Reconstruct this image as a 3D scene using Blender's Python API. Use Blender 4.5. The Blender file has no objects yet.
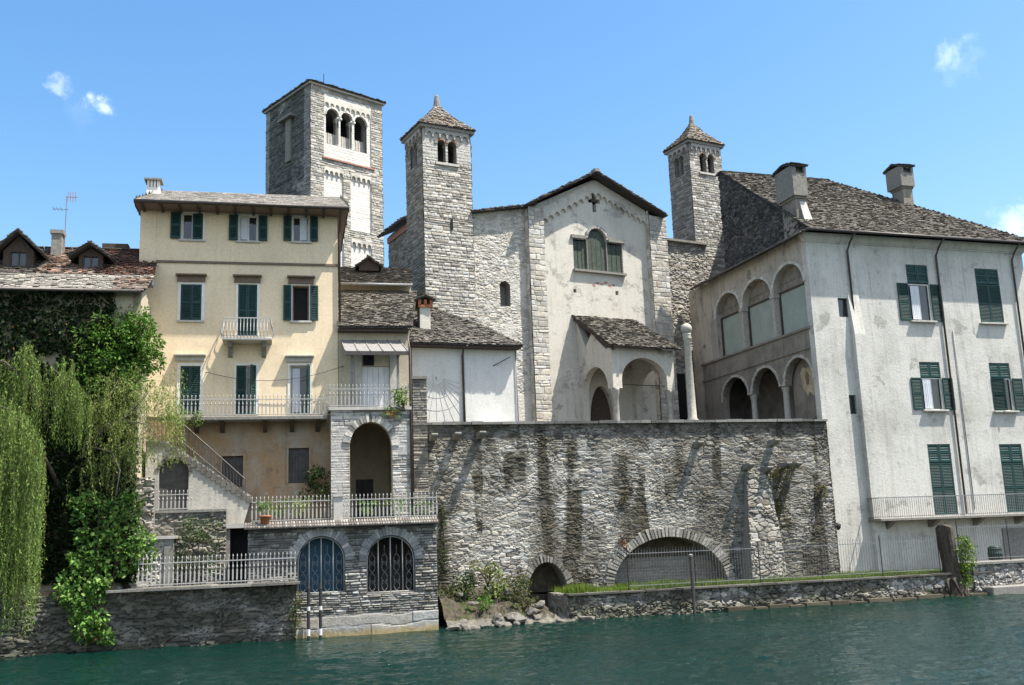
import bpy, bmesh, math, random
import numpy as np
from mathutils import Vector, Matrix
from mathutils.geometry import tessellate_polygon

# ------------------------------------------------------------------ camera, sky, sun
SC = bpy.context.scene
COL = SC.collection
F_PX = 1000.0; PITCH = math.atan(0.19); ROLL = 0.037; CAM_H = 3.7
SUN_AZ = math.radians(103); SUN_EL = math.radians(64.0)
EXPOSURE = 1.38; SKY_STRENGTH = 0.086; SUN_STRENGTH = 4.3

cam = bpy.data.cameras.new("camera"); cam_o = bpy.data.objects.new("camera", cam); COL.objects.link(cam_o)
cam.sensor_width = 36.0; cam.lens = F_PX / 1024 * 36.0; cam.clip_end = 6000
_X = Vector((1, 0, 0)); _F = Vector((0, math.cos(PITCH), math.sin(PITCH))); _U = Vector((0, -math.sin(PITCH), math.cos(PITCH)))
_r = math.cos(ROLL) * _X - math.sin(ROLL) * _U
_u = math.sin(ROLL) * _X + math.cos(ROLL) * _U
cam_o.matrix_world = Matrix(((_r.x, _u.x, -_F.x, 0), (_r.y, _u.y, -_F.y, 0), (_r.z, _u.z, -_F.z, CAM_H), (0, 0, 0, 1)))
SC.camera = cam_o

SC.view_settings.view_transform = 'Standard'; SC.view_settings.look = 'None'
SC.view_settings.exposure = EXPOSURE; SC.view_settings.gamma = 1.0; SC.view_settings.use_curve_mapping = False
SC.cycles.max_bounces = 6; SC.cycles.diffuse_bounces = 3; SC.cycles.transparent_max_bounces = 6

def ray(px, py):
    dx = px - 512; dy = py - 342.5
    a = dx * math.cos(ROLL) - dy * math.sin(ROLL); b = -dx * math.sin(ROLL) - dy * math.cos(ROLL)
    return a, F_PX * math.cos(PITCH) - b * math.sin(PITCH), F_PX * math.sin(PITCH) + b * math.cos(PITCH)

def build_world():
    w = bpy.data.worlds.new("World"); SC.world = w; w.use_nodes = True
    nt = w.node_tree; N = nt.nodes; L = nt.links; N.clear()
    out = N.new('ShaderNodeOutputWorld'); bg = N.new('ShaderNodeBackground'); bg.inputs[1].default_value = SKY_STRENGTH
    sky = N.new('ShaderNodeTexSky'); sky.sky_type = 'NISHITA'; sky.sun_disc = False
    sky.sun_elevation = SUN_EL; sky.sun_rotation = SUN_AZ; sky.altitude = 300; sky.air_density = 1.35; sky.dust_density = 2.0; sky.ozone_density = 1.5
    hsv = N.new('ShaderNodeHueSaturation'); hsv.inputs['Saturation'].default_value = 1.33; hsv.inputs['Value'].default_value = 1.06
    L.new(sky.outputs[0], hsv.inputs['Color'])
    tc = N.new('ShaderNodeTexCoord')
    noi = N.new('ShaderNodeTexNoise'); noi.inputs['Scale'].default_value = 55; noi.inputs['Detail'].default_value = 6; noi.inputs['Roughness'].default_value = .62
    L.new(tc.outputs['Generated'], noi.inputs['Vector'])
    prev = hsv.outputs[0]
    for (px, py, rad, amt) in ((101, 106, .010, .55), (58, 87, .006, .25), (955, 56, .012, .2), (1012, 226, .022, .42), (84, 114, .018, .05), (960, 62, .022, .14), (1040, 232, .03, .55)):
        d = Vector(ray(px, py)).normalized()
        dist = N.new('ShaderNodeVectorMath'); dist.operation = 'DISTANCE'; dist.inputs[1].default_value = d
        L.new(tc.outputs['Generated'], dist.inputs[0])
        m1 = N.new('ShaderNodeMath'); m1.operation = 'MULTIPLY_ADD'; m1.inputs[1].default_value = .062; L.new(noi.outputs[0], m1.inputs[0]); L.new(dist.outputs['Value'], m1.inputs[2])
        mr = N.new('ShaderNodeMapRange'); mr.interpolation_type = 'SMOOTHSTEP'
        mr.inputs['From Min'].default_value = rad + .034; mr.inputs['From Max'].default_value = .022; mr.inputs['To Min'].default_value = 0; mr.inputs['To Max'].default_value = amt
        L.new(m1.outputs[0], mr.inputs['Value'])
        mx = N.new('ShaderNodeMix'); mx.data_type = 'RGBA'; mx.inputs['B'].default_value = (8.2, 8.6, 9.0, 1)
        L.new(mr.outputs[0], mx.inputs['Factor']); L.new(prev, mx.inputs['A']); prev = mx.outputs['Result']
    # unseen bank of white cloud behind the viewer, added to brighten the ambient fill
    nb = N.new('ShaderNodeTexNoise'); nb.inputs['Scale'].default_value = 3.2; nb.inputs['Detail'].default_value = 6; L.new(tc.outputs['Generated'], nb.inputs['Vector'])
    dt = N.new('ShaderNodeVectorMath'); dt.operation = 'DOT_PRODUCT'; dt.inputs[1].default_value = (-.1, -.95, .3); L.new(tc.outputs['Generated'], dt.inputs[0])
    sm = N.new('ShaderNodeMath'); sm.operation = 'MULTIPLY_ADD'; sm.inputs[1].default_value = .9; L.new(nb.outputs[0], sm.inputs[0]); L.new(dt.outputs['Value'], sm.inputs[2])
    mr = N.new('ShaderNodeMapRange'); mr.interpolation_type = 'SMOOTHSTEP'; mr.inputs['From Min'].default_value = .55; mr.inputs['From Max'].default_value = .95; mr.inputs['To Max'].default_value = .36; L.new(sm.outputs[0], mr.inputs['Value'])
    mx = N.new('ShaderNodeMix'); mx.data_type = 'RGBA'; mx.inputs['B'].default_value = (7.9, 8.1, 8.3, 1); L.new(mr.outputs[0], mx.inputs['Factor']); L.new(prev, mx.inputs['A']); prev = mx.outputs['Result']
    L.new(prev, bg.inputs[0]); L.new(bg.outputs[0], out.inputs[0])
build_world()

sun = bpy.data.lights.new("sun", 'SUN'); sun.energy = SUN_STRENGTH; sun.angle = math.radians(.53); sun.color = (1, .945, .855)
sun_o = bpy.data.objects.new("sun", sun); COL.objects.link(sun_o)
_sd = Vector((math.sin(SUN_AZ) * math.cos(SUN_EL), math.cos(SUN_AZ) * math.cos(SUN_EL), math.sin(SUN_EL)))
sun_o.rotation_euler = _sd.to_track_quat('Z', 'Y').to_euler(); sun_o.location = (30, 0, 60)

# ------------------------------------------------------------------ frames: vertical reference planes of the real facades
class Frame:
    """A vertical plane through a surveyed point, turned by th degrees; local axes u (along), v (inward), z (up)."""
    def __init__(s, th, px, py, Y):
        d = ray(px, py); t = Y / d[1]; s.ox, s.oy = d[0] * t, Y
        s.th = math.radians(th); s.c = math.cos(s.th); s.s = math.sin(s.th)
    def loc(s, x, y):
        return (x - s.ox) * s.c + (y - s.oy) * s.s, -(x - s.ox) * s.s + (y - s.oy) * s.c
    def uz(s, px, py, v=0.0):
        d = ray(px, py); t = (-s.s * s.ox + s.c * s.oy + v) / (-s.s * d[0] + s.c * d[1])
        return s.loc(d[0] * t, d[1] * t)[0], CAM_H + d[2] * t
    def vz(s, px, py, u0):
        d = ray(px, py); t = (s.c * s.ox + s.s * s.oy + u0) / (s.c * d[0] + s.s * d[1])
        return s.loc(d[0] * t, d[1] * t)[1], CAM_H + d[2] * t
    def uv(s, px, py, z):
        d = ray(px, py); t = (z - CAM_H) / d[2]
        return s.loc(d[0] * t, d[1] * t)
    def u(s, px, py, v=0.0): return s.uz(px, py, v)[0]
    def z(s, px, py, v=0.0): return s.uz(px, py, v)[1]
    def box(s, x0, y0, x1, y1, v=0.0):
        ym = (y0 + y1) / 2; xm = (x0 + x1) / 2
        return s.u(x0, ym, v), s.u(x1, ym, v), s.z(xm, y1, v), s.z(xm, y0, v)

def depth_water(px, py):
    d = ray(px, py); return d[1] * (-CAM_H) / d[2]

FY = Frame(13, 250, 480, 42.75)
FA = Frame(14, 340, 636, depth_water(340, 636))
FQ = Frame(16, 640, 616, depth_water(640, 616))
FB = Frame(14.5, 640, 583, 47.0)
FP = Frame(17.5, 830, 570, 50.9)
FC = Frame(28, 590, 400, 58.0)
FT = Frame(42, 310.5, 180, 68.0)
FL = Frame(13, 70, 300, 38.3)
FS = Frame(20, 465, 400, 47.2)

# ------------------------------------------------------------------ object helpers
def tag(o, label=None, cat=None, group=None, kind=None):
    if label: o['label'] = label
    if cat: o['category'] = cat
    if group: o['group'] = group
    if kind: o['kind'] = kind
    return o

def thing(name, fr, label, cat, group=None, at=(0, 0, 0), rot=0):
    o = bpy.data.objects.new(name, None); o.empty_display_size = .3; COL.objects.link(o)
    if fr is None: o.location = at; o.rotation_euler = (0, 0, rot)
    else:
        u, v, z = at
        o.location = (fr.ox + u * fr.c - v * fr.s, fr.oy + u * fr.s + v * fr.c, z); o.rotation_euler = (0, 0, fr.th + rot)
    return tag(o, label, cat, group)

def copy_tree(o, parent=None):
    c = o.copy(); COL.objects.link(c)
    if parent: c.parent = parent
    for ch in [x for x in COL.objects if x.parent == o]: copy_tree(ch, c)
    return c

def arch(u0, u1, zs, zc, n=14):
    """points of an arch from (u0,zs) over the crown zc to (u1,zs)"""
    m = (u0 + u1) / 2; a = (u1 - u0) / 2; h = zc - zs
    return [(m - a * math.cos(math.pi * i / n), zs + h * math.sin(math.pi * i / n)) for i in range(n + 1)]

class MB:
    def __init__(s): s.v = []; s.f = []; s.c = []; s.col = (1, 1, 1)
    def add(s, vs, fs):
        b = len(s.v); s.v += [tuple(p) for p in vs]; s.f += [tuple(i + b for i in f) for f in fs]; s.c += [s.col] * len(vs); return s
    def box(s, u0, u1, v0, v1, z0, z1):
        return s.add([(u0, v0, z0), (u1, v0, z0), (u1, v1, z0), (u0, v1, z0), (u0, v0, z1), (u1, v0, z1), (u1, v1, z1), (u0, v1, z1)],
                     [(0, 3, 2, 1), (4, 5, 6, 7), (0, 1, 5, 4), (1, 2, 6, 5), (2, 3, 7, 6), (3, 0, 4, 7)])
    def hexa(s, p):  # 8 points bottom 4 then top 4
        return s.add(p, [(0, 3, 2, 1), (4, 5, 6, 7), (0, 1, 5, 4), (1, 2, 6, 5), (2, 3, 7, 6), (3, 0, 4, 7)])
    def wall(s, outer, holes=(), d0=0.0, d1=.35, plane='uz'):
        m = (lambda a, d, z: (a, d, z)) if plane == 'uz' else (lambda a, d, z: (d, a, z)) if plane == 'vz' else (lambda a, d, z: (a, z, d))
        loops = [outer] + list(holes); tris = tessellate_polygon([[Vector((a, z, 0)) for a, z in lp] for lp in loops])
        flat = [p for lp in loops for p in lp]; n = len(flat); b = len(s.v)
        s.v += [m(a, d0, z) for a, z in flat] + [m(a, d1, z) for a, z in flat]; s.c += [s.col] * (2 * n)
        for t in tris:
            s.f.append(tuple(b + i for i in t)); s.f.append(tuple(b + n + i for i in reversed(t)))
        k = 0
        for lp in loops:
            q = len(lp)
            for i in range(q):
                j = (i + 1) % q; s.f.append((b + k + i, b + k + j, b + n + k + j, b + n + k + i))
            k += q
        return s
    def tube(s, pts, r, n=8, r1=None, cap=True):
        pts = [Vector(p) for p in pts]; k = len(pts); b = len(s.v)
        for i, p in enumerate(pts):
            t = (pts[min(i + 1, k - 1)] - pts[max(i - 1, 0)]).normalized()
            a = t.cross(Vector((0, 0, 1)) if abs(t.z) < .9 else Vector((1, 0, 0))).normalized(); c = t.cross(a)
            rr = r if r1 is None else r + (r1 - r) * i / (k - 1)
            for j in range(n):
                q = p + (a * math.cos(2 * math.pi * j / n) + c * math.sin(2 * math.pi * j / n)) * rr
                s.v.append(tuple(q)); s.c.append(s.col)
        for i in range(k - 1):
            for j in range(n):
                j2 = (j + 1) % n; s.f.append((b + i * n + j, b + i * n + j2, b + (i + 1) * n + j2, b + (i + 1) * n + j))
        if cap:
            s.f.append(tuple(b + j for j in range(n))[::-1]); s.f.append(tuple(b + (k - 1) * n + j for j in range(n)))
        return s
    def lathe(s, prof, c=(0, 0), n=16):
        b = len(s.v); k = len(prof)
        for r, z in prof:
            for j in range(n):
                s.v.append((c[0] + r * math.cos(2 * math.pi * j / n), c[1] + r * math.sin(2 * math.pi * j / n), z)); s.c.append(s.col)
        for i in range(k - 1):
            for j in range(n):
                j2 = (j + 1) % n; s.f.append((b + i * n + j, b + i * n + j2, b + (i + 1) * n + j2, b + (i + 1) * n + j))
        s.f.append(tuple(b + j for j in range(n))[::-1]); s.f.append(tuple(b + (k - 1) * n + j for j in range(n)))
        return s
    def build(s, name, mat, parent=None, smooth=False, bevel=0):
        me = bpy.data.meshes.new(name); me.from_pydata(s.v, [], s.f)
        bm = bmesh.new(); bm.from_mesh(me); bmesh.ops.recalc_face_normals(bm, faces=bm.faces); bm.to_mesh(me); bm.free()
        if any(c != (1, 1, 1) for c in s.c[::7]) and len(me.vertices) == len(s.c):
            at = me.attributes.new('Col', 'FLOAT_COLOR', 'POINT')
            at.data.foreach_set('color', np.hstack([np.array(s.c, np.float32), np.ones((len(s.c), 1), np.float32)]).ravel())
        me.materials.append(mat)
        if smooth: me.polygons.foreach_set('use_smooth', [True] * len(me.polygons))
        o = bpy.data.objects.new(name, me); COL.objects.link(o)
        if parent: o.parent = parent
        if bevel:
            md = o.modifiers.new('bevel', 'BEVEL'); md.width = bevel; md.segments = 1; md.limit_method = 'ANGLE'
        return o

def raw_mesh(name, V, Fq, C, mat, parent=None, smooth=False):
    me = bpy.data.meshes.new(name); nv = len(V); nf = len(Fq); k = Fq.shape[1]
    me.vertices.add(nv); me.vertices.foreach_set('co', np.asarray(V, np.float32).ravel())
    me.loops.add(nf * k); me.loops.foreach_set('vertex_index', np.asarray(Fq, np.int32).ravel())
    me.polygons.add(nf); me.polygons.foreach_set('loop_start', np.arange(0, nf * k, k, dtype=np.int32))
    me.update(calc_edges=True)
    if C is not None:
        at = me.attributes.new('Col', 'FLOAT_COLOR', 'POINT')
        at.data.foreach_set('color', np.hstack([np.asarray(C, np.float32), np.ones((nv, 1), np.float32)]).ravel())
    me.polygons.foreach_set('use_smooth', np.full(nf, smooth))
    me.materials.append(mat)
    o = bpy.data.objects.new(name, me); COL.objects.link(o)
    if parent: o.parent = parent
    return o

# ------------------------------------------------------------------ numpy noise
def hash2(i, j, s=0):
    n = (i.astype(np.int64) * 374761393 + j.astype(np.int64) * 668265263 + s * 1442695041) & 0xffffffff
    n = ((n ^ (n >> 13)) * 1274126177) & 0xffffffff
    n = (n ^ (n >> 16)) & 0xffffffff
    return (n % 100003) / 100003.0
def vnoise(x, y, s=0):
    i = np.floor(x); j = np.floor(y); a = x - i; b = y - j; a = a * a * (3 - 2 * a); b = b * b * (3 - 2 * b)
    return (hash2(i, j, s) * (1 - a) + hash2(i + 1, j, s) * a) * (1 - b) + (hash2(i, j + 1, s) * (1 - a) + hash2(i + 1, j + 1, s) * a) * b
def fbm(x, y, s=0, o=4):
    r = 0; a = .5
    for k in range(o): r = r + a * vnoise(x * 2 ** k, y * 2 ** k, s + k); a *= .5
    return r / (1 - .5 ** o)
def sstep(a, b, x):
    t = np.clip((x - a) / (b - a), 0, 1); return t * t * (3 - 2 * t)

GREY = [(.165, .152, .132), (.27, .252, .222), (.39, .37, .33), (.51, .485, .435)]
PALE = [(.31, .29, .25), (.42, .395, .345), (.52, .49, .435), (.6, .57, .51)]
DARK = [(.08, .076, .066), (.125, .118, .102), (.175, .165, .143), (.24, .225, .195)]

def relief(name, mat, parent, a0, a1, z0, z1, d=0.0, plane='uz', style='rubble', cell=(.42, .2), amp=.07, res=.05, keep=None,
           pal=GREY, mortar=(.2, .19, .175), seed=1, stain=None, sgn=-1, off=None, plaster=None, joint=.025, smooth=False, mortar2=None):
    """a stone wall surface: every stone modelled in relief, each with its own colour"""
    nu = max(2, int((a1 - a0) / res)); nz = max(2, int((z1 - z0) / res))
    U, Z = np.meshgrid(np.linspace(a0, a1, nu + 1), np.linspace(z0, z1, nz + 1))
    wu = U + (fbm(U * 2.1, Z * 2.1, seed + 50, 3) - .5) * cell[0] * .5; wz = Z + (fbm(U * 1.4, Z * 2.3, seed + 60, 3) - .5) * cell[1] * 1.0
    if style == 'rubble':
        def cells(cw, ch, sd):
            x = wu / cw; y = wz / ch; i0 = np.floor(x); j0 = np.floor(y)
            f1 = np.full(U.shape, 9.); f2 = np.full(U.shape, 9.); ci = np.zeros(U.shape); cj = np.zeros(U.shape); ddx = np.zeros(U.shape); ddy = np.zeros(U.shape)
            for di in (-1, 0, 1):
                for dj in (-1, 0, 1):
                    i = i0 + di; j = j0 + dj
                    sx = i + .5 + (hash2(i, j, sd) - .5) * .95 + .5 * (np.mod(j, 2) - .5); sy = j + .5 + (hash2(i, j, sd + 7) - .5) * .85
                    q = (np.abs(x - sx) ** 2.6 + np.abs(y - sy) ** 2.6) ** (1 / 2.6); m = q < f1
                    f2 = np.where(m, f1, np.minimum(f2, q)); ci = np.where(m, i, ci); cj = np.where(m, j, cj); ddx = np.where(m, x - sx, ddx); ddy = np.where(m, y - sy, ddy); f1 = np.where(m, q, f1)
            return f2 - f1, ci, cj + sd * 1000, ddx, ddy
        A1 = cells(cell[0], cell[1], seed); A2 = cells(cell[0] * .52, cell[1] * .58, seed + 17); A3 = cells(cell[0] * 1.35, cell[1] * .72, seed + 29)
        pick = hash2(np.floor(wu / .9 + .5 * vnoise(wu * 2, wz * 2, seed)), np.floor(wz / .45 + .5 * vnoise(wu * 2, wz * 2, seed + 2)), seed + 40) + .25 * (fbm(U * .5, Z * .5, seed + 41, 2) - .5)
        e, ci, cj, ddx, ddy = [np.where(pick < .4, p, np.where(pick < .72, q, r)) for p, q, r in zip(A1, A2, A3)]
        body = sstep(.0, .22, e); jm = sstep(.0, .10, e + .06 * (fbm(U * 7, Z * 7, seed + 77, 2) - .5))
    else:
        rng = np.random.RandomState(seed); hs = []; t = z0 - 1
        while t < z1 + 1: t += cell[1] * rng.uniform(.55, 1.45); hs.append(t)
        hs = np.array(hs); wzz = Z + (fbm(U * .9, Z * .9, seed + 60, 2) - .5) * cell[1] * .5
        row = np.searchsorted(hs, wzz.ravel()).reshape(U.shape); row = np.clip(row, 1, len(hs) - 1)
        ez = np.minimum(wzz - hs[row - 1], hs[row] - wzz)
        ww = cell[0] * (.6 + .9 * hash2(row, row * 0 + 3, seed)); x = (U + (fbm(U * 3, Z * 3, seed + 5, 2) - .5) * .06) / ww + hash2(row, row * 0 + 9, seed) * 5
        k = np.floor(x); lo = k + (hash2(k, row, seed + 1) - .5) * .6; hi = k + 1 + (hash2(k + 1, row, seed + 1) - .5) * .6
        k = np.where(x < lo, k - 1, np.where(x > hi, k + 1, k))
        lo = k + (hash2(k, row, seed + 1) - .5) * .6; hi = k + 1 + (hash2(k + 1, row, seed + 1) - .5) * .6
        eu = np.minimum(x - lo, hi - x) * ww; e = np.minimum(ez, eu)
        ci = k; cj = row.astype(float); body = sstep(0, joint * 1.6, e); jm = sstep(.0, joint, e)
        ddx = (x - (lo + hi) / 2); ddy = (wzz - (hs[row] + hs[row - 1]) / 2) / cell[1]
    r1 = hash2(ci, cj, seed + 11); r2 = hash2(ci, cj, seed + 12); r3 = hash2(ci, cj, seed + 13); r4 = hash2(ci, cj, seed + 14)
    h = body * (.35 + .65 * r1) + body * ((r2 - .5) * .5 * ddx + (r3 - .5) * .6 * ddy)
    h = h * amp + (fbm(U * 6, Z * 6, seed + 3, 3) - .5) * amp * .5 + (fbm(U * .35, Z * .35, seed + 8, 2) - .5) * .06
    P = np.array(pal); idx = np.clip(r4 * (len(P) - 1), 0, len(P) - 1.001); ii = idx.astype(int); fr = (idx - ii)[..., None]
    C = P[ii] * (1 - fr) + P[ii + 1] * fr
    C = C * (.82 + .36 * fbm(U * 9, Z * 9, seed + 20, 3))[..., None]
    C = C * np.stack([1 + .08 * (r2 - .5), np.ones_like(r2), 1 - .12 * (r2 - .5)], -1)
    mo = np.array(mortar)
    if mortar2 is not None: mk = sstep(.38, .60, fbm(U * .8, Z * .8, seed + 88, 4))[..., None]; mo = mo * (1 - mk) + np.array(mortar2) * mk; h = h * (1 - .35 * mk[..., 0]); C = C * (.62 + .38 * sstep(.28, .58, fbm(U * .55, Z * .6, seed + 99, 4)))[..., None]
    C = C * jm[..., None] + mo * (1 - jm)[..., None]
    if plaster is not None:
        pm, pc = plaster(U, Z); pm = pm[..., None]; C = C * (1 - pm) + np.array(pc) * pm * (.88 + .24 * fbm(U * 3, Z * 3, seed + 31, 4))[..., None]
        h = h * (1 - .8 * pm[..., 0]) + .6 * amp * .8 * pm[..., 0]
    if stain is not None:
        sm, scol = stain(U, Z); sm = sm[..., None]; C = C * (1 - sm) + C * np.array(scol) * sm
    dd = d + sgn * h
    if off is not None: dd = dd + off(U, Z)
    V = np.stack([U, dd, Z], -1) if plane == 'uz' else np.stack([dd, U, Z], -1)
    idg = np.arange(U.size).reshape(U.shape)
    Fq = np.stack([idg[:-1, :-1], idg[:-1, 1:], idg[1:, 1:], idg[1:, :-1]], -1).reshape(-1, 4)
    if keep is not None:
        uc = (U[:-1, :-1] + U[1:, 1:]) / 2; zc = (Z[:-1, :-1] + Z[1:, 1:]) / 2
        Fq = Fq[keep(uc, zc).ravel()]
    return raw_mesh(name, V.reshape(-1, 3), Fq, C.reshape(-1, 3), mat, parent, smooth)

def in_arch(u, z, u0, u1, z0, zs, zc):
    m = (u0 + u1) / 2; a = (u1 - u0) / 2
    return (z > z0) & (((z <= zs) & (u > u0) & (u < u1)) | ((z > zs) & (((u - m) / a) ** 2 + ((z - zs) / (zc - zs)) ** 2 < 1)))

def voussoirs(mb, u0, u1, zs, zc, thick, d0, d1, n, rnd, gap=.12, plane='uz', pal=GREY):
    m = (u0 + u1) / 2; a = (u1 - u0) / 2; h = zc - zs
    for i in range(n):
        t0 = math.pi * (i + gap * rnd.random()) / n; t1 = math.pi * (i + 1 - gap * rnd.random()) / n; th = thick * rnd.uniform(.8, 1.2); dd = d0 - rnd.uniform(0, .04)
        q = []
        for t, k in ((t0, 0), (t1, 0), (t1, 1), (t0, 1)):
            q.append((m - (a + k * th) * math.cos(t), zs + (h + k * th) * math.sin(t)))
        b = rnd.choice(pal); gn = rnd.uniform(.82, 1.15); mb.col = tuple(x * gn for x in b)
        P = [(x, dd, z) if plane == 'uz' else (dd, x, z) for x, z in q] + [(x, d1, z) if plane == 'uz' else (d1, x, z) for x, z in q]
        mb.hexa(P)

def slates(mb, poly, pal, rnd, step=.3, w=(.25, .6), t=.035, under=True, tilt=1.0, soft=.05):
    """a pitched stone roof: rows of separate slabs over a convex planar polygon; the first edge is the eave"""
    P = [Vector(p) for p in poly]; e = (P[1] - P[0]).normalized(); n = e.cross(P[2] - P[1]).normalized()
    if n.z < 0: n = -n
    s = n.cross(e).normalized()
    if s.z < 0: s = -s
    Q = [((p - P[0]).dot(e), (p - P[0]).dot(s)) for p in P]; step *= .56; w = (w[0] * .5, w[1] * .55); t *= .6
    if under:
        mb.col = (.05, .045, .04); k = len(P); vs = [tuple(p) for p in P] + [tuple(p - Vector((0, 0, .07))) for p in P]
        mb.add(vs, [tuple(range(k)), tuple(range(k, 2 * k))] + [(i, (i + 1) % k, k + (i + 1) % k, k + i) for i in range(k)])
    bmax = max(q[1] for q in Q); b = -.02
    while b < bmax - .02:
        st = step * rnd.uniform(.85, 1.15); bm_ = b + st * .5; xs = []
        for i in range(len(Q)):
            (a0, b0), (a1, b1) = Q[i], Q[(i + 1) % len(Q)]
            bb = min(max(bm_, .001), bmax - .001)
            if (b0 - bb) * (b1 - bb) <= 0 and abs(b1 - b0) > 1e-6: xs.append(a0 + (a1 - a0) * (bb - b0) / (b1 - b0))
        if len(xs) >= 2:
            lo, hi = min(xs), max(xs); a = lo - rnd.uniform(0, .08)
            while a < hi:
                ww = rnd.uniform(*w); a2 = min(a + ww, hi + .04)
                if a2 - a < .06: break
                c = pal[int(rnd.random() * len(pal))]; g = rnd.uniform(.8, 1.2); g = .5 + .5 * g; mb.col = tuple(x * g for x in c)
                th = t * rnd.uniform(.6, 1.6); r0 = th * tilt * rnd.uniform(1.0, 2.0); b0 = b - rnd.uniform(0, soft); b1 = b + st * 1.25
                def pt(aa, bb, h): return tuple(P[0] + e * aa + s * bb + n * h)
                sk = rnd.uniform(-.02, .02); g0 = .012
                mb.hexa([pt(a + g0, b0, r0), pt(a2 - g0, b0 + sk, r0), pt(a2 - g0, b1, .004), pt(a + g0, b1, .004),
                         pt(a + g0, b0, r0 + th), pt(a2 - g0, b0 + sk, r0 + th), pt(a2 - g0, b1, .004 + th * .6), pt(a + g0, b1, .004 + th * .6)])
                a = a2
        b += st
    mb.col = (1, 1, 1)

# ------------------------------------------------------------------ materials
def mat_new(name, rough=.85):
    m = bpy.data.materials.new(name); m.use_nodes = True; nt = m.node_tree
    b = nt.nodes['Principled BSDF']; b.inputs['Roughness'].default_value = rough; b.inputs['Specular IOR Level'].default_value = .3
    return m, nt, b
def simple(name, col, rough=.7, var=.12, scale=6, bump=.1, metal=0, spec=.3):
    m, nt, b = mat_new(name, rough); N, L = nt.nodes, nt.links
    tc = N.new('ShaderNodeTexCoord'); n = N.new('ShaderNodeTexNoise'); n.inputs['Scale'].default_value = scale; n.inputs['Detail'].default_value = 5
    L.new(tc.outputs['Object'], n.inputs['Vector'])
    r = N.new('ShaderNodeValToRGB'); r.color_ramp.elements[0].position = .3; r.color_ramp.elements[1].position = .7
    r.color_ramp.elements[0].color = tuple(c * (1 - var) for c in col) + (1,); r.color_ramp.elements[1].color = tuple(min(1, c * (1 + var)) for c in col) + (1,)
    L.new(n.outputs[0], r.inputs[0]); L.new(r.outputs[0], b.inputs['Base Color'])
    if bump:
        bp = N.new('ShaderNodeBump'); bp.inputs['Strength'].default_value = bump; bp.inputs['Distance'].default_value = .02; L.new(n.outputs[0], bp.inputs['Height']); L.new(bp.outputs[0], b.inputs['Normal'])
    b.inputs['Metallic'].default_value = metal; b.inputs['Specular IOR Level'].default_value = spec
    return m
def attr_mat(name, rough=.9, noise=.25, bump=.35, scale=14, transl=0, spec=.2):
    m, nt, b = mat_new(name, rough); N, L = nt.nodes, nt.links; b.inputs['Specular IOR Level'].default_value = spec
    a = N.new('ShaderNodeAttribute'); a.attribute_name = 'Col'
    tc = N.new('ShaderNodeTexCoord'); n = N.new('ShaderNodeTexNoise'); n.inputs['Scale'].default_value = scale; n.inputs['Detail'].default_value = 6; n.inputs['Roughness'].default_value = .65
    L.new(tc.outputs['Object'], n.inputs['Vector'])
    mr = N.new('ShaderNodeMapRange'); mr.inputs['From Min'].default_value = .3; mr.inputs['From Max'].default_value = .7; mr.inputs['To Min'].default_value = 1 - noise; mr.inputs['To Max'].default_value = 1 + noise
    L.new(n.outputs[0], mr.inputs['Value'])
    mx = N.new('ShaderNodeVectorMath'); mx.operation = 'SCALE'; L.new(a.outputs['Color'], mx.inputs[0]); L.new(mr.outputs[0], mx.inputs['Scale']); L.new(mx.outputs[0], b.inputs['Base Color'])
    if bump:
        bp = N.new('ShaderNodeBump'); bp.inputs['Strength'].default_value = bump; bp.inputs['Distance'].default_value = .03; L.new(n.outputs[0], bp.inputs['Height']); L.new(bp.outputs[0], b.inputs['Normal'])
    if transl:
        t = N.new('ShaderNodeBsdfTranslucent'); L.new(mx.outputs[0], t.inputs['Color']); ms = N.new('ShaderNodeMixShader'); ms.inputs[0].default_value = transl
        L.new(b.outputs[0], ms.inputs[1]); L.new(t.outputs[0], ms.inputs[2]); L.new(ms.outputs[0], N['Material Output'].inputs['Surface'])
    return m
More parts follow.
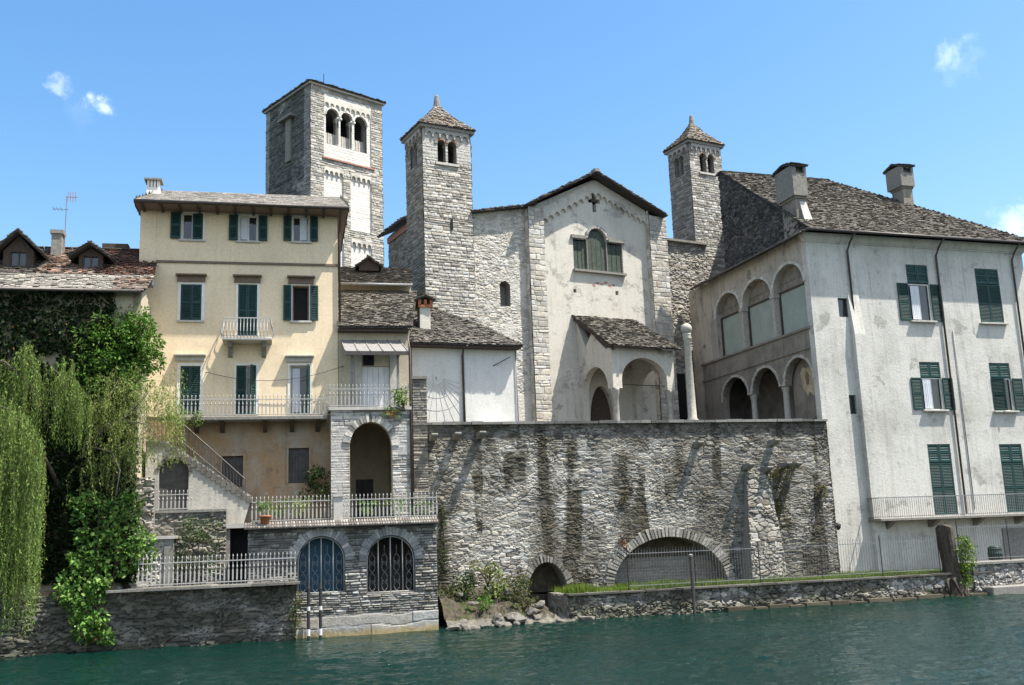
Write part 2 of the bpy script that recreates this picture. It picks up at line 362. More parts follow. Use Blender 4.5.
def plaster(name, col, col2, stain=(.3, .28, .25), amount=.35, patch=.45, bump=.35, streak=.3, patch_scale=.55, rough=.93, peel=0, drips=0, peel_col=((.2, .19, .165), (.36, .34, .3))):
    """weathered render: two tones in cloudy patches, rain streaks, fine grain"""
    m, nt, b = mat_new(name, rough); N, L = nt.nodes, nt.links; b.inputs['Specular IOR Level'].default_value = .15
    tc = N.new('ShaderNodeTexCoord')
    def noise(scale, detail, rough_, mp=None):
        n = N.new('ShaderNodeTexNoise'); n.inputs['Scale'].default_value = scale; n.inputs['Detail'].default_value = detail; n.inputs['Roughness'].default_value = rough_
        if mp:
            k = N.new('ShaderNodeMapping'); k.inputs['Scale'].default_value = mp; L.new(tc.outputs['Object'], k.inputs['Vector']); L.new(k.outputs[0], n.inputs['Vector'])
        else: L.new(tc.outputs['Object'], n.inputs['Vector'])
        return n
    def ramp(src, lo, hi, t0=0, t1=1):
        r = N.new('ShaderNodeMapRange'); r.inputs['From Min'].default_value = lo; r.inputs['From Max'].default_value = hi; r.inputs['To Min'].default_value = t0; r.inputs['To Max'].default_value = t1
        L.new(src, r.inputs['Value']); return r.outputs[0]
    def mix(fac, a, bb):
        x = N.new('ShaderNodeMix'); x.data_type = 'RGBA'; L.new(fac, x.inputs['Factor'])
        for s, v in (('A', a), ('B', bb)):
            if isinstance(v, tuple): x.inputs[s].default_value = v + (1,)
            else: L.new(v, x.inputs[s])
        return x.outputs['Result']
    n1 = noise(patch_scale, 8, .62); n2 = noise(1.0, 7, .65, (2.2, 2.2, .22)); n3 = noise(9, 8, .7); n4 = noise(1.9, 6, .7)
    c = mix(ramp(n1.outputs[0], patch, patch + .22), col, col2)
    c = mix(ramp(n2.outputs[0], .52, .78, 0, streak), c, stain)
    c = mix(ramp(n4.outputs[0], .55, .75, 0, amount), c, stain)
    if drips:
        n5 = noise(1.0, 5, .6, (5.5, 5.5, .16)); n6 = noise(.7, 4, .6)
        mm = N.new('ShaderNodeMath'); mm.operation = 'MULTIPLY'; L.new(ramp(n5.outputs[0], .55, .68, 0, drips), mm.inputs[0]); L.new(ramp(n6.outputs[0], .42, .62), mm.inputs[1]); c = mix(mm.outputs[0], c, stain)
    if peel:
        n7 = noise(.62, 9, .66); dist = N.new('ShaderNodeMapping'); dist.inputs['Scale'].default_value = (2.4, 2.4, 5.2); L.new(tc.outputs['Object'], dist.inputs['Vector'])
        vo = N.new('ShaderNodeTexVoronoi'); vo.inputs['Scale'].default_value = 1.0; L.new(dist.outputs[0], vo.inputs['Vector']); sp = N.new('ShaderNodeSeparateColor'); L.new(vo.outputs['Color'], sp.inputs[0])
        cs = mix(sp.outputs[0], peel_col[0], peel_col[1]); c = mix(ramp(n7.outputs[0], .62 - peel * .14, .64 - peel * .14, 0, .85), c, cs)
    sc = N.new('ShaderNodeVectorMath'); sc.operation = 'SCALE'; L.new(c, sc.inputs[0]); L.new(ramp(n3.outputs[0], .25, .75, .84, 1.14), sc.inputs['Scale'])
    L.new(sc.outputs[0], b.inputs['Base Color'])
    ad = N.new('ShaderNodeMath'); ad.operation = 'ADD'; L.new(n3.outputs[0], ad.inputs[0]); L.new(n4.outputs[0], ad.inputs[1])
    bp = N.new('ShaderNodeBump'); bp.inputs['Strength'].default_value = bump; bp.inputs['Distance'].default_value = .035; L.new(ad.outputs[0], bp.inputs['Height']); L.new(bp.outputs[0], b.inputs['Normal'])
    return m

M = {}
M['stone'] = attr_mat('stone', .92, .3, .5, 16)
M['slate'] = attr_mat('roof_slate', .8, .3, .4, 10, spec=.25)
M['yellow'] = plaster('yellow_plaster', (.75, .61, .42), (.67, .545, .375), (.45, .375, .27), .3, .45, .15, .25, drips=.35)
M['ochre'] = plaster('ochre_plaster', (.335, .225, .13), (.35, .31, .255), (.16, .13, .1), .85, .43, .5, .7, .7, peel=.35, peel_col=((.25, .22, .18), (.42, .38, .32)))
M['church'] = plaster('church_plaster', (.53, .505, .445), (.43, .41, .365), (.33, .305, .265), .6, .5, .4, .5, drips=.55, peel=.5, peel_col=((.27, .255, .225), (.48, .455, .405)))
M['palazzo'] = plaster('palazzo_plaster', (.54, .525, .48), (.39, .378, .34), (.17, .162, .145), .55, .46, .5, .55, .3, drips=.4, peel=.2, peel_col=((.26, .25, .225), (.36, .345, .31)))
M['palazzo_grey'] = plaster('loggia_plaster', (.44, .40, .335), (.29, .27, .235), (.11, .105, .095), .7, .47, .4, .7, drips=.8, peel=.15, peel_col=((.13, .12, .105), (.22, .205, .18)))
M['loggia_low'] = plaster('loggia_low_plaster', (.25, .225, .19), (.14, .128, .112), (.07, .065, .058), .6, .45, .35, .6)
M['bluewhite'] = plaster('white_plaster', (.58, .57, .54), (.49, .48, .455), (.34, .33, .305), .4, .5, .25, .3, drips=.4)
M['annex'] = plaster('beige_plaster', (.47, .41, .30), (.38, .34, .26), (.22, .2, .16), .35, .45, .25, .35)
M['stairwall'] = plaster('stair_plaster', (.42, .405, .36), (.29, .275, .245), (.13, .125, .11), .7, .45, .4, .5, drips=.6, peel=.3)
M['trim'] = simple('stone_trim', (.42, .40, .36), .85, .15, 5)
M['white_trim'] = simple('white_trim', (.68, .66, .6), .8, .08, 5)
M['greentrim'] = simple('pale_stone', (.34, .325, .285), .9, .2, 7, .3)
M['column'] = simple('column_stone', (.36, .34, .30), .85, .2, 9, .3)
M['granite'] = simple('granite', (.2, .19, .17), .9, .25, 9, .4)
M['brown'] = simple('brown_paint', (.16, .115, .085), .75, .15)
M['wood'] = simple('dark_wood', (.06, .045, .035), .8, .25, 8, .3)
M['shutter'] = simple('green_shutter', (.011, .042, .038), .55, .2, 4, .05)
M['shutter_new'] = simple('bright_green_shutter', (.013, .052, .048), .5, .2, 4, .05)
M['faded_green'] = simple('faded_green_shutter', (.05, .065, .05), .7, .3, 6, .2)
M['greywood'] = simple('grey_boards', (.07, .066, .064), .8, .25, 5, .3)
M['metal'] = simple('pipe_metal', (.075, .065, .06), .5, .2, 6, .05, .3)
M['iron'] = simple('wrought_iron', (.035, .035, .035), .6, .2, 10, .05, .2)
M['grey_iron'] = simple('grey_iron', (.2, .2, .2), .6, .2, 10, .05, .2)
M['white_iron'] = simple('white_painted_iron', (.36, .355, .335), .55, .1, 10, .05)
M['awning'] = simple('awning_sheet', (.21, .20, .19), .55, .12, 5, .05)
M['door_white'] = simple('white_boards', (.6, .61, .62), .7, .08, 5, .1)
M['terracotta'] = simple('terracotta', (.33, .12, .06), .85, .25, 9, .3)
M['red_band'] = simple('red_band', (.32, .17, .13), .85, .2, 9, .2)
M['dark'] = simple('dark_interior', (.012, .012, .012), .9, .2, 3, 0)
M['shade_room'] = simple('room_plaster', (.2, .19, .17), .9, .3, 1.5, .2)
M['bluedoor'] = simple('blue_boards', (.03, .085, .13), .6, .2, 3, .05)
M['curtain'] = simple('curtain', (.62, .63, .66), .9, .06, 3, .1)
M['blind'] = simple('pale_blind', (.29, .33, .29), .8, .1, 1.5, .1)
M['soil'] = simple('soil', (.07, .058, .042), .95, .4, 5, .6)
M['bark'] = simple('bark', (.055, .045, .034), .95, .4, 12, .8)
M['paleb'] = simple('pale_bark', (.22, .19, .15), .95, .3, 12, .6)
M['twig'] = simple('green_twig', (.09, .1, .04), .8, .2)
M['leaf'] = attr_mat('leaf', .6, .15, 0, 9, .35, .18)
M['grass'] = attr_mat('grass_blade', .6, .15, 0, 9, .3)
M['panel'] = simple('arch_boards', (.2, .18, .145), .85, .3, 2.5, .2)
M['rock'] = simple('shore_stone', (.12, .112, .098), .9, .35, 6, .5)
M['fresco'] = attr_mat('fresco_paint', .9, .3, .2, 5)
M['line'] = simple('sundial_paint', (.43, .42, .4), .9, .1)
M['pole_white'] = simple('pole_white', (.6, .6, .58), .6, .15)
M['barrel'] = simple('green_barrel', (.03, .05, .04), .5, .15)
def glass_mat():
    m, nt, b = mat_new('window_glass', .06); b.inputs['Base Color'].default_value = (.02, .024, .028, 1); b.inputs['Specular IOR Level'].default_value = .8
    N, L = nt.nodes, nt.links; tc = N.new('ShaderNodeTexCoord'); n = N.new('ShaderNodeTexNoise'); n.inputs['Scale'].default_value = 1.3; L.new(tc.outputs['Object'], n.inputs['Vector'])
    bp = N.new('ShaderNodeBump'); bp.inputs['Strength'].default_value = .06; bp.inputs['Distance'].default_value = .05; L.new(n.outputs[0], bp.inputs['Height']); L.new(bp.outputs[0], b.inputs['Normal']); return m
M['glass'] = glass_mat()
def water_mat():
    m, nt, b = mat_new('lake_water', .06); N, L = nt.nodes, nt.links; b.inputs['IOR'].default_value = 1.33; b.inputs['Specular IOR Level'].default_value = .5
    tc = N.new('ShaderNodeTexCoord'); prev = None
    nb = N.new('ShaderNodeTexNoise'); nb.inputs['Scale'].default_value = .12; nb.inputs['Detail'].default_value = 3; L.new(tc.outputs['Object'], nb.inputs['Vector'])
    r = N.new('ShaderNodeValToRGB'); r.color_ramp.elements[0].position = .35; r.color_ramp.elements[1].position = .68
    r.color_ramp.elements[0].color = (.0009, .0145, .0105, 1); r.color_ramp.elements[1].color = (.0016, .019, .0145, 1); L.new(nb.outputs[0], r.inputs[0]); L.new(r.outputs[0], b.inputs['Base Color'])
    for sc, rot, st, dist, mp in ((1.6, -.35, .5, .15, (1, 1.6, 1)), (4.5, .5, .7, .08, (1, 1.4, 1))):
        mapn = N.new('ShaderNodeMapping'); mapn.inputs['Rotation'].default_value = (0, 0, rot); mapn.inputs['Scale'].default_value = mp; L.new(tc.outputs['Object'], mapn.inputs['Vector'])
        n = N.new('ShaderNodeTexNoise'); n.inputs['Scale'].default_value = sc; n.inputs['Detail'].default_value = 4; n.inputs['Roughness'].default_value = .55; n.inputs['Distortion'].default_value = .6; L.new(mapn.outputs[0], n.inputs['Vector'])
        bp = N.new('ShaderNodeBump'); bp.inputs['Distance'].default_value = dist * 2; pr = N.new('ShaderNodeMapRange'); pr.inputs['From Min'].default_value = .38; pr.inputs['From Max'].default_value = .62; pr.inputs['To Min'].default_value = st * .55; pr.inputs['To Max'].default_value = min(1, st * 1.35); L.new(nb.outputs[0], pr.inputs['Value']); L.new(pr.outputs[0], bp.inputs['Strength']); L.new(n.outputs[0], bp.inputs['Height'])
        if prev: L.new(prev, bp.inputs['Normal'])
        prev = bp.outputs[0]
    L.new(prev, b.inputs['Normal']); return m
M['water'] = water_mat()
R = random.Random(7)
SLATE = [(.13, .12, .1), (.16, .146, .123), (.115, .105, .09), (.18, .165, .14), (.145, .13, .108)]
SLATE_D = [(.105, .096, .082), (.125, .114, .096), (.14, .128, .107), (.098, .09, .078), (.16, .146, .124)]
REDT = [(.28, .175, .13), (.22, .15, .12), (.3, .21, .16), (.18, .14, .115), (.25, .2, .165)]

# ------------------------------------------------------------------ setting: water, island ground
def plate(name, pts, z, mat, kind='structure', thick=None):
    mb = MB(); mb.wall(pts, (), z, z - (thick or .4), 'uv'); o = mb.build(name, mat); return tag(o, kind=kind)
def lake():
    x0, x1, y0, y1 = -34., 44., 10., 56.; nx, ny = 600, 350; X, Y = np.meshgrid(np.linspace(x0, x1, nx), np.linspace(y0, y1, ny)); c, s_ = math.cos(.22), math.sin(.22); A = X * c + Y * s_; B = -X * s_ + Y * c
    edge = np.minimum(np.minimum(X - x0, x1 - X), np.minimum(Y - y0, y1 - Y)); gust = .55 + .9 * sstep(.35, .65, fbm(X * .09, Y * .14, 3, 3))
    Z = ((fbm(A * .9 + .6 * vnoise(A * .4, B * .4, 2), B * 1.9, 11, 3) - .5) * .095 + (fbm(A * 2.2, B * 3.6, 17, 2) - .5) * .05) * gust * sstep(0, 4, edge)
    V = np.stack([X, Y, Z], -1).reshape(-1, 3); ids = np.arange(X.size).reshape(X.shape); Fq = np.stack([ids[:-1, :-1], ids[:-1, 1:], ids[1:, 1:], ids[1:, :-1]], -1).reshape(-1, 4)
    k = len(V); a, b, c_, d = ids[0, 0], ids[0, -1], ids[-1, -1], ids[-1, 0]; out = np.array([(-2500, -400, 0), (2500, -400, 0), (2500, 3500, 0), (-2500, 3500, 0)], float)
    Fq = np.concatenate([Fq, [(k, k + 1, b, a), (k + 1, k + 2, c_, b), (k + 2, k + 3, d, c_), (k + 3, k, a, d)]]); tag(raw_mesh('lake_water', np.concatenate([V, out]), Fq, None, M['water'], smooth=True), kind='structure')
lake()
def W(fr, u, v): return (fr.ox + u * fr.c - v * fr.s, fr.oy + u * fr.s + v * fr.c)
g = [W(FA, -14, 1.2), W(FA, 3.6, 1.2), W(FB, -9.4, 1.05), W(FB, -3.9, 1.05), W(FB, -3.4, 2.6), W(FB, -2.9, .2), W(FQ, -2.5, .6), W(FQ, 26, .6), (60, 130), (-40, 130)]
plate('ground', g, .9, M['soil'], thick=1.6)
up = [W(FB, -9.6, 1.0), W(FB, 8.6, 1.0), W(FB, 9.4, 16), (14, 90), (-16, 90)]
plate('church_terrace_ground', up, 7.9, M['soil'], thick=6.9)

def hills():
    xs = np.linspace(-1900, 1900, 160); ys = np.linspace(0, 500, 14); X, Y = np.meshgrid(xs, ys); k = np.sin(np.clip(Y / 500, 0, 1) * math.pi / 1.6)
    Z = k * (40 + 60 * fbm(X * .0022, Y * .002, 5, 4)) + k * 14 * fbm(X * .02, Y * .02, 8, 3) - 3; n = fbm(X * .03, Y * .03, 9, 3)[..., None]
    C = np.array([[[.03, .055, .03]]]) * n + np.array([[[.05, .075, .04]]]) * (1 - n); ids = np.arange(X.size).reshape(X.shape)
    tag(raw_mesh('far_hills', np.stack([X, Y + 1150, Z], -1).reshape(-1, 3), np.stack([ids[:-1, :-1], ids[:-1, 1:], ids[1:, 1:], ids[1:, :-1]], -1).reshape(-1, 4), C.reshape(-1, 3), M['stone'], smooth=True), kind='structure')
hills()

# ------------------------------------------------------------------ windows, shutters, railings
def shutter_mb(w, h, slats=None, t=.05, panels=1):
    mb = MB(); fw = .07
    mb.box(0, fw, 0, t, 0, h); mb.box(w - fw, w, 0, t, 0, h); mb.box(fw, w - fw, 0, t, 0, .1); mb.box(fw, w - fw, 0, t, h - .08, h); mb.box(fw, w - fw, 0, t, h * .48, h * .48 + .09)
    mb.box(fw, w - fw, t * .8, t * .95, .1, h - .08)
    n = slats or max(6, int(h / .085)); zz = .1
    for i in range(n):
        z = .1 + (h - .2) * i / n
        if abs(z - h * .5) < .07: continue
        mb.hexa([(fw, .004, z), (w - fw, .004, z), (w - fw, t * .7, z + .04), (fw, t * .7, z + .04), (fw, .004, z + .014), (w - fw, .004, z + .014), (w - fw, t * .7, z + .054), (fw, t * .7, z + .054)])
    return mb
def put(o, u, v, z, rz=0): o.location = (u, v, z); o.rotation_euler = (0, 0, rz); return o

def window(parent, b, v=0.0, name='window', left=None, right=None, depth=.16, mat='shutter', sill=.14, frame='white_trim', trim=.0, curtain=None, mullion=True, pane='glass', trim_mat='white_trim', sill_mat='trim'):
    """window in opening b=(u0,u1,z0,z1). left/right: 'open' flat on the wall, 'closed', ajar angle, or None"""
    u0, u1, z0, z1 = b; w = u1 - u0; h = z1 - z0; fm = MB(); fw = .06; d0 = v + depth - .05; d1 = v + depth + .02
    fm.box(u0, u0 + fw, d0, d1, z0, z1); fm.box(u1 - fw, u1, d0, d1, z0, z1); fm.box(u0 + fw, u1 - fw, d0, d1, z1 - fw, z1); fm.box(u0 + fw, u1 - fw, d0, d1, z0, z0 + fw)
    if mullion: fm.box((u0 + u1) / 2 - .04, (u0 + u1) / 2 + .04, d0 + .004, d1, z0 + fw, z1 - fw)
    win = fm.build(name, M[frame], parent)
    pm = MB(); pm.box(u0 + .01, u1 - .01, d1 - .03, d1 + .03, z0 + .01, z1 - .01); pm.build('pane', M[pane], win)
    if trim:
        tm = MB(); t = trim
        tm.box(u0 - t, u0 - .002, v - .03, v + .1, z0, z1 + t); tm.box(u1 + .002, u1 + t, v - .03, v + .1, z0, z1 + t); tm.box(u0 - .002, u1 + .002, v - .028, v + .1, z1 + .002, z1 + t); tm.build('surround', M[trim_mat], win)
    if sill:
        sm = MB(); sm.box(u0 - .12, u1 + .12, v - sill, v + .08, z0 - .09, z0 - .003); sm.build('sill', M[sill_mat], win, bevel=.01)
    for side, st in (('l', left), ('r', right)):
        if st is None: continue
        sw = w / 2 - .01; sb = shutter_mb(sw, h - .02)
        o = sb.build('shutter', M[mat], win)
        if st == 'closed': put(o, u0 + .005 if side == 'l' else u0 + w / 2 + .005, v + .01, z0 + .01)
        elif st == 'open':
            if side == 'l': put(o, u0 - sw - .02 - (trim * .3), v - .07 - (.03 if trim else 0), z0 + .01)
            else: put(o, u1 + .02 + trim * .3, v - .07 - (.03 if trim else 0), z0 + .01)
        else:
            a = math.radians(st)
            if side == 'l': put(o, u0, v - .03, z0 + .01, -a)
            else:
                for vv in o.data.vertices: vv.co.x = vv.co.x - sw
                put(o, u1, v - .03, z0 + .01, a)
    if curtain:
        c0, c1, cz0, cz1 = curtain; cm = MB(); n = 16; k = len(cm.v)
        for i in range(n + 1):
            a = c0 + (c1 - c0) * i / n; dv = d0 - .03 + .02 * math.sin(i * 1.9)
            cm.v += [(a, dv, cz0), (a, dv, cz1)]; cm.c += [(1, 1, 1)] * 2
        for i in range(n): cm.f.append((2 * i, 2 * i + 2, 2 * i + 3, 2 * i + 1))
        cm.build('curtain', M['curtain'], win, True)
    return win

def rect(b): return [(b[0], b[2]), (b[1], b[2]), (b[1], b[3]), (b[0], b[3])]

def picket_mb(h, style):
    mb = MB()
    if style == 'spear':
        mb.box(-.011, .011, -.011, .011, 0, h * .95); mb.lathe([(.006, h * .93), (.026, h * .97), (.006, h + .05)], n=6); mb.lathe([(.01, h * .54), (.028, h * .58), (.03, h * .62), (.01, h * .68)], n=6); mb.box(-.028, .028, -.008, .008, h * .14, h * .5)
    elif style == 'belly':
        pts = [(0, 0, 0), (0, -.05, h * .12), (0, -.13, h * .3), (0, -.1, h * .5), (0, -.02, h * .75), (0, 0, h)]
        mb.tube(pts, .017, 6); mb.lathe([(.028, h * .97), (.028, h * 1.0)], n=6)
    else: mb.tube([(0, 0, 0), (0, 0, h)], .011, 5)
    return mb

def railing(root, pts, h, spacing, style, mat, rails=(.06, .8), posts=True, individually=True):
    """pickets between the rails along a polyline of local points; each rail run and picket its own part of root"""
    proto = None; pm = None
    if not individually: pm = MB()
    for a, b in zip(pts[:-1], pts[1:]):
        a = Vector(a); b = Vector(b); d = b - a; n = max(1, int(round(d.length / spacing)))
        for k, rz in enumerate(rails):
            t = .022 if rz < .99 else .026; up = Vector((0, 0, h * rz)); side = Vector((-d.y, d.x, 0)).normalized() * .02
            mb = MB() if individually else pm
            p, q = a + up, b + up
            mb.hexa([p - side, q - side, q + side, p + side] + [x + Vector((0, 0, t * 1.6)) for x in (p - side, q - side, q + side, p + side)])
            if individually: mb.build('rail', M[mat], root)
        for i in range(n + (1 if b == Vector(pts[-1]) else 0)):
            p = a + d * (i / n); ang = math.atan2(d.y, d.x)
            if individually:
                if proto is None:
                    o = proto = picket_mb(h, style).build('picket', M[mat], root)
                else:
                    o = proto.copy(); COL.objects.link(o); o.parent = root
                put(o, p.x, p.y, p.z, ang)
            else:
                q = picket_mb(h, style); ca, sa = math.cos(ang), math.sin(ang)
                pm.add([(p.x + x * ca - y * sa, p.y + x * sa + y * ca, p.z + z) for x, y, z in q.v], q.f)
    if not individually: return pm

def pipe(parent, pts, r=.05, mat='metal', name='downpipe'):
    return MB().tube(pts, r, 8).build(name, M[mat], parent, True)

# ------------------------------------------------------------------ the tall yellow house
def yellow_house():
    f = FY; t = thing('yellow_house', f, 'tall narrow cream-yellow house with green shutters and two iron balconies', 'house')
    uL = f.u(140, 235); uR = f.u(337.5, 250); ze = f.z(240, 203.5, -.1); zb = f.z(250, 416); D = 9.0
    wb = [f.box(*b) for b in ((182, 213, 203, 239.5), (239, 215.5, 257.5, 241), (292.5, 216.5, 309, 241.5), (180.5, 284.5, 201.5, 320.5), (238, 284.5, 257, 336.5), (292.5, 285.5, 309, 321),
                              (180, 366, 200, 415), (236, 365.5, 256, 415), (290, 365.5, 310, 414))]
    wb = [(b[0], b[1], max(b[2], zb + .04) if i > 5 else b[2], b[3]) for i, b in enumerate(wb)]
    m = MB(); m.wall([(uL, zb), (uR, zb), (uR, ze), (uL, ze)], [rect(b) for b in wb], 0, .35); m.box(uL, uR, .35, D, zb, ze); m.build('wall', M['yellow'], t)
    lw = f.box(288.5, 448, 309, 483); dr = f.box(222, 456, 243, 487)
    m = MB(); m.wall([(uL, 4.2), (uR, 4.2), (uR, zb - .002), (uL, zb - .002)], [rect(lw), rect(dr)], .03, .4); m.box(uL + .01, uR - .01, .4, D - .01, 1.0, zb - .002); m.build('lower_wall', M['ochre'], t)
    for b, nm in ((lw, 'shuttered_window'), (dr, 'cellar_door')):
        q = MB(); n = 6; w = (b[1] - b[0]) / n
        for i in range(n): q.box(b[0] + i * w + .006, b[0] + (i + 1) * w - .006, .13, .19, b[2] + .02, b[3] - .02)
        q.box(b[0], b[1], .19, .24, b[2], b[3]); o = q.build(nm, M['greywood'], t)
        k = MB(); k.box(b[0] - .12, b[1] + .12, -.03, .1, b[3] + .002, b[3] + .14); k.box(b[0] - .1, b[0] - .002, -.02, .1, b[2], b[3]); k.box(b[1] + .002, b[1] + .1, -.02, .1, b[2], b[3]); k.build('surround', M['ochre'], o)
    # windows, top storey
    window(t, wb[0], left='open', right='closed', trim=.07, sill=.08)
    window(t, wb[1], left='open', right='open', trim=.07, sill=.08, curtain=(wb[1][0] + .08, wb[1][0] + .36, wb[1][2] + .08, wb[1][3] - .08))
    window(t, wb[2], left='open', right='open', trim=.07, sill=.08, curtain=(wb[2][1] - .4, wb[2][1] - .1, wb[2][2] + .08, wb[2][3] - .08))
    window(t, wb[3], left='closed', right=7, trim=.13, sill=.1)
    window(t, wb[4], left='closed', right='closed', trim=.1, sill=0, name='balcony_door')
    window(t, wb[5], left='open', right='open', trim=.1, sill=.1, pane='dark', mullion=False, depth=.3, frame='brown')
    window(t, wb[6], left='closed', right='closed', trim=.13, sill=0, name='balcony_door')
    window(t, wb[7], left='closed', right=62, trim=.1, sill=0, name='balcony_door')
    window(t, wb[8], trim=.1, sill=0, name='balcony_door', right=78, mullion=False, depth=.25, curtain=(wb[8][0] + .1, wb[8][0] + .42, wb[8][2] + .1, wb[8][3] - .1))
    for b in ((176, 275, 207, 282), (233, 276, 262, 283), (287, 277, 315, 284), (174, 355, 206, 361), (232, 356, 260, 361.5), (285, 356, 314, 362)):
        if b[0] == 232: continue
        u0, u1, z0, z1 = f.box(*b); q = MB(); q.box(u0 + .06, u1 - .06, -.1, .02, z0, z1 - .06); q.box(u0, u1, -.28, .02, z1 - .055, z1); q.build('window_hood', M['brown'] if b[1] < 300 else M['trim'], t)
    zs = f.z(240, 263.5); q = MB(); q.box(f.u(156, 262), uR + .02, -.06, .02, zs - .04, zs + .06); q.build('string_course', M['brown'], t)
    q = MB(); q.box(uL, f.u(156, 235), -.018, .02, zs + .06, ze - .3); q.build('corner_strip', M['yellow'], t)
    # roof
    ov = -1.08; eL = f.u(134, 199, ov); eR = f.u(348.5, 205, ov); zE = f.z(240, 203, ov); zr = f.z(230, 193.2, 3.4)
    rL = f.u(163, 191, 3.4); rR = f.u(340, 196, 3.4)
    mb = MB(); slates(mb, [(eL, ov, zE), (eR, ov, zE), (rR, 3.4, zr), (rL, 3.4, zr)], [(.2, .185, .16), (.24, .225, .195), (.17, .16, .14), (.22, .2, .175)], R, .34, (.3, .6), .018, True, .5)
    slates(mb, [(eL, 9.6, zE), (eL, ov, zE), (rL, 3.4, zr)], SLATE, R, .4, (.4, .8), .03); slates(mb, [(eR, ov, zE), (eR, 9.6, zE), (rR, 3.4, zr)], SLATE, R, .4, (.4, .8), .03)
    rf = mb.build('roof', M['slate'], t)
    q = MB(); q.box(eL + .03, eR - .03, ov + .03, 9.5, zE - .13, zE - .08); q.build('soffit', M['brown'], rf)
    n = 12
    for i in range(n):
        q = MB(); a = eL + .3 + (eR - eL - .6) * i / (n - 1); q.box(a - .05, a + .05, ov + .08, .02, zE - .21, zE - .133)
        q.build('rafter', M['wood'], rf)
    pipe(rf, [(eL, ov - .06, zE - .06), (eR, ov - .06, zE - .06)], .07, 'metal', 'gutter')
    c = f.box(146.5, 178.5, 159.5, 196, 1.6); q = MB(); q.box(c[0], c[1], 1.6, 2.2, c[2] - .6, c[3] - .42)
    for i in range(4): a = c[0] + (c[1] - c[0]) * (i + .5) / 4; q.box(a - .05, a + .05, 1.62, 2.18, c[3] - .42, c[3] - .08)
    ch = q.build('chimney', M['white_trim'], t); q = MB(); q.box(c[0] - .1, c[1] + .1, 1.5, 2.3, c[3] - .08, c[3]); q.build('cap', M['granite'], ch)
    q = MB(); q.box(c[0] + .08, c[1] - .08, 1.75, 2.05, c[3] - .42, c[3] - .08); q.build('flue', M['dark'], ch)
    x = f.u(339.5, 240, -.12); pipe(t, [(eR - .3, ov, zE - .1), (x, -.3, zE - .7), (x, -.1, zE - 1.1), (x, -.1, f.z(338, 322))], .05)
    # second floor balcony
    z2 = f.z(247, 337, -.9); a0 = f.u(222, 337, -.9); a1 = f.u(272, 337, -.9)
    q = MB(); q.box(a0, a1, -.95, .02, z2 - .13, z2); bal = q.build('balcony', M['trim'], t, bevel=.02)
    for x in (f.u(230, 345, -.5), f.u(264, 345, -.5)):
        k = MB(); k.wall([(-.7, z2 - .132), (.02, z2 - .132), (.02, z2 - .75), (-.12, z2 - .7), (-.3, z2 - .45), (-.62, z2 - .35)], (), x - .09, x + .09, 'vz'); k.build('bracket', M['granite'], bal)
    pm = railing(None, [(a0 + .06, .0, z2), (a0 + .06, -.88, z2), (a1 - .06, -.88, z2), (a1 - .06, 0, z2)], .82, .14, 'belly', 'white_iron', rails=(.04, 1.0), individually=False); pm.build('railing', M['white_iron'], bal)
    # long first floor balcony
    a0 = f.u(178, 416, -1.05); a1 = f.u(327, 412, -1.05); zb2 = f.z(250, 416, -1.05)
    q = MB(); q.box(a0, a1, -1.1, .025, zb2 - .16, zb2); bal = q.build('balcony', M['granite'], t, bevel=.02)
    for px in (196, 222, 265, 292, 318):
        x = f.u(px, 425, -.5); k = MB(); k.wall([(-.9, zb2 - .162), (.025, zb2 - .162), (.025, zb2 - .6), (-.3, zb2 - .5)], (), x - .09, x + .09, 'vz'); k.build('bracket', M['wood'], bal)
    pm = railing(None, [(a0 + .05, -1.03, zb2), (a1, -1.03, zb2)], .86, .16, 'spear', 'white_iron', individually=False); pm.build('railing', M['white_iron'], bal)
yellow_house()

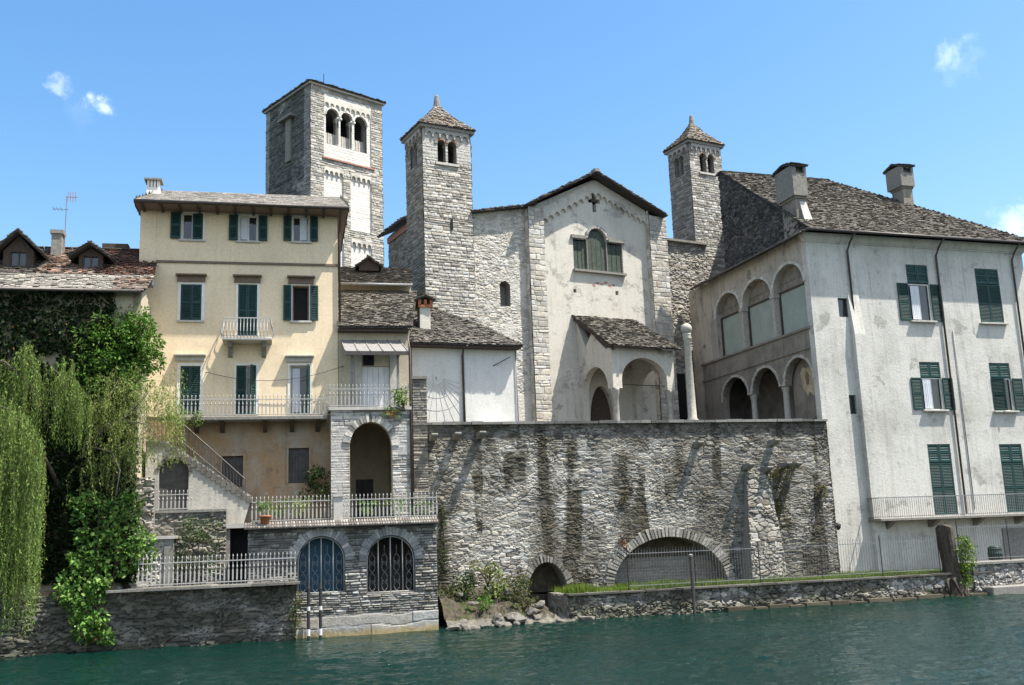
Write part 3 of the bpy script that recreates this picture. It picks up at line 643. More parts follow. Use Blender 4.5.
# ------------------------------------------------------------------ low house beside it with porch arch and stone roofs
def annex():
    f = FY; t = thing('stone_roofed_annex', f, 'low beige annex with stone slab roofs, sheet awning, white boarded door and arched porch below', 'house', at=(f.u(375, 400), 0, 0)); du = f.u(375, 400)
    class G:  # same frame shifted so that the empty stands at the annex
        pass
    U = lambda x, y, v=0.: f.u(x, y, v) - du
    Z = f.z
    uL = U(338.2, 300); uR = U(409, 380); ze = Z(375, 327); zf = Z(365, 409, -.9)
    d = (U(362, 390), U(390, 390), zf + .02, Z(376, 366)); wv = (U(363, 355), U(374, 355), Z(368, 366) + .02, Z(368, 354))
    m = MB(); m.wall([(uL, 4.2), (uR, 4.2), (uR, ze), (uL, ze)], [rect((d[0], d[1], d[2], d[3])), rect((U(350, 470, 0) - .25, U(392, 470, 0) + .2, 4.3, zf - .45))], .02, .35)
    m.box(uL, uR, .35, 7.5, zf - .3, ze); m.box(uL, uR, 3.4, 7.5, 1.0, zf - .3); m.box(uL, U(350, 470, 0) - .25, .35, 3.4, 1, zf - .3); m.box(U(392, 470, 0) + .2, uR, .35, 3.4, 1, zf - .3); m.build('wall', M['annex'], t)
    q = MB(); n = 5; w = (d[1] - d[0]) / n
    for i in range(n): q.box(d[0] + i * w + .008, d[0] + (i + 1) * w - .008, .12, .17, d[2], d[3] - .02)
    q.box(d[0], d[1], .17, .2, d[2], d[3]); dd = q.build('door', M['door_white'], t)
    q = MB(); q.box(d[0] - .3, d[0] - .01, -.03, .1, zf, d[3] + .55); q.box(d[1] + .01, d[1] + .3, -.03, .1, zf, d[3] + .55); q.build('door_jamb', M['trim'], dd)
    q = MB(); q.box(wv[0], wv[1], .0, .03, wv[2], wv[3]); q.build('fanlight', M['dark'], t)
    # posts carrying the awning
    for px in (352, 398):
        x = U(px, 380, -.8); q = MB(); q.box(x - .05, x + .05, -.85, -.75, zf, Z(px, 353, -.8)); q.build('awning_post', M['grey_iron'], t)
    za0 = Z(370, 341, 0); za1 = Z(376, 352, -1.25)
    q = MB(); l0, r0 = U(341, 341), U(399, 341); l1, r1 = U(345.5, 352, -1.25), U(408, 352, -1.25)
    q.hexa([(l1, -1.25, za1), (r1, -1.25, za1), (r0, .02, za0), (l0, .02, za0), (l1, -1.25, za1 + .04), (r1, -1.25, za1 + .04), (r0, .02, za0 + .04), (l0, .02, za0 + .04)])
    for i in range(6):
        a = i / 5; x1 = l1 + (r1 - l1) * a; x0 = l0 + (r0 - l0) * a
        q.hexa([(x1 - .025, -1.26, za1 + .042), (x1 + .025, -1.26, za1 + .042), (x0 + .025, .02, za0 + .042), (x0 - .025, .02, za0 + .042), (x1 - .025, -1.26, za1 + .08), (x1 + .025, -1.26, za1 + .08), (x0 + .025, .02, za0 + .08), (x0 - .025, .02, za0 + .08)])
    aw = q.build('awning', M['awning'], t); q = MB(); q.box(l1 - .02, r1 + .02, -1.33, -1.255, za1 - .14, za1 + .03); q.build('fascia', M['metal'], aw)
    # lower roof and upper roof
    eL = U(337.5, 325, -.45); eR = U(412, 327, -.45); zE = Z(370, 326.5, -.45); zt = Z(370, 291, 4.6)
    mb = MB(); slates(mb, [(eL + .02, -.5, zE), (eR, -.5, zE), (eR + .9, 4.6, zt), (eL + .02, 4.6, zt)], SLATE, R, .26, (.22, .5), .04)
    rf = mb.build('roof', M['slate'], t); q = MB(); q.box(eL + .02, eR - .05, -.42, .05, zE - .2, zE - .08); q.build('soffit', M['wood'], rf)
    zu0 = Z(370, 284, 4.2); zu1 = Z(370, 267, 8.0); a0 = U(338, 280, 4.2); a1 = U(412, 285, 4.2)
    q = MB(); q.box(a0, a1, 4.65, 8.4, zt - .6, zu0 + .1); q.build('upper_wall', M['annex'], t)
    mb = MB(); slates(mb, [(a0, 4.15, zu0), (a1, 4.15, zu0), (a1 + .5, 8.2, zu1), (a0, 8.2, zu1)], SLATE_D, R, .26, (.22, .5), .04)
    r2 = mb.build('upper_roof', M['slate'], t); pipe(r2, [(a0, 4.05, zu0 - .05), (a1, 4.05, zu0 - .05)], .07, 'grey_iron', 'gutter')
    dx0 = U(359, 266, 6.5); dx1 = U(379, 266, 6.5); z0 = zu1 - .6; z1 = Z(369, 265, 6.5); zp = Z(369, 257.5, 6.5); xm = (dx0 + dx1) / 2
    q = MB(); q.wall([(dx0, z0), (dx1, z0), (dx1, z1), (xm, zp - .08), (dx0, z1)], (), 6.5, 8.2); dm = q.build('dormer', M['wood'], t)
    mb = MB(); slates(mb, [(dx0 - .15, 6.3, z1 - .06), (dx0 - .15, 8.3, z1 - .06), (xm, 8.3, zp), (xm, 6.3, zp)], SLATE_D, R, .25, (.3, .5), .03); slates(mb, [(dx1 + .15, 8.3, z1 - .06), (dx1 + .15, 6.3, z1 - .06), (xm, 6.3, zp), (xm, 8.3, zp)], SLATE_D, R, .25, (.3, .5), .03)
    mb.build('dormer_roof', M['slate'], dm)
    # arched porch below
    v0 = -1.15; p0 = U(331, 450, v0); p1 = U(411.5, 450, v0); zt = Z(365, 409, v0); A = (U(350, 470, v0), U(392, 470, v0), 4.2, Z(371, 446, v0), Z(371, 422, v0))
    ar = arch(A[0], A[1], A[3], A[4]); m = MB()
    m.wall([(p0, 4.2), (A[0], 4.2)] + ar + [(A[1], 4.2), (p1, 4.2), (p1, zt - .05), (p0, zt - .05)], (), v0 + .03, v0 + .4); m.build('porch_wall', M['annex'], t)
    kp = lambda u, z: ~in_arch(u, z, A[0] - .02, A[1] + .02, 4.0, A[3], A[4] + .02)
    def pl(u, z):
        n = fbm(u * .9, z * .9, 3, 4); return sstep(.46, .6, n + .12 * (z - 6) / 3) * .8 * np.ones_like(u), (.42, .4, .37)
    relief('porch_masonry', M['stone'], t, p0, p1, 4.2, zt - .05, v0, style='coursed', cell=(.4, .12), amp=.035, res=.045, keep=kp, pal=GREY, seed=21, plaster=pl)
    mb = MB(); voussoirs(mb, A[0], A[1], A[3], A[4], .3, v0 - .03, v0 + .3, 25, R); mb.build('porch_arch', M['stone'], t)
    q = MB(); q.box(p0, p0 + .35, v0 + .4, .02, 4.2, zt - .05); q.box(p1 - .35, p1, v0 + .4, .02, 4.2, zt - .05); q.build('porch_side', M['annex'], t)
    q = MB(); q.box(A[0] + .55, A[0] + 1.35, 3.34, 3.39, 4.3, 6.4); q.build('porch_door', M['greywood'], t)
    q = MB(); q.box(p0 - .1, p1 + .02, v0 - .12, .015, zt - .05, zt + .08); sl = q.build('balcony', M['trim'], t)
    pm = railing(None, [(p0 - .05, -.9, zt + .08), (p0 - .05, v0 - .06, zt + .08), (p1 - .05, v0 - .06, zt + .08)], .95, .16, 'spear', 'white_iron', individually=False); pm.build('railing', M['white_iron'], sl)
    x = U(410.5, 400, v0 - .06); x2 = U(411.5, 480, v0 - .06); pipe(t, [(eR - .1, -.4, zE - .1), (x, v0 + .4, zE - .6), (x, v0 - .06, zE - 1.2), (x, v0 - .06, 4.6)], .05)
annex()

# ------------------------------------------------------------------ low left house with dormers
def left_house():
    f = FL; t = thing('dormered_house', f, 'low ivy-covered house at far left with two dormers on a slate and red tile roof', 'house', at=(f.u(70, 300), 0, 0))
    U = f.u; Z = f.z; uR = U(141, 300); uL = -13.; ze = Z(70, 290, 0)
    m = MB(); m.wall([(uL, .9), (uR, .9), (uR, ze), (uL, ze)], (), 0, .4); m.box(uL, uR - .02, .4, 9, .9, ze); m.build('wall', M['annex'], t)
    vr = 4.6; zr = Z(110, 251, vr)
    q = MB(); q.wall([(0, .9), (1.98, .9), (1.98, ze + (zr - ze) * .42), (0, ze)], (), uR - .3, uR + .015, 'vz'); q.build('end_wall', M['annex'], t)
    zE = Z(70, 289.5, -.45); eR = U(144, 288, -.45); vm = 1.35; zm = zE + (zr - zE) * (vm + .45) / (vr + .45)
    mb = MB(); slates(mb, [(uL, -.45, zE), (eR, -.45, zE), (eR + .15, vm, zm), (uL, vm, zm)], [(.2, .19, .165), (.24, .225, .195), (.17, .16, .14), (.26, .24, .205)], R, .36, (.3, .5), .03, True, 1.0, .01)
    xs = U(36, 265, vm); slates(mb, [(uL, vm, zm), (xs, vm, zm), (xs + .1, vr, zr), (uL, vr, zr)], SLATE_D, R, .3, (.25, .5), .05)
    slates(mb, [(xs, vm, zm), (U(97, 260, vm), vm, zm), (U(93, 255, vr), vr, zr), (xs, vr, zr)], REDT + SLATE[:1], R, .36, (.3, .42), .05, True, 1.0, .01)
    slates(mb, [(U(97, 260, vm), vm, zm), (eR + .15, vm, zm), (eR - .1, vr, zr), (U(93, 255, vr), vr, zr)], [(.12, .07, .055), (.15, .09, .07), (.1, .08, .07), (.2, .11, .08)], R, .28, (.18, .3), .05)
    slates(mb, [(U(113, 285, -.3), -.35, zE + .05), (eR + .03, -.35, zE + .05), (eR + .12, 1.0, zE + .05 + (zr - zE) * 1.35 / (vr + .45)), (U(118, 272, 1.), 1.0, zE + .05 + (zr - zE) * 1.35 / (vr + .45))], REDT, R, .36, (.3, .42), .05, False, 1.0, .01)
    slates(mb, [(eR, 9.4, zE), (uL, 9.4, zE), (uL, vr, zr), (eR, vr, zr)], SLATE_D, R, .5, (.5, .9), .05)
    rf = mb.build('roof', M['slate'], t); pipe(rf, [(uL, -.52, zE - .03), (eR - .1, -.52, zE - .03)], .07, 'metal', 'gutter')
    q = MB(); q.box(U(137, 283, 1.6), U(153, 283, 1.6), 1.3, 1.9, Z(146, 286, 1.6), Z(146, 279, 1.6)); q.build('flashing', simple_flash, rf)
    for (x0, x1, yw0, yw1, yp, ye, v) in ((-6, 43, 235, 270, 232.5, 251, 2.0), (70, 112, 252, 268, 245, 255.5, 2.0)):
        a0, a1 = U(x0, 255, v), U(x1, 255, v); am = (a0 + a1) / 2; zb = Z((x0 + x1) / 2, yw1, v) - .3; z1 = Z((x0 + x1) / 2, ye, v); zp = Z((x0 + x1) / 2, yp, v)
        hw = (am - .33, am + .33, z1 - .62, z1 - .05)
        q = MB(); q.wall([(a0 + .35, zb), (a1 - .35, zb), (a1 - .35, z1), (am, zp - .12), (a0 + .35, z1)], [rect(hw)], v, v + .2); q.box(a0 + .37, a1 - .37, v + .2, v + 2.4, zb, z1 - .02); dm = q.build('dormer', M['wood'], t)
        q = MB(); q.box(hw[0], hw[1], v + .1, v + .16, hw[2], hw[3]); q.build('pane', M['glass'], dm); q = MB()
        q.box(am - .03, am + .03, v + .05, v + .099, hw[2], hw[3]); q.box(hw[0] + .002, hw[0] + .06, v + .05, v + .099, hw[2], hw[3]); q.box(hw[1] - .06, hw[1] - .002, v + .05, v + .099, hw[2], hw[3]); q.build('frame', M['greywood'], dm)
        mb = MB(); slates(mb, [(a0, v - .4, z1 - .1), (a0, v + 2.6, z1 - .1), (am, v + 2.6, zp), (am, v - .4, zp)], SLATE_D, R, .22, (.25, .45), .045); slates(mb, [(a1, v + 2.6, z1 - .1), (a1, v - .4, z1 - .1), (am, v - .4, zp), (am, v + 2.6, zp)], SLATE_D, R, .22, (.25, .45), .045); mb.build('dormer_roof', M['slate'], dm)
    c = f.box(51, 233, 61.5, 258, 3.6); q = MB(); q.box(c[0], c[1], 3.6, 4.1, c[2] - .5, c[3]); ch = q.build('chimney', M['granite'], t); q = MB(); q.box(c[0] - .06, c[1] + .06, 3.54, 4.16, c[3] - .02, c[3] + .14); q.build('cap', M['granite'], ch)
    c = f.box(102, 243.5, 128, 252, 5.5); q = MB(); q.box(c[0], c[1], 5.5, 6.4, c[2] - .5, c[3]); q.build('roof_hatch', M['wood'], t)
    a = thing('tv_antenna', f, 'thin rooftop aerial mast beside the chimney of the low left house', 'antenna', at=(U(64.5, 246, 3.9), 3.9, zr - .5))
    z = Z(64.5, 196, 3.9) - zr + .5; q = MB(); q.tube([(0, 0, 0), (0, 0, z)], .022, 6); q.build('mast', M['grey_iron'], a)
    q = MB(); q.box(-.55, .1, -.015, .015, z - .62, z - .6); [q.box(x - .008, x + .008, -.25, .25, z - .61, z - .595) for x in (-.5, -.35, -.2)]; q.build('boom', M['grey_iron'], a)
    q = MB(); q.box(-.05, .45, -.015, .015, z - .05, z - .03); [q.box(x - .008, x + .008, -.012, .012, z - .25, z + .2) for x in (.05, .15, .25, .35)]; q.build('boom', M['terracotta'], a)
simple_flash = simple('lead_flashing', (.12, .14, .18), .5, .15, 4, .1)
left_house()

# ------------------------------------------------------------------ white house with the sundial
def sundial_house():
    f = FS; du = f.u(465, 400); t = thing('sundial_house', f, 'small white plastered house with a faint sundial on its wall and a stone roof', 'house', at=(du, 0, 0))
    U = lambda x, y, v=0.: f.u(x, y, v) - du
    Z = f.z; u0 = U(412.5, 380); u1 = U(517.5, 385); ze = Z(465, 345.5, 0)
    m = MB(); m.box(u0, u1, 0, 5.2, 5.5, ze); m.build('wall', M['bluewhite'], t)
    v0 = -.55; e0 = U(400, 339, v0); e1 = U(523, 347.5, v0); zE = Z(462, 343.5, v0); zt = Z(436, 309, 3.6)
    a = U(392, 316, 3.0); b = U(436, 308, 3.6); c_ = U(466, 331, 2.6)
    mb = MB(); zz = lambda v: zE + (zt - zE) * (v - v0) / (3.6 - v0)
    slates(mb, [(e0, v0, zE), (e1, v0, zE), (U(484, 336, 1.6), 1.7, zz(1.7)), (b, 3.6, zt), (e0 - .3, 3.6, zt)], SLATE_D, R, .26, (.22, .5), .04)
    slates(mb, [(e1, v0, zE), (e1 + .2, 5.4, zE), (b, 3.7, zt)], SLATE_D, R, .3, (.3, .5), .04)
    slates(mb, [(e1, 5.6, zE), (e0, 5.6, zE), (e0, 3.6, zt), (b, 3.6, zt)], SLATE_D, R, .3, (.3, .5), .04)
    rf = mb.build('roof', M['slate'], t); q = MB(); q.box(e0 + .05, e1 - .08, v0 + .06, 0.0, zE - .16, zE - .08); q.build('soffit', M['wood'], rf)
    q = MB(); x = U(464, 390, -.08); pipe(t, [(x - .05, v0 + .1, zE - .1), (x - .02, -.08, zE - .5), (x, -.08, 7.8)], .06, 'metal')
    q = MB(); x = u1 - .05; pipe(t, [(x, -.06, zE - .2), (x, -.06, 7.8)], .03, 'grey_iron', 'conduit')
    # sundial: hour lines fanning from the gnomon
    q = MB(); cx, cz = U(436, 377), Z(436, 377); u_lo, u_hi = u0 + .06, U(460, 400)
    for i in range(15):
        an = math.radians(-166 + i * 152 / 14); L = 2.7
        dx, dz = math.cos(an), math.sin(an); k = min(L, (u_hi - cx) / dx if dx > .01 else 9, (u_lo - cx) / dx if dx < -.01 else 9, (cz - Z(440, 421)) / -dz if dz < -.01 else 9)
        if k > .5: q.tube([(cx + dx * .35, -.004, cz + dz * .35), (cx + dx * k, -.004, cz + dz * k)], .011, 4)
    for rr in (1.0, 1.6):
        pts = [(cx + rr * math.cos(math.radians(a)), -.004, cz + rr * math.sin(math.radians(a))) for a in range(-150, -28, 8)]
        pts = [p for p in pts if u_lo < p[0] < u_hi]; q.tube(pts, .01, 4)
    sd = q.build('sundial', M['line'], t); q = MB(); q.tube([(U(493, 366), 0, Z(493, 366)), (U(508, 358), -.35, Z(508, 358))], .02, 6); q.tube([(cx, 0, cz), (cx - .05, -.3, cz - .2)], .015, 6); q.build('gnomon', M['iron'], t)
    c = f.box(420, 306, 430.5, 331, .9); q = MB(); q.box(c[0] - du, c[1] - du, .9, 1.4, c[2] - .5, c[3]); ch = q.build('chimney', M['church'], t)
    q = MB(); w0, w1 = c[0] - du - .1, c[1] - du + .1
    for a in (w0, (w0 + w1) / 2 - .07, w1 - .14): q.box(a, a + .14, .8, 1.5, c[3], c[3] + .3)
    q.box(w0, w1, .8, 1.5, c[3] - .06, c[3] + .06); q.build('chimney_pot', M['terracotta'], ch)
    mb = MB(); xm = (w0 + w1) / 2; slates(mb, [(w0 - .1, .7, c[3] + .3), (w0 - .1, 1.6, c[3] + .3), (xm, 1.6, c[3] + .5), (xm, .7, c[3] + .5)], SLATE_D, R, .3, (.4, .6), .03); slates(mb, [(w1 + .1, 1.6, c[3] + .3), (w1 + .1, .7, c[3] + .3), (xm, .7, c[3] + .5), (xm, 1.6, c[3] + .5)], SLATE_D, R, .3, (.4, .6), .03); mb.build('chimney_cap', M['slate'], ch)
    b = thing('stone_bench', f, 'white stone bench in front of the sundial wall above the great wall', 'bench', at=(U(498, 418, -.5) + du, -.5, 7.9))
    q = MB(); q.box(-.8, .8, -.25, .25, .78, .9); q.build('seat', M['white_trim'], b)
    for s in (-1, 1): q = MB(); q.box(s * .6 - .12, s * .6 + .12, -.2, .2, 0, .78); q.build('leg', M['white_trim'], b)
    m = MB(); f2 = FB; pu0, pu1 = f2.u(413, 410, -.1), f2.u(427, 410, -.1); zt = f2.z(420, 379, -.1)
    t2 = thing('stone_pier', f2, 'dark slim masonry pier at the left end of the great wall, before the sundial', 'pier', at=((pu0 + pu1) / 2, 0, 4.2)); w = (pu1 - pu0) / 2
    q = MB(); q.box(-w + .03, w - .03, -.08, .5, 0, zt - 4.2); q.build('core', M['granite'], t2)
    relief('masonry', M['stone'], t2, -w, w, 0, zt - 4.2, -.1, style='coursed', cell=(.4, .12), amp=.04, pal=DARK, seed=31)
    q = MB(); q.box(-w - .03, w + .03, -.18, .55, zt - 4.2, zt - 4.08); q.build('cap', M['granite'], t2)
sundial_house()

# ------------------------------------------------------------------ the great retaining wall
def great_wall():
    f = FB; t = thing('retaining_wall', f, 'great grey rubble stone retaining wall with a wide blind arch, rising above the lakeside lawn', 'wall')
    U = f.u; Z = f.z; u0 = U(413, 470); u1 = U(834, 505); zt = Z(620, 423)
    A = (U(613, 580), U(727, 578), 1.0, Z(670, 536.6)); C = (U(527, 590), U(568, 590), .9, Z(548, 562))
    ar = arch(A[0], A[1], A[2], A[3], 20); ca = arch(C[0], C[1], C[2], C[3], 14)
    m = MB(); m.wall([(u0, .3), (C[0], .3)] + ca + [(C[1], .3), (A[0], .3)] + ar + [(A[1], .3), (u1, .3), (u1, zt), (u0, zt)], (), .05, 1.0)
    m.build('core', M['granite'], t)
    def kp(u, z): return ~(in_arch(u, z, A[0], A[1], -1, A[2], A[3]) | in_arch(u, z, C[0], C[1], -1, C[2], C[3]))
    streaks = [(U(547, 520), .55, 5.6, 0, .8), (U(626, 520), .5, 7.2, 1.5, .75), (U(494, 500), .28, 7.6, 4.2, .4), (U(660, 500), .3, 7.4, 5, .35), (U(441, 520), .35, 5.2, .5, .75), (U(698, 470), .3, 8.2, 5.5, .4), (U(785, 520), .9, 7, 2.0, .55), (U(822, 490), .4, 7, 4, .4), (U(735, 500), .4, 7, 3, .45)]
    def stain(u, z):
        n = fbm(u * 1.6, z * .8, 77, 4); s = np.zeros_like(u)
        for cu, w, za, zb, k in streaks:
            w2 = w * (.7 + .8 * vnoise(z * 1.3, u * 0 + cu, 4)); s = np.maximum(s, k * np.exp(-((u - cu + .3 * (vnoise(z * .8, u * 0 + cu, 9) - .5)) / w2) ** 2) * sstep(za + .5, za - .3, z) * sstep(zb - .6, zb + .2, z))
        s = np.maximum(s * sstep(.25, .5, n + .15), .62 * sstep(zt - 1.9, zt - .2, z + (n - .5) * 2.4)); s = np.maximum(s, .55 * sstep(1.9, .9, z + (n - .5) * 1.5))
        s = np.maximum(s, .5 * sstep(.52, .72, fbm(u * .45, z * .35, 91, 4))); s = np.maximum(s, .42 * sstep(U(680, 500), U(770, 500), u) * (.5 + n))
        st_ = sstep(.54, .7, vnoise(u * 2.3 + .25 * vnoise(z * 1.5, u, 3), z * .16, 33)) * sstep(.3, .55, fbm(u * .35, z * .3, 44, 3)); s = np.maximum(s, .9 * st_ * sstep(.22, .42, n))
        return np.clip(s * 1.25, 0, .97), (.2, .19, .158)
    relief('masonry', M['stone'], t, u0, u1, .3, zt, 0, cell=(.42, .14), amp=.055, res=.034, keep=kp, pal=[(.17, .16, .137), (.28, .265, .232), (.37, .352, .312), (.5, .478, .43)], mortar=(.085, .079, .067), seed=5, stain=stain, mortar2=(.33, .318, .285))
    mb = MB(); voussoirs(mb, A[0], A[1], A[2], A[3], .42, -.07, .5, 52, R, .3, pal=[(.2, .19, .165), (.28, .265, .23), (.35, .33, .29)]); mb.build('arch_ring', M['stone'], t)
    mb = MB(); voussoirs(mb, C[0], C[1], C[2], C[3], .3, -.05, .4, 22, R, .3, pal=DARK[1:] + GREY[:2]); mb.build('culvert_ring', M['stone'], t)
    # blind arch: lower infill proud of the upper one
    zmid = Z(650, 558)
    relief('arch_infill', M['stone'], t, A[0], A[1], .5, zmid, .95, style='coursed', cell=(.28, .09), amp=.03, pal=[(.2, .19, .165), (.27, .255, .22), (.23, .21, .18)], mortar=(.17, .16, .14), seed=41)
    q = MB(); q.box(A[0] - .3, A[1] + .3, .97, 1.5, .3, zmid); q.box(A[0] - .3, A[1] + .3, 1.25, 1.6, zmid, A[3] + .4); q.build('arch_back', M['granite'], t)
    relief('arch_upper_infill', M['stone'], t, A[0], A[1], zmid, A[3] + .1, 1.2, cell=(.3, .14), amp=.05, pal=DARK, seed=42)
    q = MB(); q.box(C[0] - .2, C[1] + .2, 2.2, 2.4, 0, C[3] + .2); q.box(C[0] - .2, C[0] - .01, .9, 2.3, 0, C[3] + .2); q.box(C[1] + .01, C[1] + .2, .9, 2.3, 0, C[3] + .2); q.box(C[0] - .2, C[1] + .2, .98, 2.3, C[3] + .01, C[3] + .2); q.build('culvert_lining', M['granite'], t)
    # coping
    mb = MB(); a = u0
    while a < u1 - .1:
        w = R.uniform(.4, .9); g = R.uniform(.1, .24); mb.col = (g, g * .97, g * .9); h = R.uniform(.07, .13); mb.box(a + .01, min(a + w, u1) - .01, -.14 - R.uniform(0, .05), 1.02, zt - .02, zt + h); a += w
    mb.build('coping', M['stone'], t)
    # projecting corbels
    for px, py, L in ((432, 438, .75), (455, 437, .8), (479, 436, .85), (771, 443, .7), (696, 445, .62), (745, 467, .75), (764, 470, .7), (781, 466, .85), (792, 466, .75)):
        u, z = f.uz(px, py); q = MB(); q.wall([(-L, z + .14), (.05, z + .14), (.05, z - .16), (-L * .45, z - .15), (-L * .85, z - .02), (-L, z + .04)], (), u - .15, u + .15, 'vz'); q.build('corbel', M['granite'], t, bevel=.03)
    # tapering buttress
    zb = 1.0; zp = Z(755, 472); a0, a1, b0, b1 = U(744.5, 472), U(767, 472), U(741, 572), U(776, 572); H = zp - zb
    dv = lambda z: -.12 - .95 * (zp - z) / H
    q = MB(); q.hexa([(b0, dv(zb), zb), (b1, dv(zb), zb), (b1, .1, zb), (b0, .1, zb), (a0, dv(zp), zp), (a1, dv(zp), zp), (a1, .1, zp), (a0, .1, zp)]); bu = q.build('buttress', M['granite'], t)
    lo = lambda z: b0 + (a0 - b0) * (z - zb) / H; hi = lambda z: b1 + (a1 - b1) * (z - zb) / H
    relief('buttress_masonry', M['stone'], bu, min(a0, b0), max(a1, b1), zb, zp, 0, cell=(.46, .22), amp=.09, res=.04, keep=lambda u, z: (u > lo(z)) & (u < hi(z)), pal=[(.11, .1, .085), (.18, .172, .148), (.26, .248, .215), (.32, .305, .27)], mortar=(.09, .083, .07), seed=43, off=lambda u, z: dv(z) - .02)
great_wall()

# ------------------------------------------------------------------ boathouse with two grilled arches under the terrace
def boathouse():
    f = FA; du = f.u(342, 600); t = thing('boathouse', f, 'grey stone boathouse at the waterline with two arched openings behind scrolled white grilles', 'boathouse', at=(du, 0, 0))
    U = lambda x, y, v=0.: f.u(x, y, v) - du
    Z = f.z; u0, u1 = U(247.5, 580), U(437, 575); zt = Z(340, 525); D = 4.6
    AL = (U(297, 590), U(345.5, 590), Z(320, 593.5), Z(320, 561), Z(321, 536)); AR = (U(366.5, 590), U(415.5, 590), Z(390, 592.5), Z(390, 560), Z(391, 535))
    holes = [[(a[0], a[2])] + arch(a[0], a[1], a[3], a[4]) + [(a[1], a[2])] for a in (AL, AR)]
    m = MB(); m.wall([(u0, -.5), (u1, -.5), (u1, zt), (u0, zt)], holes, .04, .55); m.box(u0, u0 + .3, .55, D, -.5, zt); m.box(u1 - .3, u1, .55, D, -.5, zt); m.build('wall', M['granite'], t)
    kp = lambda u, z: ~(in_arch(u, z, AL[0], AL[1], AL[2], AL[3], AL[4]) | in_arch(u, z, AR[0], AR[1], AR[2], AR[3], AR[4]))
    def st(u, z):
        n = fbm(u * 1.3, z * 1.3, 15, 4); return np.clip(.5 * sstep(.45, .7, n), 0, 1), (.45, .45, .42)
    relief('masonry', M['stone'], t, u0, u1, .78, zt, 0, style='coursed', cell=(.36, .10), amp=.065, res=.036, keep=kp, pal=[(.095, .092, .085), (.17, .163, .15), (.25, .24, .22), (.36, .345, .315)], mortar=(.09, .087, .078), seed=51, stain=st)
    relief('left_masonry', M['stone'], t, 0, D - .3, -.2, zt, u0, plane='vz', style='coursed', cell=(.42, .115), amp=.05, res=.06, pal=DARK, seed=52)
    q = MB(); rr = random.Random(3); a = u0 + .02
    pl = MB()
    def st2(u, z): return np.clip(sstep(.32, .1, z + (fbm(u * 2, z, 3, 3) - .5) * .2) * .9, 0, 1), (1.0, .8, .42)
    relief('plinth', M['stone'], t, U(296, 630), u1, -.3, .8, -.1, style='coursed', cell=(2.2, .5), amp=.03, res=.045, pal=[(.26, .25, .23), (.33, .32, .29), (.3, .28, .25)], mortar=(.2, .19, .17), seed=53, stain=st2)
    for A in (AL, AR):
        mb = MB(); voussoirs(mb, A[0], A[1], A[3], A[4], .34, -.07, .3, 27, R, .08, pal=[(.2, .2, .195), (.28, .275, .26), (.34, .33, .31)]); mb.build('arch_ring', M['stone'], t)
        q = MB(); pts = [(A[0] + .04, .12, A[2])] + [(x, .12, z) for x, z in arch(A[0] + .04, A[1] - .04, A[3], A[4] - .05)] + [(A[1] - .04, .12, A[2])]; q.tube(pts, .028, 6); q.tube([(A[0], .12, A[2] + .03), (A[1], .12, A[2] + .03)], .022, 6)
        w = A[1] - A[0]; gr = q.build('grille', M['white_iron'], t, True)
        for k in (1, 2, 3):
            x = A[0] + w * k / 4; zz = A[3] + (A[4] - A[3]) * math.sqrt(max(0, 1 - ((k - 2) / 2) ** 2)) - .04; MB().tube([(x, .12, A[2]), (x, .12, zz)], .024, 6).build('bar', M['white_iron'], gr, True)
        q = MB()
        for k in range(4):
            xc = A[0] + w * (k + .5) / 4
            for s in (-1, 1):
                for z0, hh in ((A[2] + .06, .72), (A[2] + .8, .7)):
                    pts = []
                    for i in range(15):
                        a = i / 14; pts.append((xc + s * (.15 * math.sin(a * math.pi * 1.0) + .05 * math.sin(a * math.pi * 3)) * .8, .12, z0 + hh * a))
                    q.tube(pts, .011, 4, cap=False)
                    q.tube([(xc + s * (.07 + .05 * math.cos(g)), .12, z0 + hh * .5 + .05 * math.sin(g) * 1.5) for g in np.linspace(0, 5.6, 12)], .01, 4, cap=False)
            q.tube([(xc, .12, A[2] + 1.5), (xc, .12, A[4] - .25 - .25 * abs(k - 1.5))], .01, 4)
        q.build('scrollwork', M['grey_iron'], gr, True)
    q = MB(); q.box(AL[0] - .2, AL[1] + .2, .7, .78, AL[2] - .2, AL[4] + .2)
    for k in range(9): x = AL[0] - .1 + k * .28; q.box(x, x + .02, .685, .7, AL[2] - .2, AL[4] + .2)
    q.build('blue_door', M['bluedoor'], t)
    q = MB(); q.box(AR[0] - .8, AR[1] + .3, 3.5, 3.6, 0, zt); q.box(AL[1] + .25, AL[1] + .4, .8, 3.5, 0, zt); q.box(AL[1], AR[1] + .4, .6, 3.6, 0, .5); q.build('inner_wall', M['shade_room'], t)
    q = MB(); q.box(u0 - .15, u1 + .05, -.3, D, zt, zt + .12); sl = q.build('terrace_slab', M['granite'], t)
    mb = MB(); n = 74; w = (u1 - u0 + .2) / n
    for i in range(n):
        x = u0 - .15 + i * w; g = R.uniform(.7, 1.2); c = R.choice([(.2, .17, .14), (.26, .24, .21), (.15, .13, .115), (.32, .3, .27)]); mb.col = tuple(k * g for k in c)
        pts = [(x + w * .5 + w * .46 * math.cos(a), math.sin(a) * .05) for a in np.linspace(math.pi, 0, 5)]
        mb.add([(p[0], -.42, zt - .02 + p[1]) for p in pts] + [(p[0], .12, zt + .17 + p[1]) for p in pts], [(j, j + 1, j + 6, j + 5) for j in range(4)] + [(0, 1, 2, 3, 4)])
    mb.col = (.12, .115, .1); mb.box(u0 - .15, u1 + .05, -.4, .1, zt - .06, zt - .025); mb.build('tile_edge', M['slate'], t)
    r = thing('terrace_railing', f, 'white iron railing along the upper terrace over the two grilled arches', 'railing', 'white iron railings', at=(du, 0, zt + .12))
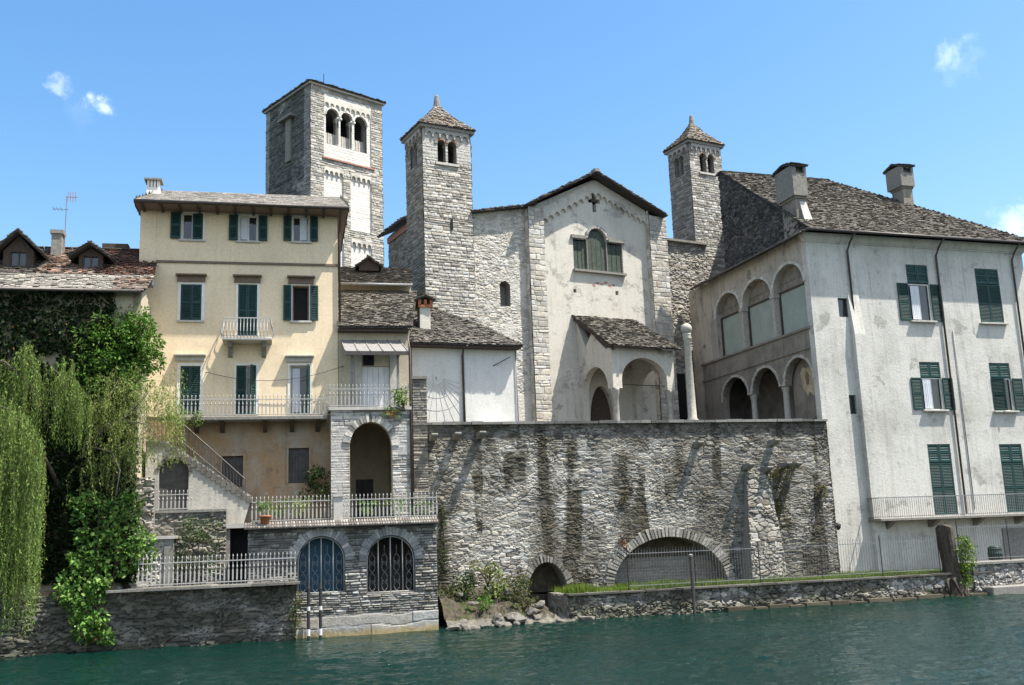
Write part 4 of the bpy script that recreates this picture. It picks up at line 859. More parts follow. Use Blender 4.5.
    railing(r, [(U(252, 515, .3), .3, .07), (u1 + .1, .3, .07)], .98, .155, 'spear', 'white_iron')
    q = MB(); q.box(U(338, 510, .3) - .18, U(338, 510, .3) + .18, .1, .5, 0, 1.0); q.box(U(338, 510, .3) - .23, U(338, 510, .3) + .23, .05, .55, 1.0, 1.1); q.build('stone_post', M['trim'], r)
    plate('upper_terrace_ground', [W(f, u0 + du - .1, 1.0), W(f, u1 + du, 1.0), W(f, u1 + du, 6.0), W(f, u0 + du - .1, 6.0)], zt + .125, M['soil'], thick=.2)
    return zt
ZT_A = boathouse()

# ------------------------------------------------------------------ low terrace at the left, its wall, stair house and walls
def low_terrace():
    f = FA; v0 = -.3; U = lambda x, y, v=v0: f.u(x, y, v); Z = lambda x, y, v=v0: f.z(x, y, v)
    t = thing('terrace_wall', f, 'dark stone lake wall under the low left terrace, shaded by its projecting slab', 'wall', at=(U(200, 620), v0, 0)); du = U(200, 620)
    zt = Z(200, 586, v0 - .45); a0 = U(-90, 620) - du; a1 = U(296, 615) - du
    q = MB(); q.box(a0, a1, .05, 1.2, -.6, zt - .1); q.build('core', M['granite'], t)
    def st(u, z): n = fbm(u * .8, z * 2, 19, 4); return np.clip(.8 * sstep(.35, .6, n) + .7 * sstep(.4, .1, z), 0, .9), (.4, .42, .36)
    relief('masonry', M['stone'], t, a0, a1, -.2, zt - .1, 0, cell=(.55, .17), amp=.08, res=.05, pal=DARK, mortar=(.07, .066, .058), seed=61, stain=st)  # stones darkened to put the slab's shade into their colour, besides the stains
    q = MB(); s0 = U(108, 588) - du; mb = MB(); x = s0
    while x < a1 + .1:
        w = R.uniform(.5, 1.1); g = R.uniform(.12, .22); mb.col = (g, g * .96, g * .86); mb.box(x + .008, min(x + w, a1 + .14) - .008, -.5 - R.uniform(0, .04), 1.2, zt - .1, zt - R.uniform(0, .02)); x += w
    mb.build('slab', M['stone'], t)
    q = MB(); q.box(a0, s0 - .01, .0, 1.2, zt - .1, zt); q.build('earth_edge', M['soil'], t)
    plate('low_terrace_ground', [W(f, a0 + du, .9), W(f, a1 + du + .2, .9), W(f, a1 + du - 1.2, 6.0), W(f, a0 + du, 6.0)], zt - .01, M['soil'], thick=.5)
    r = thing('terrace_railing', f, 'white iron railing along the low terrace just above the dark lake wall', 'railing', 'white iron railings', at=(du, v0 - .35, zt))
    railing(r, [(U(138, 585, -.65) - du, 0, .03), (U(295, 583, -.65) - du, 0, .03)], 1.05, .155, 'spear', 'white_iron')
    # capped rubble wall and ledge
    fy = FY; vw = -3.0
    w = thing('garden_wall', fy, 'low rubble garden wall with a flat stone cap behind the low terrace railing', 'wall', at=(fy.u(150, 560, vw), vw, zt - .02)); d2 = fy.u(150, 560, vw); b0, b1 = fy.u(118, 560, vw) - d2, fy.u(172.5, 560, vw) - d2; zc = fy.z(150, 539, vw) - zt
    q = MB(); q.box(b0, b1 - .03, .05, 1.7, 0, zc); q.build('core', M['granite'], w); relief('masonry', M['stone'], w, b0, b1, 0, zc, 0, cell=(.4, .17), amp=.08, pal=GREY[1:], seed=62)
    q = MB(); q.box(b1 - .3, b1 + .02, -.1, .3, 0, zc); q.build('end_post', M['granite'], w); q = MB(); q.box(b0, b1 + .1, -.16, 1.7, zc, zc + .12); q.build('cap', M['trim'], w)
    return zt
ZT_L = low_terrace()

def stair_house():
    f = FY; v0 = -1.35; U = lambda x, y, v=v0: f.u(x, y, v); Z = lambda x, y, v=v0: f.z(x, y, v); du = U(200, 500)
    t = thing('outside_stair', f, 'grey plastered outside stair with dark iron banister and an arched door under its flight', 'staircase', at=(du, v0, ZT_L)); B = ZT_L
    P = lambda x, y: (U(x, y) - du, Z(x, y) - B)
    A0, A1 = P(158.5, 485)[0], P(188.5, 485)[0]; zs, zc, zd = P(170, 472)[1], P(173, 458.5)[1], P(173, 512)[1]
    hole = [(A0, zd)] + arch(A0, A1, zs, zc) + [(A1, zd)]
    top = [P(252, 496), P(236, 487), P(213, 471), P(190, 456), P(167, 441), P(146, 440)]
    m = MB(); m.wall([(P(146, 500)[0], 0), P(242, 530)[0:1] + (0,)] + [P(242.5, 527)] + top, [hole], 0, .3); m.build('stair_wall', M['stairwall'], t)
    q = MB(); ar = [(A0 + .01, zd)] + arch(A0 + .01, A1 - .01, zs, zc - .01) + [(A1 - .01, zd)]; q.wall(ar, (), .2, .27); dd = q.build('arched_door', M['greywood'], t)
    mb = MB(); voussoirs(mb, A0, A1, zs, zc, .14, -.015, .2, 13, R, .06, pal=DARK); mb.build('arch_trim', M['stone'], t)
    a, b = P(167, 441), P(252, 496); n = 17; q = MB()
    for i in range(n):
        x0 = a[0] + (b[0] - a[0]) * i / n; x1 = a[0] + (b[0] - a[0]) * (i + 1) / n; z1 = a[1] + (b[1] - a[1]) * i / n; q.box(x0 - .04, x1, -.06, 1.3, z1 - .16 - .25, z1 - .16 + .04)
    q.box(P(146, 440)[0], a[0], -.06, 1.3, a[1] - .2, a[1]); q.build('steps', M['rock'], t)
    q = MB(); hr = [P(150, 420), P(177.5, 419), P(245, 479)]; base = [P(150, 441), P(177.5, 447), P(246, 492)]
    for (p, p2) in zip(hr[:-1], hr[1:]): q.tube([(p[0], .0, p[1]), (p2[0], .0, p2[1])], .026, 6); q.tube([(p[0], .0, p[1] - .75), (p2[0], .0, p2[1] - .6)], .014, 5)
    for k in range(2):
        (p, p2), (g0, g1) = (hr[k], hr[k + 1]), (base[k], base[k + 1]); m_ = 7 if k == 0 else 22
        for i in range(m_ + 1):
            s = i / m_; q.tube([(p[0] + (p2[0] - p[0]) * s, 0, p[1] + (p2[1] - p[1]) * s), (g0[0] + (g1[0] - g0[0]) * s, 0, g0[1] + (g1[1] - g0[1]) * s - .1)], .013, 5)
    q.build('banister', M['metal'], t)
    # ledge in front of the arched door with its own railing
    v1 = -2.2; lu0, lu1 = f.u(150, 515, v1), f.u(191, 515, v1); zl = f.z(170, 513, v1)
    w = thing('ledge_wall', f, 'rough dark stone ledge carrying a short white railing before the arched stair door', 'wall', at=((lu0 + lu1) / 2, v1, ZT_L)); h = zl - ZT_L; hw = (lu1 - lu0) / 2; ext = f.u(226, 540, v1) - lu1
    q = MB(); q.box(-hw, hw + ext, .05, .83, 0, h); q.build('core', M['granite'], w); relief('masonry', M['stone'], w, -hw - .6, hw + ext, 0, h, 0, cell=(.4, .18), amp=.09, pal=DARK, seed=63)
    q = MB(); q.box(-hw - .1, hw + ext, -.1, .84, h, h + .1); q.build('cap', M['granite'], w)
    r = thing('terrace_railing', f, 'short white iron railing in front of the arched stair door', 'railing', 'white iron railings', at=((lu0 + lu1) / 2, v1, zl + .1)); railing(r, [(-hw, .05, 0), (hw, .05, 0)], .75, .155, 'spear', 'white_iron')
    # rubble slope at the far left and passage lintel
    v2 = -2.6; w = thing('rubble_wall', f, 'tall rough rubble wall, half overgrown, left of the arched stair door', 'wall', at=(f.u(125, 540, v2), v2, ZT_L)); d3 = f.u(125, 540, v2)
    a0, a1 = f.u(96, 540, v2) - d3, f.u(153, 540, v2) - d3; h = f.z(125, 478, v2) - ZT_L
    q = MB(); q.box(a0, a1, .06, .8, 0, h - .05); q.build('core', M['granite'], w); relief('masonry', M['stone'], w, a0, a1, 0, h, 0, cell=(.45, .2), amp=.12, pal=GREY[:3], seed=64)
    v3 = -2.0; w = thing('passage_doorway', f, 'dark doorway under a stone lintel at the foot of the outside stair', 'doorway', at=(f.u(238, 555, v3), v3, ZT_L)); d3 = f.u(238, 555, v3)
    a0, a1 = f.u(224, 555, v3) - d3, f.u(250, 555, v3) - d3; h = f.z(240, 528, v3) - ZT_L
    q = MB(); q.box(a0, a0 + .22, 0, .6, 0, h); q.build('jamb', M['granite'], w); q = MB(); q.box(a0 - .05, a1, -.1, .64, h, h + .18); q.build('lintel', M['trim'], w); q = MB(); q.box(a0 + .22, a1, .55, .62, 0, h); q.build('opening', M['dark'], w)
stair_house()

# ------------------------------------------------------------------ quay with lawn, iron fence
def quay():
    f = FQ; U = f.u; Z = f.z; zt = Z(760, 583); a0 = U(569, 605); am = U(972, 580); a1 = U(1075, 575); ZTQ = zt
    t = thing('quay_wall', f, 'low dark rubble quay wall at the waterline below the strip of lawn', 'wall', at=(U(760, 600), 0, 0)); du = U(760, 600)
    q = MB(); q.box(a0 - du, am - du, .05, 1.0, -.6, zt - .09); q.build('core', M['granite'], t)
    def st(u, z): n = fbm(u * .7, z * 1.5, 29, 4); return np.clip(.75 * sstep(.4, .6, n + .25 * sstep(-4, -9, u)) + .6 * sstep(.55, .2, z), 0, .9), (.36, .37, .3)
    relief('masonry', M['stone'], t, a0 - du, am - du, -.2, zt - .09, 0, cell=(.34, .2), amp=.09, res=.045, pal=[(.1, .095, .085), (.18, .17, .15), (.27, .255, .23), (.45, .43, .39)], mortar=(.05, .047, .042), seed=71, stain=st)
    relief('end_face', M['stone'], t, 0, 2.5, -.2, zt - .09, a0 - du, plane='vz', cell=(.34, .2), amp=.09, res=.06, pal=DARK, seed=72)
    q = MB(); q.box(a0 - du + .02, a0 - du + .4, .05, 3.0, -.6, zt - .09); q.build('return_core', M['granite'], t)
    mb = MB(); x = a0 - du - .05
    while x < am - du:
        w = R.uniform(.5, 1.2); g = R.uniform(.07, .13); mb.col = (g, g * .95, g * .82); mb.box(x + .008, x + w - .008, -.16 - R.uniform(0, .05), .5, zt - .09, zt - R.uniform(0, .03)); x += w
    mb.build('coping', M['stone'], t)
    mb = MB(); x = U(722, 600) - du
    while x < am - du + .2:
        w = R.uniform(.7, 1.5); g = R.uniform(.06, .14); mb.col = (g, g * .86, g * .6); h = R.uniform(.04, .17); mb.box(x + R.uniform(.03, .12), x + w - .02, -.3 - R.uniform(0, .12), -.02, -.5, h); x += w
    mb.build('footing', M['stone'], t)
    t2 = thing('quay_wall', f, 'pale pebbly quay wall with a smooth concrete footing right of the tree stump', 'wall', at=(U(1010, 575), -.1, 0)); d2 = U(1010, 575)
    z2 = Z(1000, 561); q = MB(); q.box(am - d2, a1 - d2, .05, 1.2, -.6, z2 - .1); q.build('core', M['granite'], t2)
    relief('masonry', M['stone'], t2, am - d2, a1 - d2, .2, z2 - .1, 0, cell=(.3, .2), amp=.09, res=.045, pal=[(.12, .115, .105), (.2, .19, .175), (.28, .27, .25), (.4, .39, .36)], mortar=(.06, .057, .05), seed=73)
    q = MB(); q.box(am - d2, a1 - d2, -.16, 1.2, z2 - .1, z2); q.build('coping', M['granite'], t2); q = MB(); q.box(U(983, 590) - d2, a1 - d2, -.55, -.03, -.6, Z(1000, 586, -.5)); q.build('footing', M['granite'], t2, bevel=.05)
    # lawn
    p = [W(f, a0 + .1, .3), W(f, am, .3), W(f, am + .5, 3.0), W(FB, 9.6, .1), W(FB, -3.3, .1)]
    lawn = MB(); lawn.wall(p, (), zt - .02, zt - .3, 'uv'); tag(lawn.build('lawn_ground', M['soil']), kind='structure')
    rng = np.random.RandomState(4); n = 26000; u = rng.uniform(a0 + .1, am, n); vv = np.abs(rng.normal(0, 1.1, n)) + .28
    x = f.ox + u * f.c - vv * f.s; y = f.oy + u * f.s + vv * f.c
    lb = -(x - FB.ox) * FB.s + (y - FB.oy) * FB.c; k = lb < .9; x, y, u, vv = x[k], y[k], u[k], vv[k]; n = len(x)
    tall = fbm(u * .9, vv * 2, 5, 3); h = .07 + .16 * sstep(.5, .75, tall) + rng.uniform(0, .06, n); h += .25 * np.exp(-((u - U(585, 580)) / .9) ** 2) * rng.rand(n) + .18 * np.exp(-((u - U(672, 580)) / 1.6) ** 2) * rng.rand(n)
    an = rng.uniform(0, 6.28, n); lx = rng.normal(0, .05, n); ly = rng.normal(0, .05, n); w = .02
    z0 = np.full(n, zt - .03)
    V = np.stack([np.stack([x - w * np.cos(an), y - w * np.sin(an), z0], -1), np.stack([x + w * np.cos(an), y + w * np.sin(an), z0], -1), np.stack([x + lx, y + ly, z0 + h], -1)], 1).reshape(-1, 3)
    g = rng.uniform(.7, 1.3, n)[:, None] * np.array([[.11, .19, .03]]) + rng.rand(n)[:, None] * np.array([[.06, .03, .0]]); C = np.repeat(g, 3, 0)
    tag(raw_mesh('lawn_grass', V, np.arange(3 * n).reshape(-1, 3), C, M['grass']), 'short bright green grass along the top of the quay', 'grass', kind='stuff')
    # iron fences
    def fence(px0, px1, v, zb, h, label, name='iron_fence'):
        s0, s1 = U(px0, 575, v), U(px1, 575, v); d = (s0 + s1) / 2; t = thing(name, f, label, 'fence', 'iron fences on the quay', at=(d, v, zb))
        n = int((s1 - s0) / .135); q = MB()
        for i in range(n + 1):
            x = s0 - d + (s1 - s0) * i / n; q.tube([(x, 0, 0), (x, 0, h - .1), (x, -.06, h)], .0085, 4, cap=False)
        for z in (.15, h - .25): q.box(s0 - d, s1 - d, -.012, .012, z, z + .03)
        q.build('bar_panel', M['grey_iron'], t); k = max(1, int((s1 - s0) / 2.7))
        for i in range(k + 1): x = s0 - d + (s1 - s0) * i / k; MB().tube([(x, 0, 0), (x, 0, h + .08)], .022, 6).build('post', M['iron'], t)
    fence(628, 941, .18, zt, 1.75, 'long thin iron fence on the lawn edge in front of the great wall')
    fence(962, 1062, .25, z2, 1.9, 'thin iron fence on the pale quay wall right of the tree stump')
    p = thing('mooring_pole', f, 'slim grey pole standing in the water before the wide blind arch', 'pole', at=(U(694.5, 612, -.45), -.45, -.5))
    q = MB(); q.tube([(0, 0, -.5), (.0, 0, Z(695, 556, -.45) + .5)], .07, 10); q.build('shaft', M['metal'], p); q = MB(); zz = Z(695, 556, -.45) + .5; q.lathe([(.09, zz - .02), (.1, zz + .06), (.02, zz + .1)], n=10); q.build('cap', M['grey_iron'], p)
    for px, lab in ((308.5, 'left one of two black and white poles standing in the water by the blue-backed arch'), (320.5, 'right one of two black and white poles standing in the water by the blue-backed arch')):
        fa = FA; zt3 = fa.z(px, 589, -.5); p = thing('mooring_pole', fa, lab, 'pole', 'striped mooring poles', at=(fa.u(px, 620, -.5), -.5, -.5))
        q = MB(); q.tube([(0, 0, -.5), (0, 0, .9)], .06, 8); q.build('lower_shaft', M['iron'], p); q = MB(); q.tube([(0, 0, .9), (0, 0, zt3 + .5)], .062, 8); q.lathe([(.075, zt3 + .5), (.05, zt3 + .62), (.012, zt3 + .78)], n=8); q.build('upper_shaft', M['iron'], p); q = MB(); q.tube([(0, 0, 1.55), (0, 0, 1.7)], .066, 8); q.build('band', M['pole_white'], p); q = MB(); q.tube([(0, 0, .62), (0, 0, .86)], .066, 8); q.build('band', M['pole_white'], p)
    b = thing('water_barrel', f, 'dark green ribbed barrel standing behind the fence under the right balcony', 'barrel', at=(U(995.5, 556, 2.0), 2.0, z2 - .05))
    q = MB(); q.lathe([(.30, 0), (.36, .08), (.35, .3), (.37, .33), (.35, .36), (.33, .55), (.35, .58), (.28, .62)], n=20); q.build('body', M['barrel'], b, True); q = MB(); q.lathe([(.29, .62), (.27, .68), (.08, .72)], n=20); q.build('lid', M['barrel'], b, True)
    return zt
ZQ = quay()

# ------------------------------------------------------------------ palazzo on the right
def palazzo():
    f = FP; U = f.u; Z = f.z; zt = Z(900, 238.5); zb = 1.0; c0 = U(814, 330)
    t = thing('grey_palazzo', f, 'big weathered whitish house with arcaded loggia side, green shutters and two hooded chimneys', 'house', at=(c0, 0, 0)); u_ = lambda x, y, v=0.: U(x, y, v) - c0
    u1 = u_(1021, 250); D = 12.5
    def bx(x0, y0, x1, y1, v=0.): b = f.box(x0, y0, x1, y1, v); return (b[0] - c0, b[1] - c0, b[2], b[3])
    W1 = bx(908.5, 265, 930, 321); W2 = bx(977.5, 269, 1001, 323); W3 = bx(921.5, 362, 942, 410); W4 = bx(991.5, 363, 1012, 411)
    D1 = bx(931, 444, 954, 515); D2 = bx(1003, 444, 1025.5, 512); S1 = bx(838.5, 298, 849, 317); S2 = bx(849.5, 395, 857, 414)
    ops = [W1, W2, W3, W4, D1, D2, S1, S2]
    m = MB(); m.wall([(0, zb), (u1, zb), (u1, zt), (0, zt)], [rect(b) for b in ops], 0, .45); m.box(u1 - .4, u1, .45, D, zb, zt); m.box(.45, u1 - .4, D - .4, D, zb, zt); m.build('wall', M['palazzo'], t)
    q = MB(); q.box(.5, u1 - .4, .46, .55, zb, zt); q.build('inner_wall', M['dark'], t)
    # windows: louvred transom over shutters
    def pwin(b, ztr, left, right, cur=None, nm='window', sill=.2):
        zs = Z(0, 0) if False else ztr; lo = (b[0], b[1], b[2], zs - .04); w = window(t, lo, 0, nm, left, right, depth=.14, sill=sill, trim=0, curtain=cur, frame='shutter' if nm != 'window' else 'white_trim', mullion=cur is None)
        tr = MB(); hw = (b[1] - b[0]) / 2; h = b[3] - zs
        for k in (0, 1):
            s = shutter_mb(hw - .03, h - .02, 6); o = s.build('transom_shutter', M['shutter_new'], w); put(o, b[0] + .015 + k * hw, .02, zs + .01)
        q = MB(); q.box(b[0], b[1], .1, .2, zs - .04, zs); q.box(b[0], b[1], .12, .2, zs, b[3]); q.build('transom_frame', M['shutter'], w)
    pwin(W1, Z(917, 283), 'open', 'open', (W1[0] + .18, W1[0] + .72, W1[2] + .1, Z(917, 284) - .1))
    pwin(W2, Z(988, 284), 'closed', 'closed'); pwin(W3, Z(931, 377), 'open', 'open', (W3[0] + .15, W3[0] + .66, W3[2] + .08, Z(931, 377) - .12)); pwin(W4, Z(1001, 377.5), 24, 'open')
    pwin(D1, Z(940, 462), 'closed', 'closed', None, 'balcony_door', 0); pwin(D2, Z(1012, 462), 'closed', 'closed', None, 'balcony_door', 0)
    window(t, S1, 0, mullion=False, sill=0, depth=.2, frame='greywood'); window(t, S2, 0, mullion=False, sill=0, depth=.2, frame='greywood')
    # cornice and gutter
    q = MB(); q.hexa([(-.12, -.1, zt - .42), (u1 + .1, -.1, zt - .42), (u1 + .1, .2, zt - .42), (-.12, .2, zt - .42), (-.3, -.3, zt - .06), (u1 + .3, -.3, zt - .06), (u1 + .3, .2, zt - .06), (-.3, .2, zt - .06)]); q.box(-.07, u1 + .05, -.06, .2, zt - .5, zt - .422); q.build('cornice', M['palazzo'], t)
    # left side: loggia. plane u=0, along v
    V = lambda x, y: f.vz(x, y, 0 + c0)
    vE = V(700, 330)[0]; zl = zt
    def varch(xl, xr, yc, xc, ysl, ysr, yb):  # pixel bounds of an arch in the side wall: nearer end right
        va, vb = V(xr, (yc + ysr) / 2)[0], V(xl, ysl)[0]; return va, vb, (V(xl, ysl)[1] + V(xr, ysr)[1]) / 2, V(xc, yc)[1]
    up = [varch(774, 803, 262, 789, 297, 276, 0), varch(743, 771, 280, 757, 308, 296, 0), varch(716.5, 740, 293.5, 728, 321, 309, 0)]
    lowr = [varch(785.5, 812.5, 356, 799, 388, 378, 0), varch(752.5, 778.5, 367, 766, 392, 388, 0), varch(723, 748, 378.5, 735, 402, 397, 0)]
    zsill = (V(740, 353)[1] + V(800, 327)[1]) / 2; zlow = 7.9; zsp = sum(a[2] for a in up) / 3; zcr = sum(a[3] for a in up) / 3; zsp2 = sum(a[2] for a in lowr) / 3; zcr2 = sum(a[3] for a in lowr) / 3
    sm = min(.52 * (up[0][1] - up[0][0]), zcr - zsp)
    holes = [[(a[0], zsill)] + arch(a[0], a[1], zsp, zcr) + [(a[1], zsill)] for a in up]; holes += [[(a[0], zlow)] + arch(a[0], a[1], zsp2, zcr2) + [(a[1], zlow)] for a in lowr]
    uo = [(up[0][0], zsill)]
    for a in up: uo += arch(a[0], a[1], zsp, zcr)
    uo += [(up[2][1], zsill)]; lo2 = [(lowr[0][0], zlow)]
    for a in lowr: lo2 += arch(a[0], a[1], zsp2, zcr2)
    lo2 += [(lowr[2][1], zlow)]
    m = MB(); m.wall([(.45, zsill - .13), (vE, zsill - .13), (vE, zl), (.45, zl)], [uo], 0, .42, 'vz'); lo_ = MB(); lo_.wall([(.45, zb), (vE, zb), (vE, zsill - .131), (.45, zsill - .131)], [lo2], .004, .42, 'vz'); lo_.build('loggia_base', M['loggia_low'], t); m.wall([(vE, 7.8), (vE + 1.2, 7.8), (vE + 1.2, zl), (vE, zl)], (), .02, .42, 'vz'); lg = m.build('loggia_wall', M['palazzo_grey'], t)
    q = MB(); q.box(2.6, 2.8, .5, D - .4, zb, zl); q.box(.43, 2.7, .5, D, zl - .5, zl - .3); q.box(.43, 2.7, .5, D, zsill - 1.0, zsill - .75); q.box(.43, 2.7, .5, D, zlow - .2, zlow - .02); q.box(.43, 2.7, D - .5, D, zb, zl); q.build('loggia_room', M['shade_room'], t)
    q = MB(); zz = (zsill + zcr2) / 2 + .1
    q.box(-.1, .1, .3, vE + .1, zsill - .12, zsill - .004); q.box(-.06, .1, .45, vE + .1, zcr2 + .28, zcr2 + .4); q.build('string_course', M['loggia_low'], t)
    for i, a in enumerate(up):
        mb = MB(); voussoirs(mb, a[0] + .0, a[1] - .0, zsp, zcr, .17, -.05, .1, 24, R, 0, 'vz', [(.5, .48, .43)]); mb.build('arch_moulding', M['stone'], t)
        q = MB(); q.box(.36, .40, a[0], a[1], zsill, zsp); bl = q.build('pale_blind', M['blind'], t); q = MB(); q.wall([(a[0], zsp + .07)] + [p for p in arch(a[0], a[1], zsp, zcr) if p[1] > zsp + .08] + [(a[1], zsp + .07)], (), .40, .46, 'vz'); q.box(.37, .40, a[0] + .1, a[1] - .1, zsp + .5, zsp + .56); q.build('arch_panel', M['panel'], bl); q = MB(); q.box(.3, .41, a[0], a[1], zsp - .03, zsp + .07); q.box(.28, .41, a[0], a[0] + .1, zsill, zsp - .03); q.box(.28, .41, a[1] - .14, a[1], zsill, zsp - .03); q.build('blind_frame', M['wood'], bl)
    for i in (0, 1):
        a = (up[i][1] + up[i + 1][0]) / 2; w = (up[i + 1][0] - up[i][1]) / 2
        q = MB(); q.box(-.045, .3, a - max(.14, w * .8), a + max(.14, w * .8), zsill, zsp - .22); q.box(-.1, .32, a - max(.22, w), a + max(.22, w), zsp - .22, zsp); q.build('pier', M['column'], t)
    for i in (0, 1):
        a = (lowr[i][1] + lowr[i + 1][0]) / 2; q = MB(); q.lathe([(.24, zlow), (.24, zlow + .12), (.19, zlow + .2), (.165, zsp2 - .35), (.17, zsp2 - .3), (.22, zsp2 - .12), (.24, zsp2)], (.2, a), 14); q.box(-.1, .4, a - .23, a + .23, zsp2 - .004, zsp2 + .08); q.build('column', M['column'], t, True)
    for a in lowr:
        mb = MB(); voussoirs(mb, a[0], a[1], zsp2, zcr2, .14, -.03, .1, 22, R, 0, 'vz', [(.4, .385, .34)]); mb.build('arch_moulding', M['stone'], t)
    # first lower arch is walled up and carries a worn fresco
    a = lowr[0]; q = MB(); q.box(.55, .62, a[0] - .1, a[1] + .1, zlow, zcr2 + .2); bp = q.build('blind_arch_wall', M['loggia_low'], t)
    rf = random.Random(12); mb = MB(); vc = (a[0] + a[1]) / 2
    mb.col = (.42, .36, .24); mb.wall([(vc - .75, zsp2 - .3), (vc - .45, zsp2 - .8), (vc - .1, zsp2 - .5), (vc + .1, zsp2 - .75), (vc + .45, zsp2 - .25), (vc + .62, zsp2 + .6), (vc + .35, zcr2 - .45), (vc, zsp2 + .75), (vc - .3, zcr2 - .5), (vc - .65, zsp2 + .4)], (), .535, .549, 'vz')
    mb.col = (.16, .13, .1); mb.wall([(vc - .1, zsp2 - .1), (vc + .12, zsp2 - .15), (vc + .2, zsp2 + .4), (vc + .02, zsp2 + .62), (vc - .16, zsp2 + .35)], (), .522, .534, 'vz')
    mb.build('worn_fresco', M['fresco'], bp); q = MB(); q.box(.545, .56, vc - .7, vc + .3, zlow, zlow + 1.15); q.build('low_door', M['wood'], bp)
    q = MB(); vd = (lowr[1][0] + lowr[1][1]) / 2; q.box(2.56, 2.61, vd - .6, vd + .6, zlow, zlow + 2.3); q.build('loggia_door', M['wood'], t)
    q = MB(); q.box(-.045, .0, vE - .1, vE + .95, zsill + .1, zsp - .1) if False else None
    # dark gable wall above the loggia eave, roof
    va, za = V(722, 171.5); zr = za; vr = min(max(va, 5.0), 9.5)
    zr = f.vz(722, 171.5, c0)[1] if abs(va - vr) < .01 else zr
    ze = zt + .02; vf = -.72
    slope = lambda v: ze + (zr - ze) * (v - vf) / (vr - vf)
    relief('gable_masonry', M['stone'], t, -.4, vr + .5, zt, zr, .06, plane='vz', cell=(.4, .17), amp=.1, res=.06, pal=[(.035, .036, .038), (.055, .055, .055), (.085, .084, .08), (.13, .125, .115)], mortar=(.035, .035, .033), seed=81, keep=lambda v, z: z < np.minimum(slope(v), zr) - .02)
    q = MB(); q.wall([(vf + .7, zt - .02), (vr + .5, zt - .02), (vr + .5, zr - .12), (vr, zr - .12)], (), .1, .5, 'vz'); q.box(.5, u_(826, 185, vr), vr + .1, vr + .5, zt, zr - .12); q.build('gable_core', M['granite'], t)
    uh = u_(826, 185, vr); eR = u1 + .5
    mb = MB(); slates(mb, [(-.12, vf, ze), (eR, vf, ze), (uh, vr, zr), (-.12, vr, zr)], SLATE_D + SLATE[:2], R, .27, (.22, .5), .04)
    slates(mb, [(eR, vf, ze), (eR, 2 * vr - vf, ze), (uh, vr, zr)], SLATE_D, R, .4, (.3, .6), .04); slates(mb, [(eR, 2 * vr - vf, ze), (uh - 1, 2 * vr - vf, ze), (uh, vr, zr)], SLATE_D, R, .5, (.4, .6), .04); slates(mb, [(uh, vr + .6, zr - .03), (-.12, vr + .6, zr - .03), (-.12, vr, zr), (uh, vr, zr)], SLATE_D, R, .3, (.3, .5), .04)
    rb = 4.5; zr2 = zr - .3; slates(mb, [(eR - 4, vr + 8, zr2), (rb, vr + 8, zr2), (rb, vr + .55, zr - .05), (uh, vr + .55, zr - .05)], SLATE_D, R, .5, (.5, .8), .04)
    roof = mb.build('roof', M['slate'], t); q = MB(); q.wall([(vr + .5, zb), (vr + 7.8, zb), (vr + 7.8, zr2), (vr + .5, zr - .15)], (), rb + .1, rb + .6, 'vz'); q.build('rear_gable', M['granite'], t)
    mb = MB(); slates(mb, [(-.5, vr + 4.0, zt - .12), (-.5, -.5, zt - .12), (.2, -.5, zt + .18), (.2, vr + 4.0, zt + .18)], SLATE_D, R, .3, (.3, .6), .04); mb.build('loggia_eave', M['slate'], roof)
    pipe(roof, [(-.4, vf - .06, ze - .06), (eR, vf - .06, ze - .06)], .075, 'metal', 'gutter'); pipe(roof, [(-.58, vr + 4, zt - .16), (-.58, -.5, zt - .16)], .07, 'metal', 'gutter')
    for (xa, ya, xb, yb) in ((845, 240, 857, 332), (935.5, 246, 966, 514), (1008.5, 252, 1048, 512)):
        a, z0 = u_(xa, ya, -.1), zt - .15; b, z1 = u_(xb, yb, -.1), Z(xb, yb, -.1); x = (a + b) / 2; pipe(t, [(x + .1, vf - .02, z0 + .08), (x + .02, -.35, z0 - .35), (x, -.1, z0 - .75), (x, -.1, z1)], .055)
    q = MB(); x0, x1 = u_(863, 450) - .0, u_(874, 450); q.box(x0, x1, -.3, .02, zb, Z(856, 335)); q.wall([(-.3, Z(856, 335)), (.02, Z(856, 335)), (.02, Z(856, 285))], (), x0, x1, 'vz'); q.build('wall_chase', M['palazzo'], t)
    for px in (950, 961): x = u_(px, 400); pipe(t, [(x, -.04, Z(950, 330)), (x, -.04, Z(960, 510))], .025, 'grey_iron', 'conduit') if px == 961 else None
    # chimneys
    def chimney(ua, ub, va, vb, z0, z1, zh, nm='chimney', hood=.18):
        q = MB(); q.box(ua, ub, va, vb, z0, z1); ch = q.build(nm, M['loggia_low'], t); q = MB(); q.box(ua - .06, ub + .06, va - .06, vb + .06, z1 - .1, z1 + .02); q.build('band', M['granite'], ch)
        q = MB(); h = hood; zt_ = zh - .25
        q.wall([(ua - h, z1 + .02), (ub + h * .4, z1 + .02), (ub + h * .4, zt_), (ua - h, zt_)], [[(ua + .05, zt_ - .42), (ub - .08, zt_ - .42), (ub - .08, zt_ - .06), (ua + .05, zt_ - .06)]], va - h, va - h + .15); q.box(ua - h, ub + h * .4, va - h + .3, vb + h, z1 + .02, zt_); q.box(ua - h, ua + .0, va - h + .15, va - h + .3, z1 + .02, zt_); q.box(ub, ub + h * .4, va - h + .15, va - h + .3, z1 + .02, zt_); q.build('hood', M['granite'], ch)
        mb = MB(); vm = (va + vb) / 2; w0, w1 = ua - h - .1, ub + h * .4 + .1
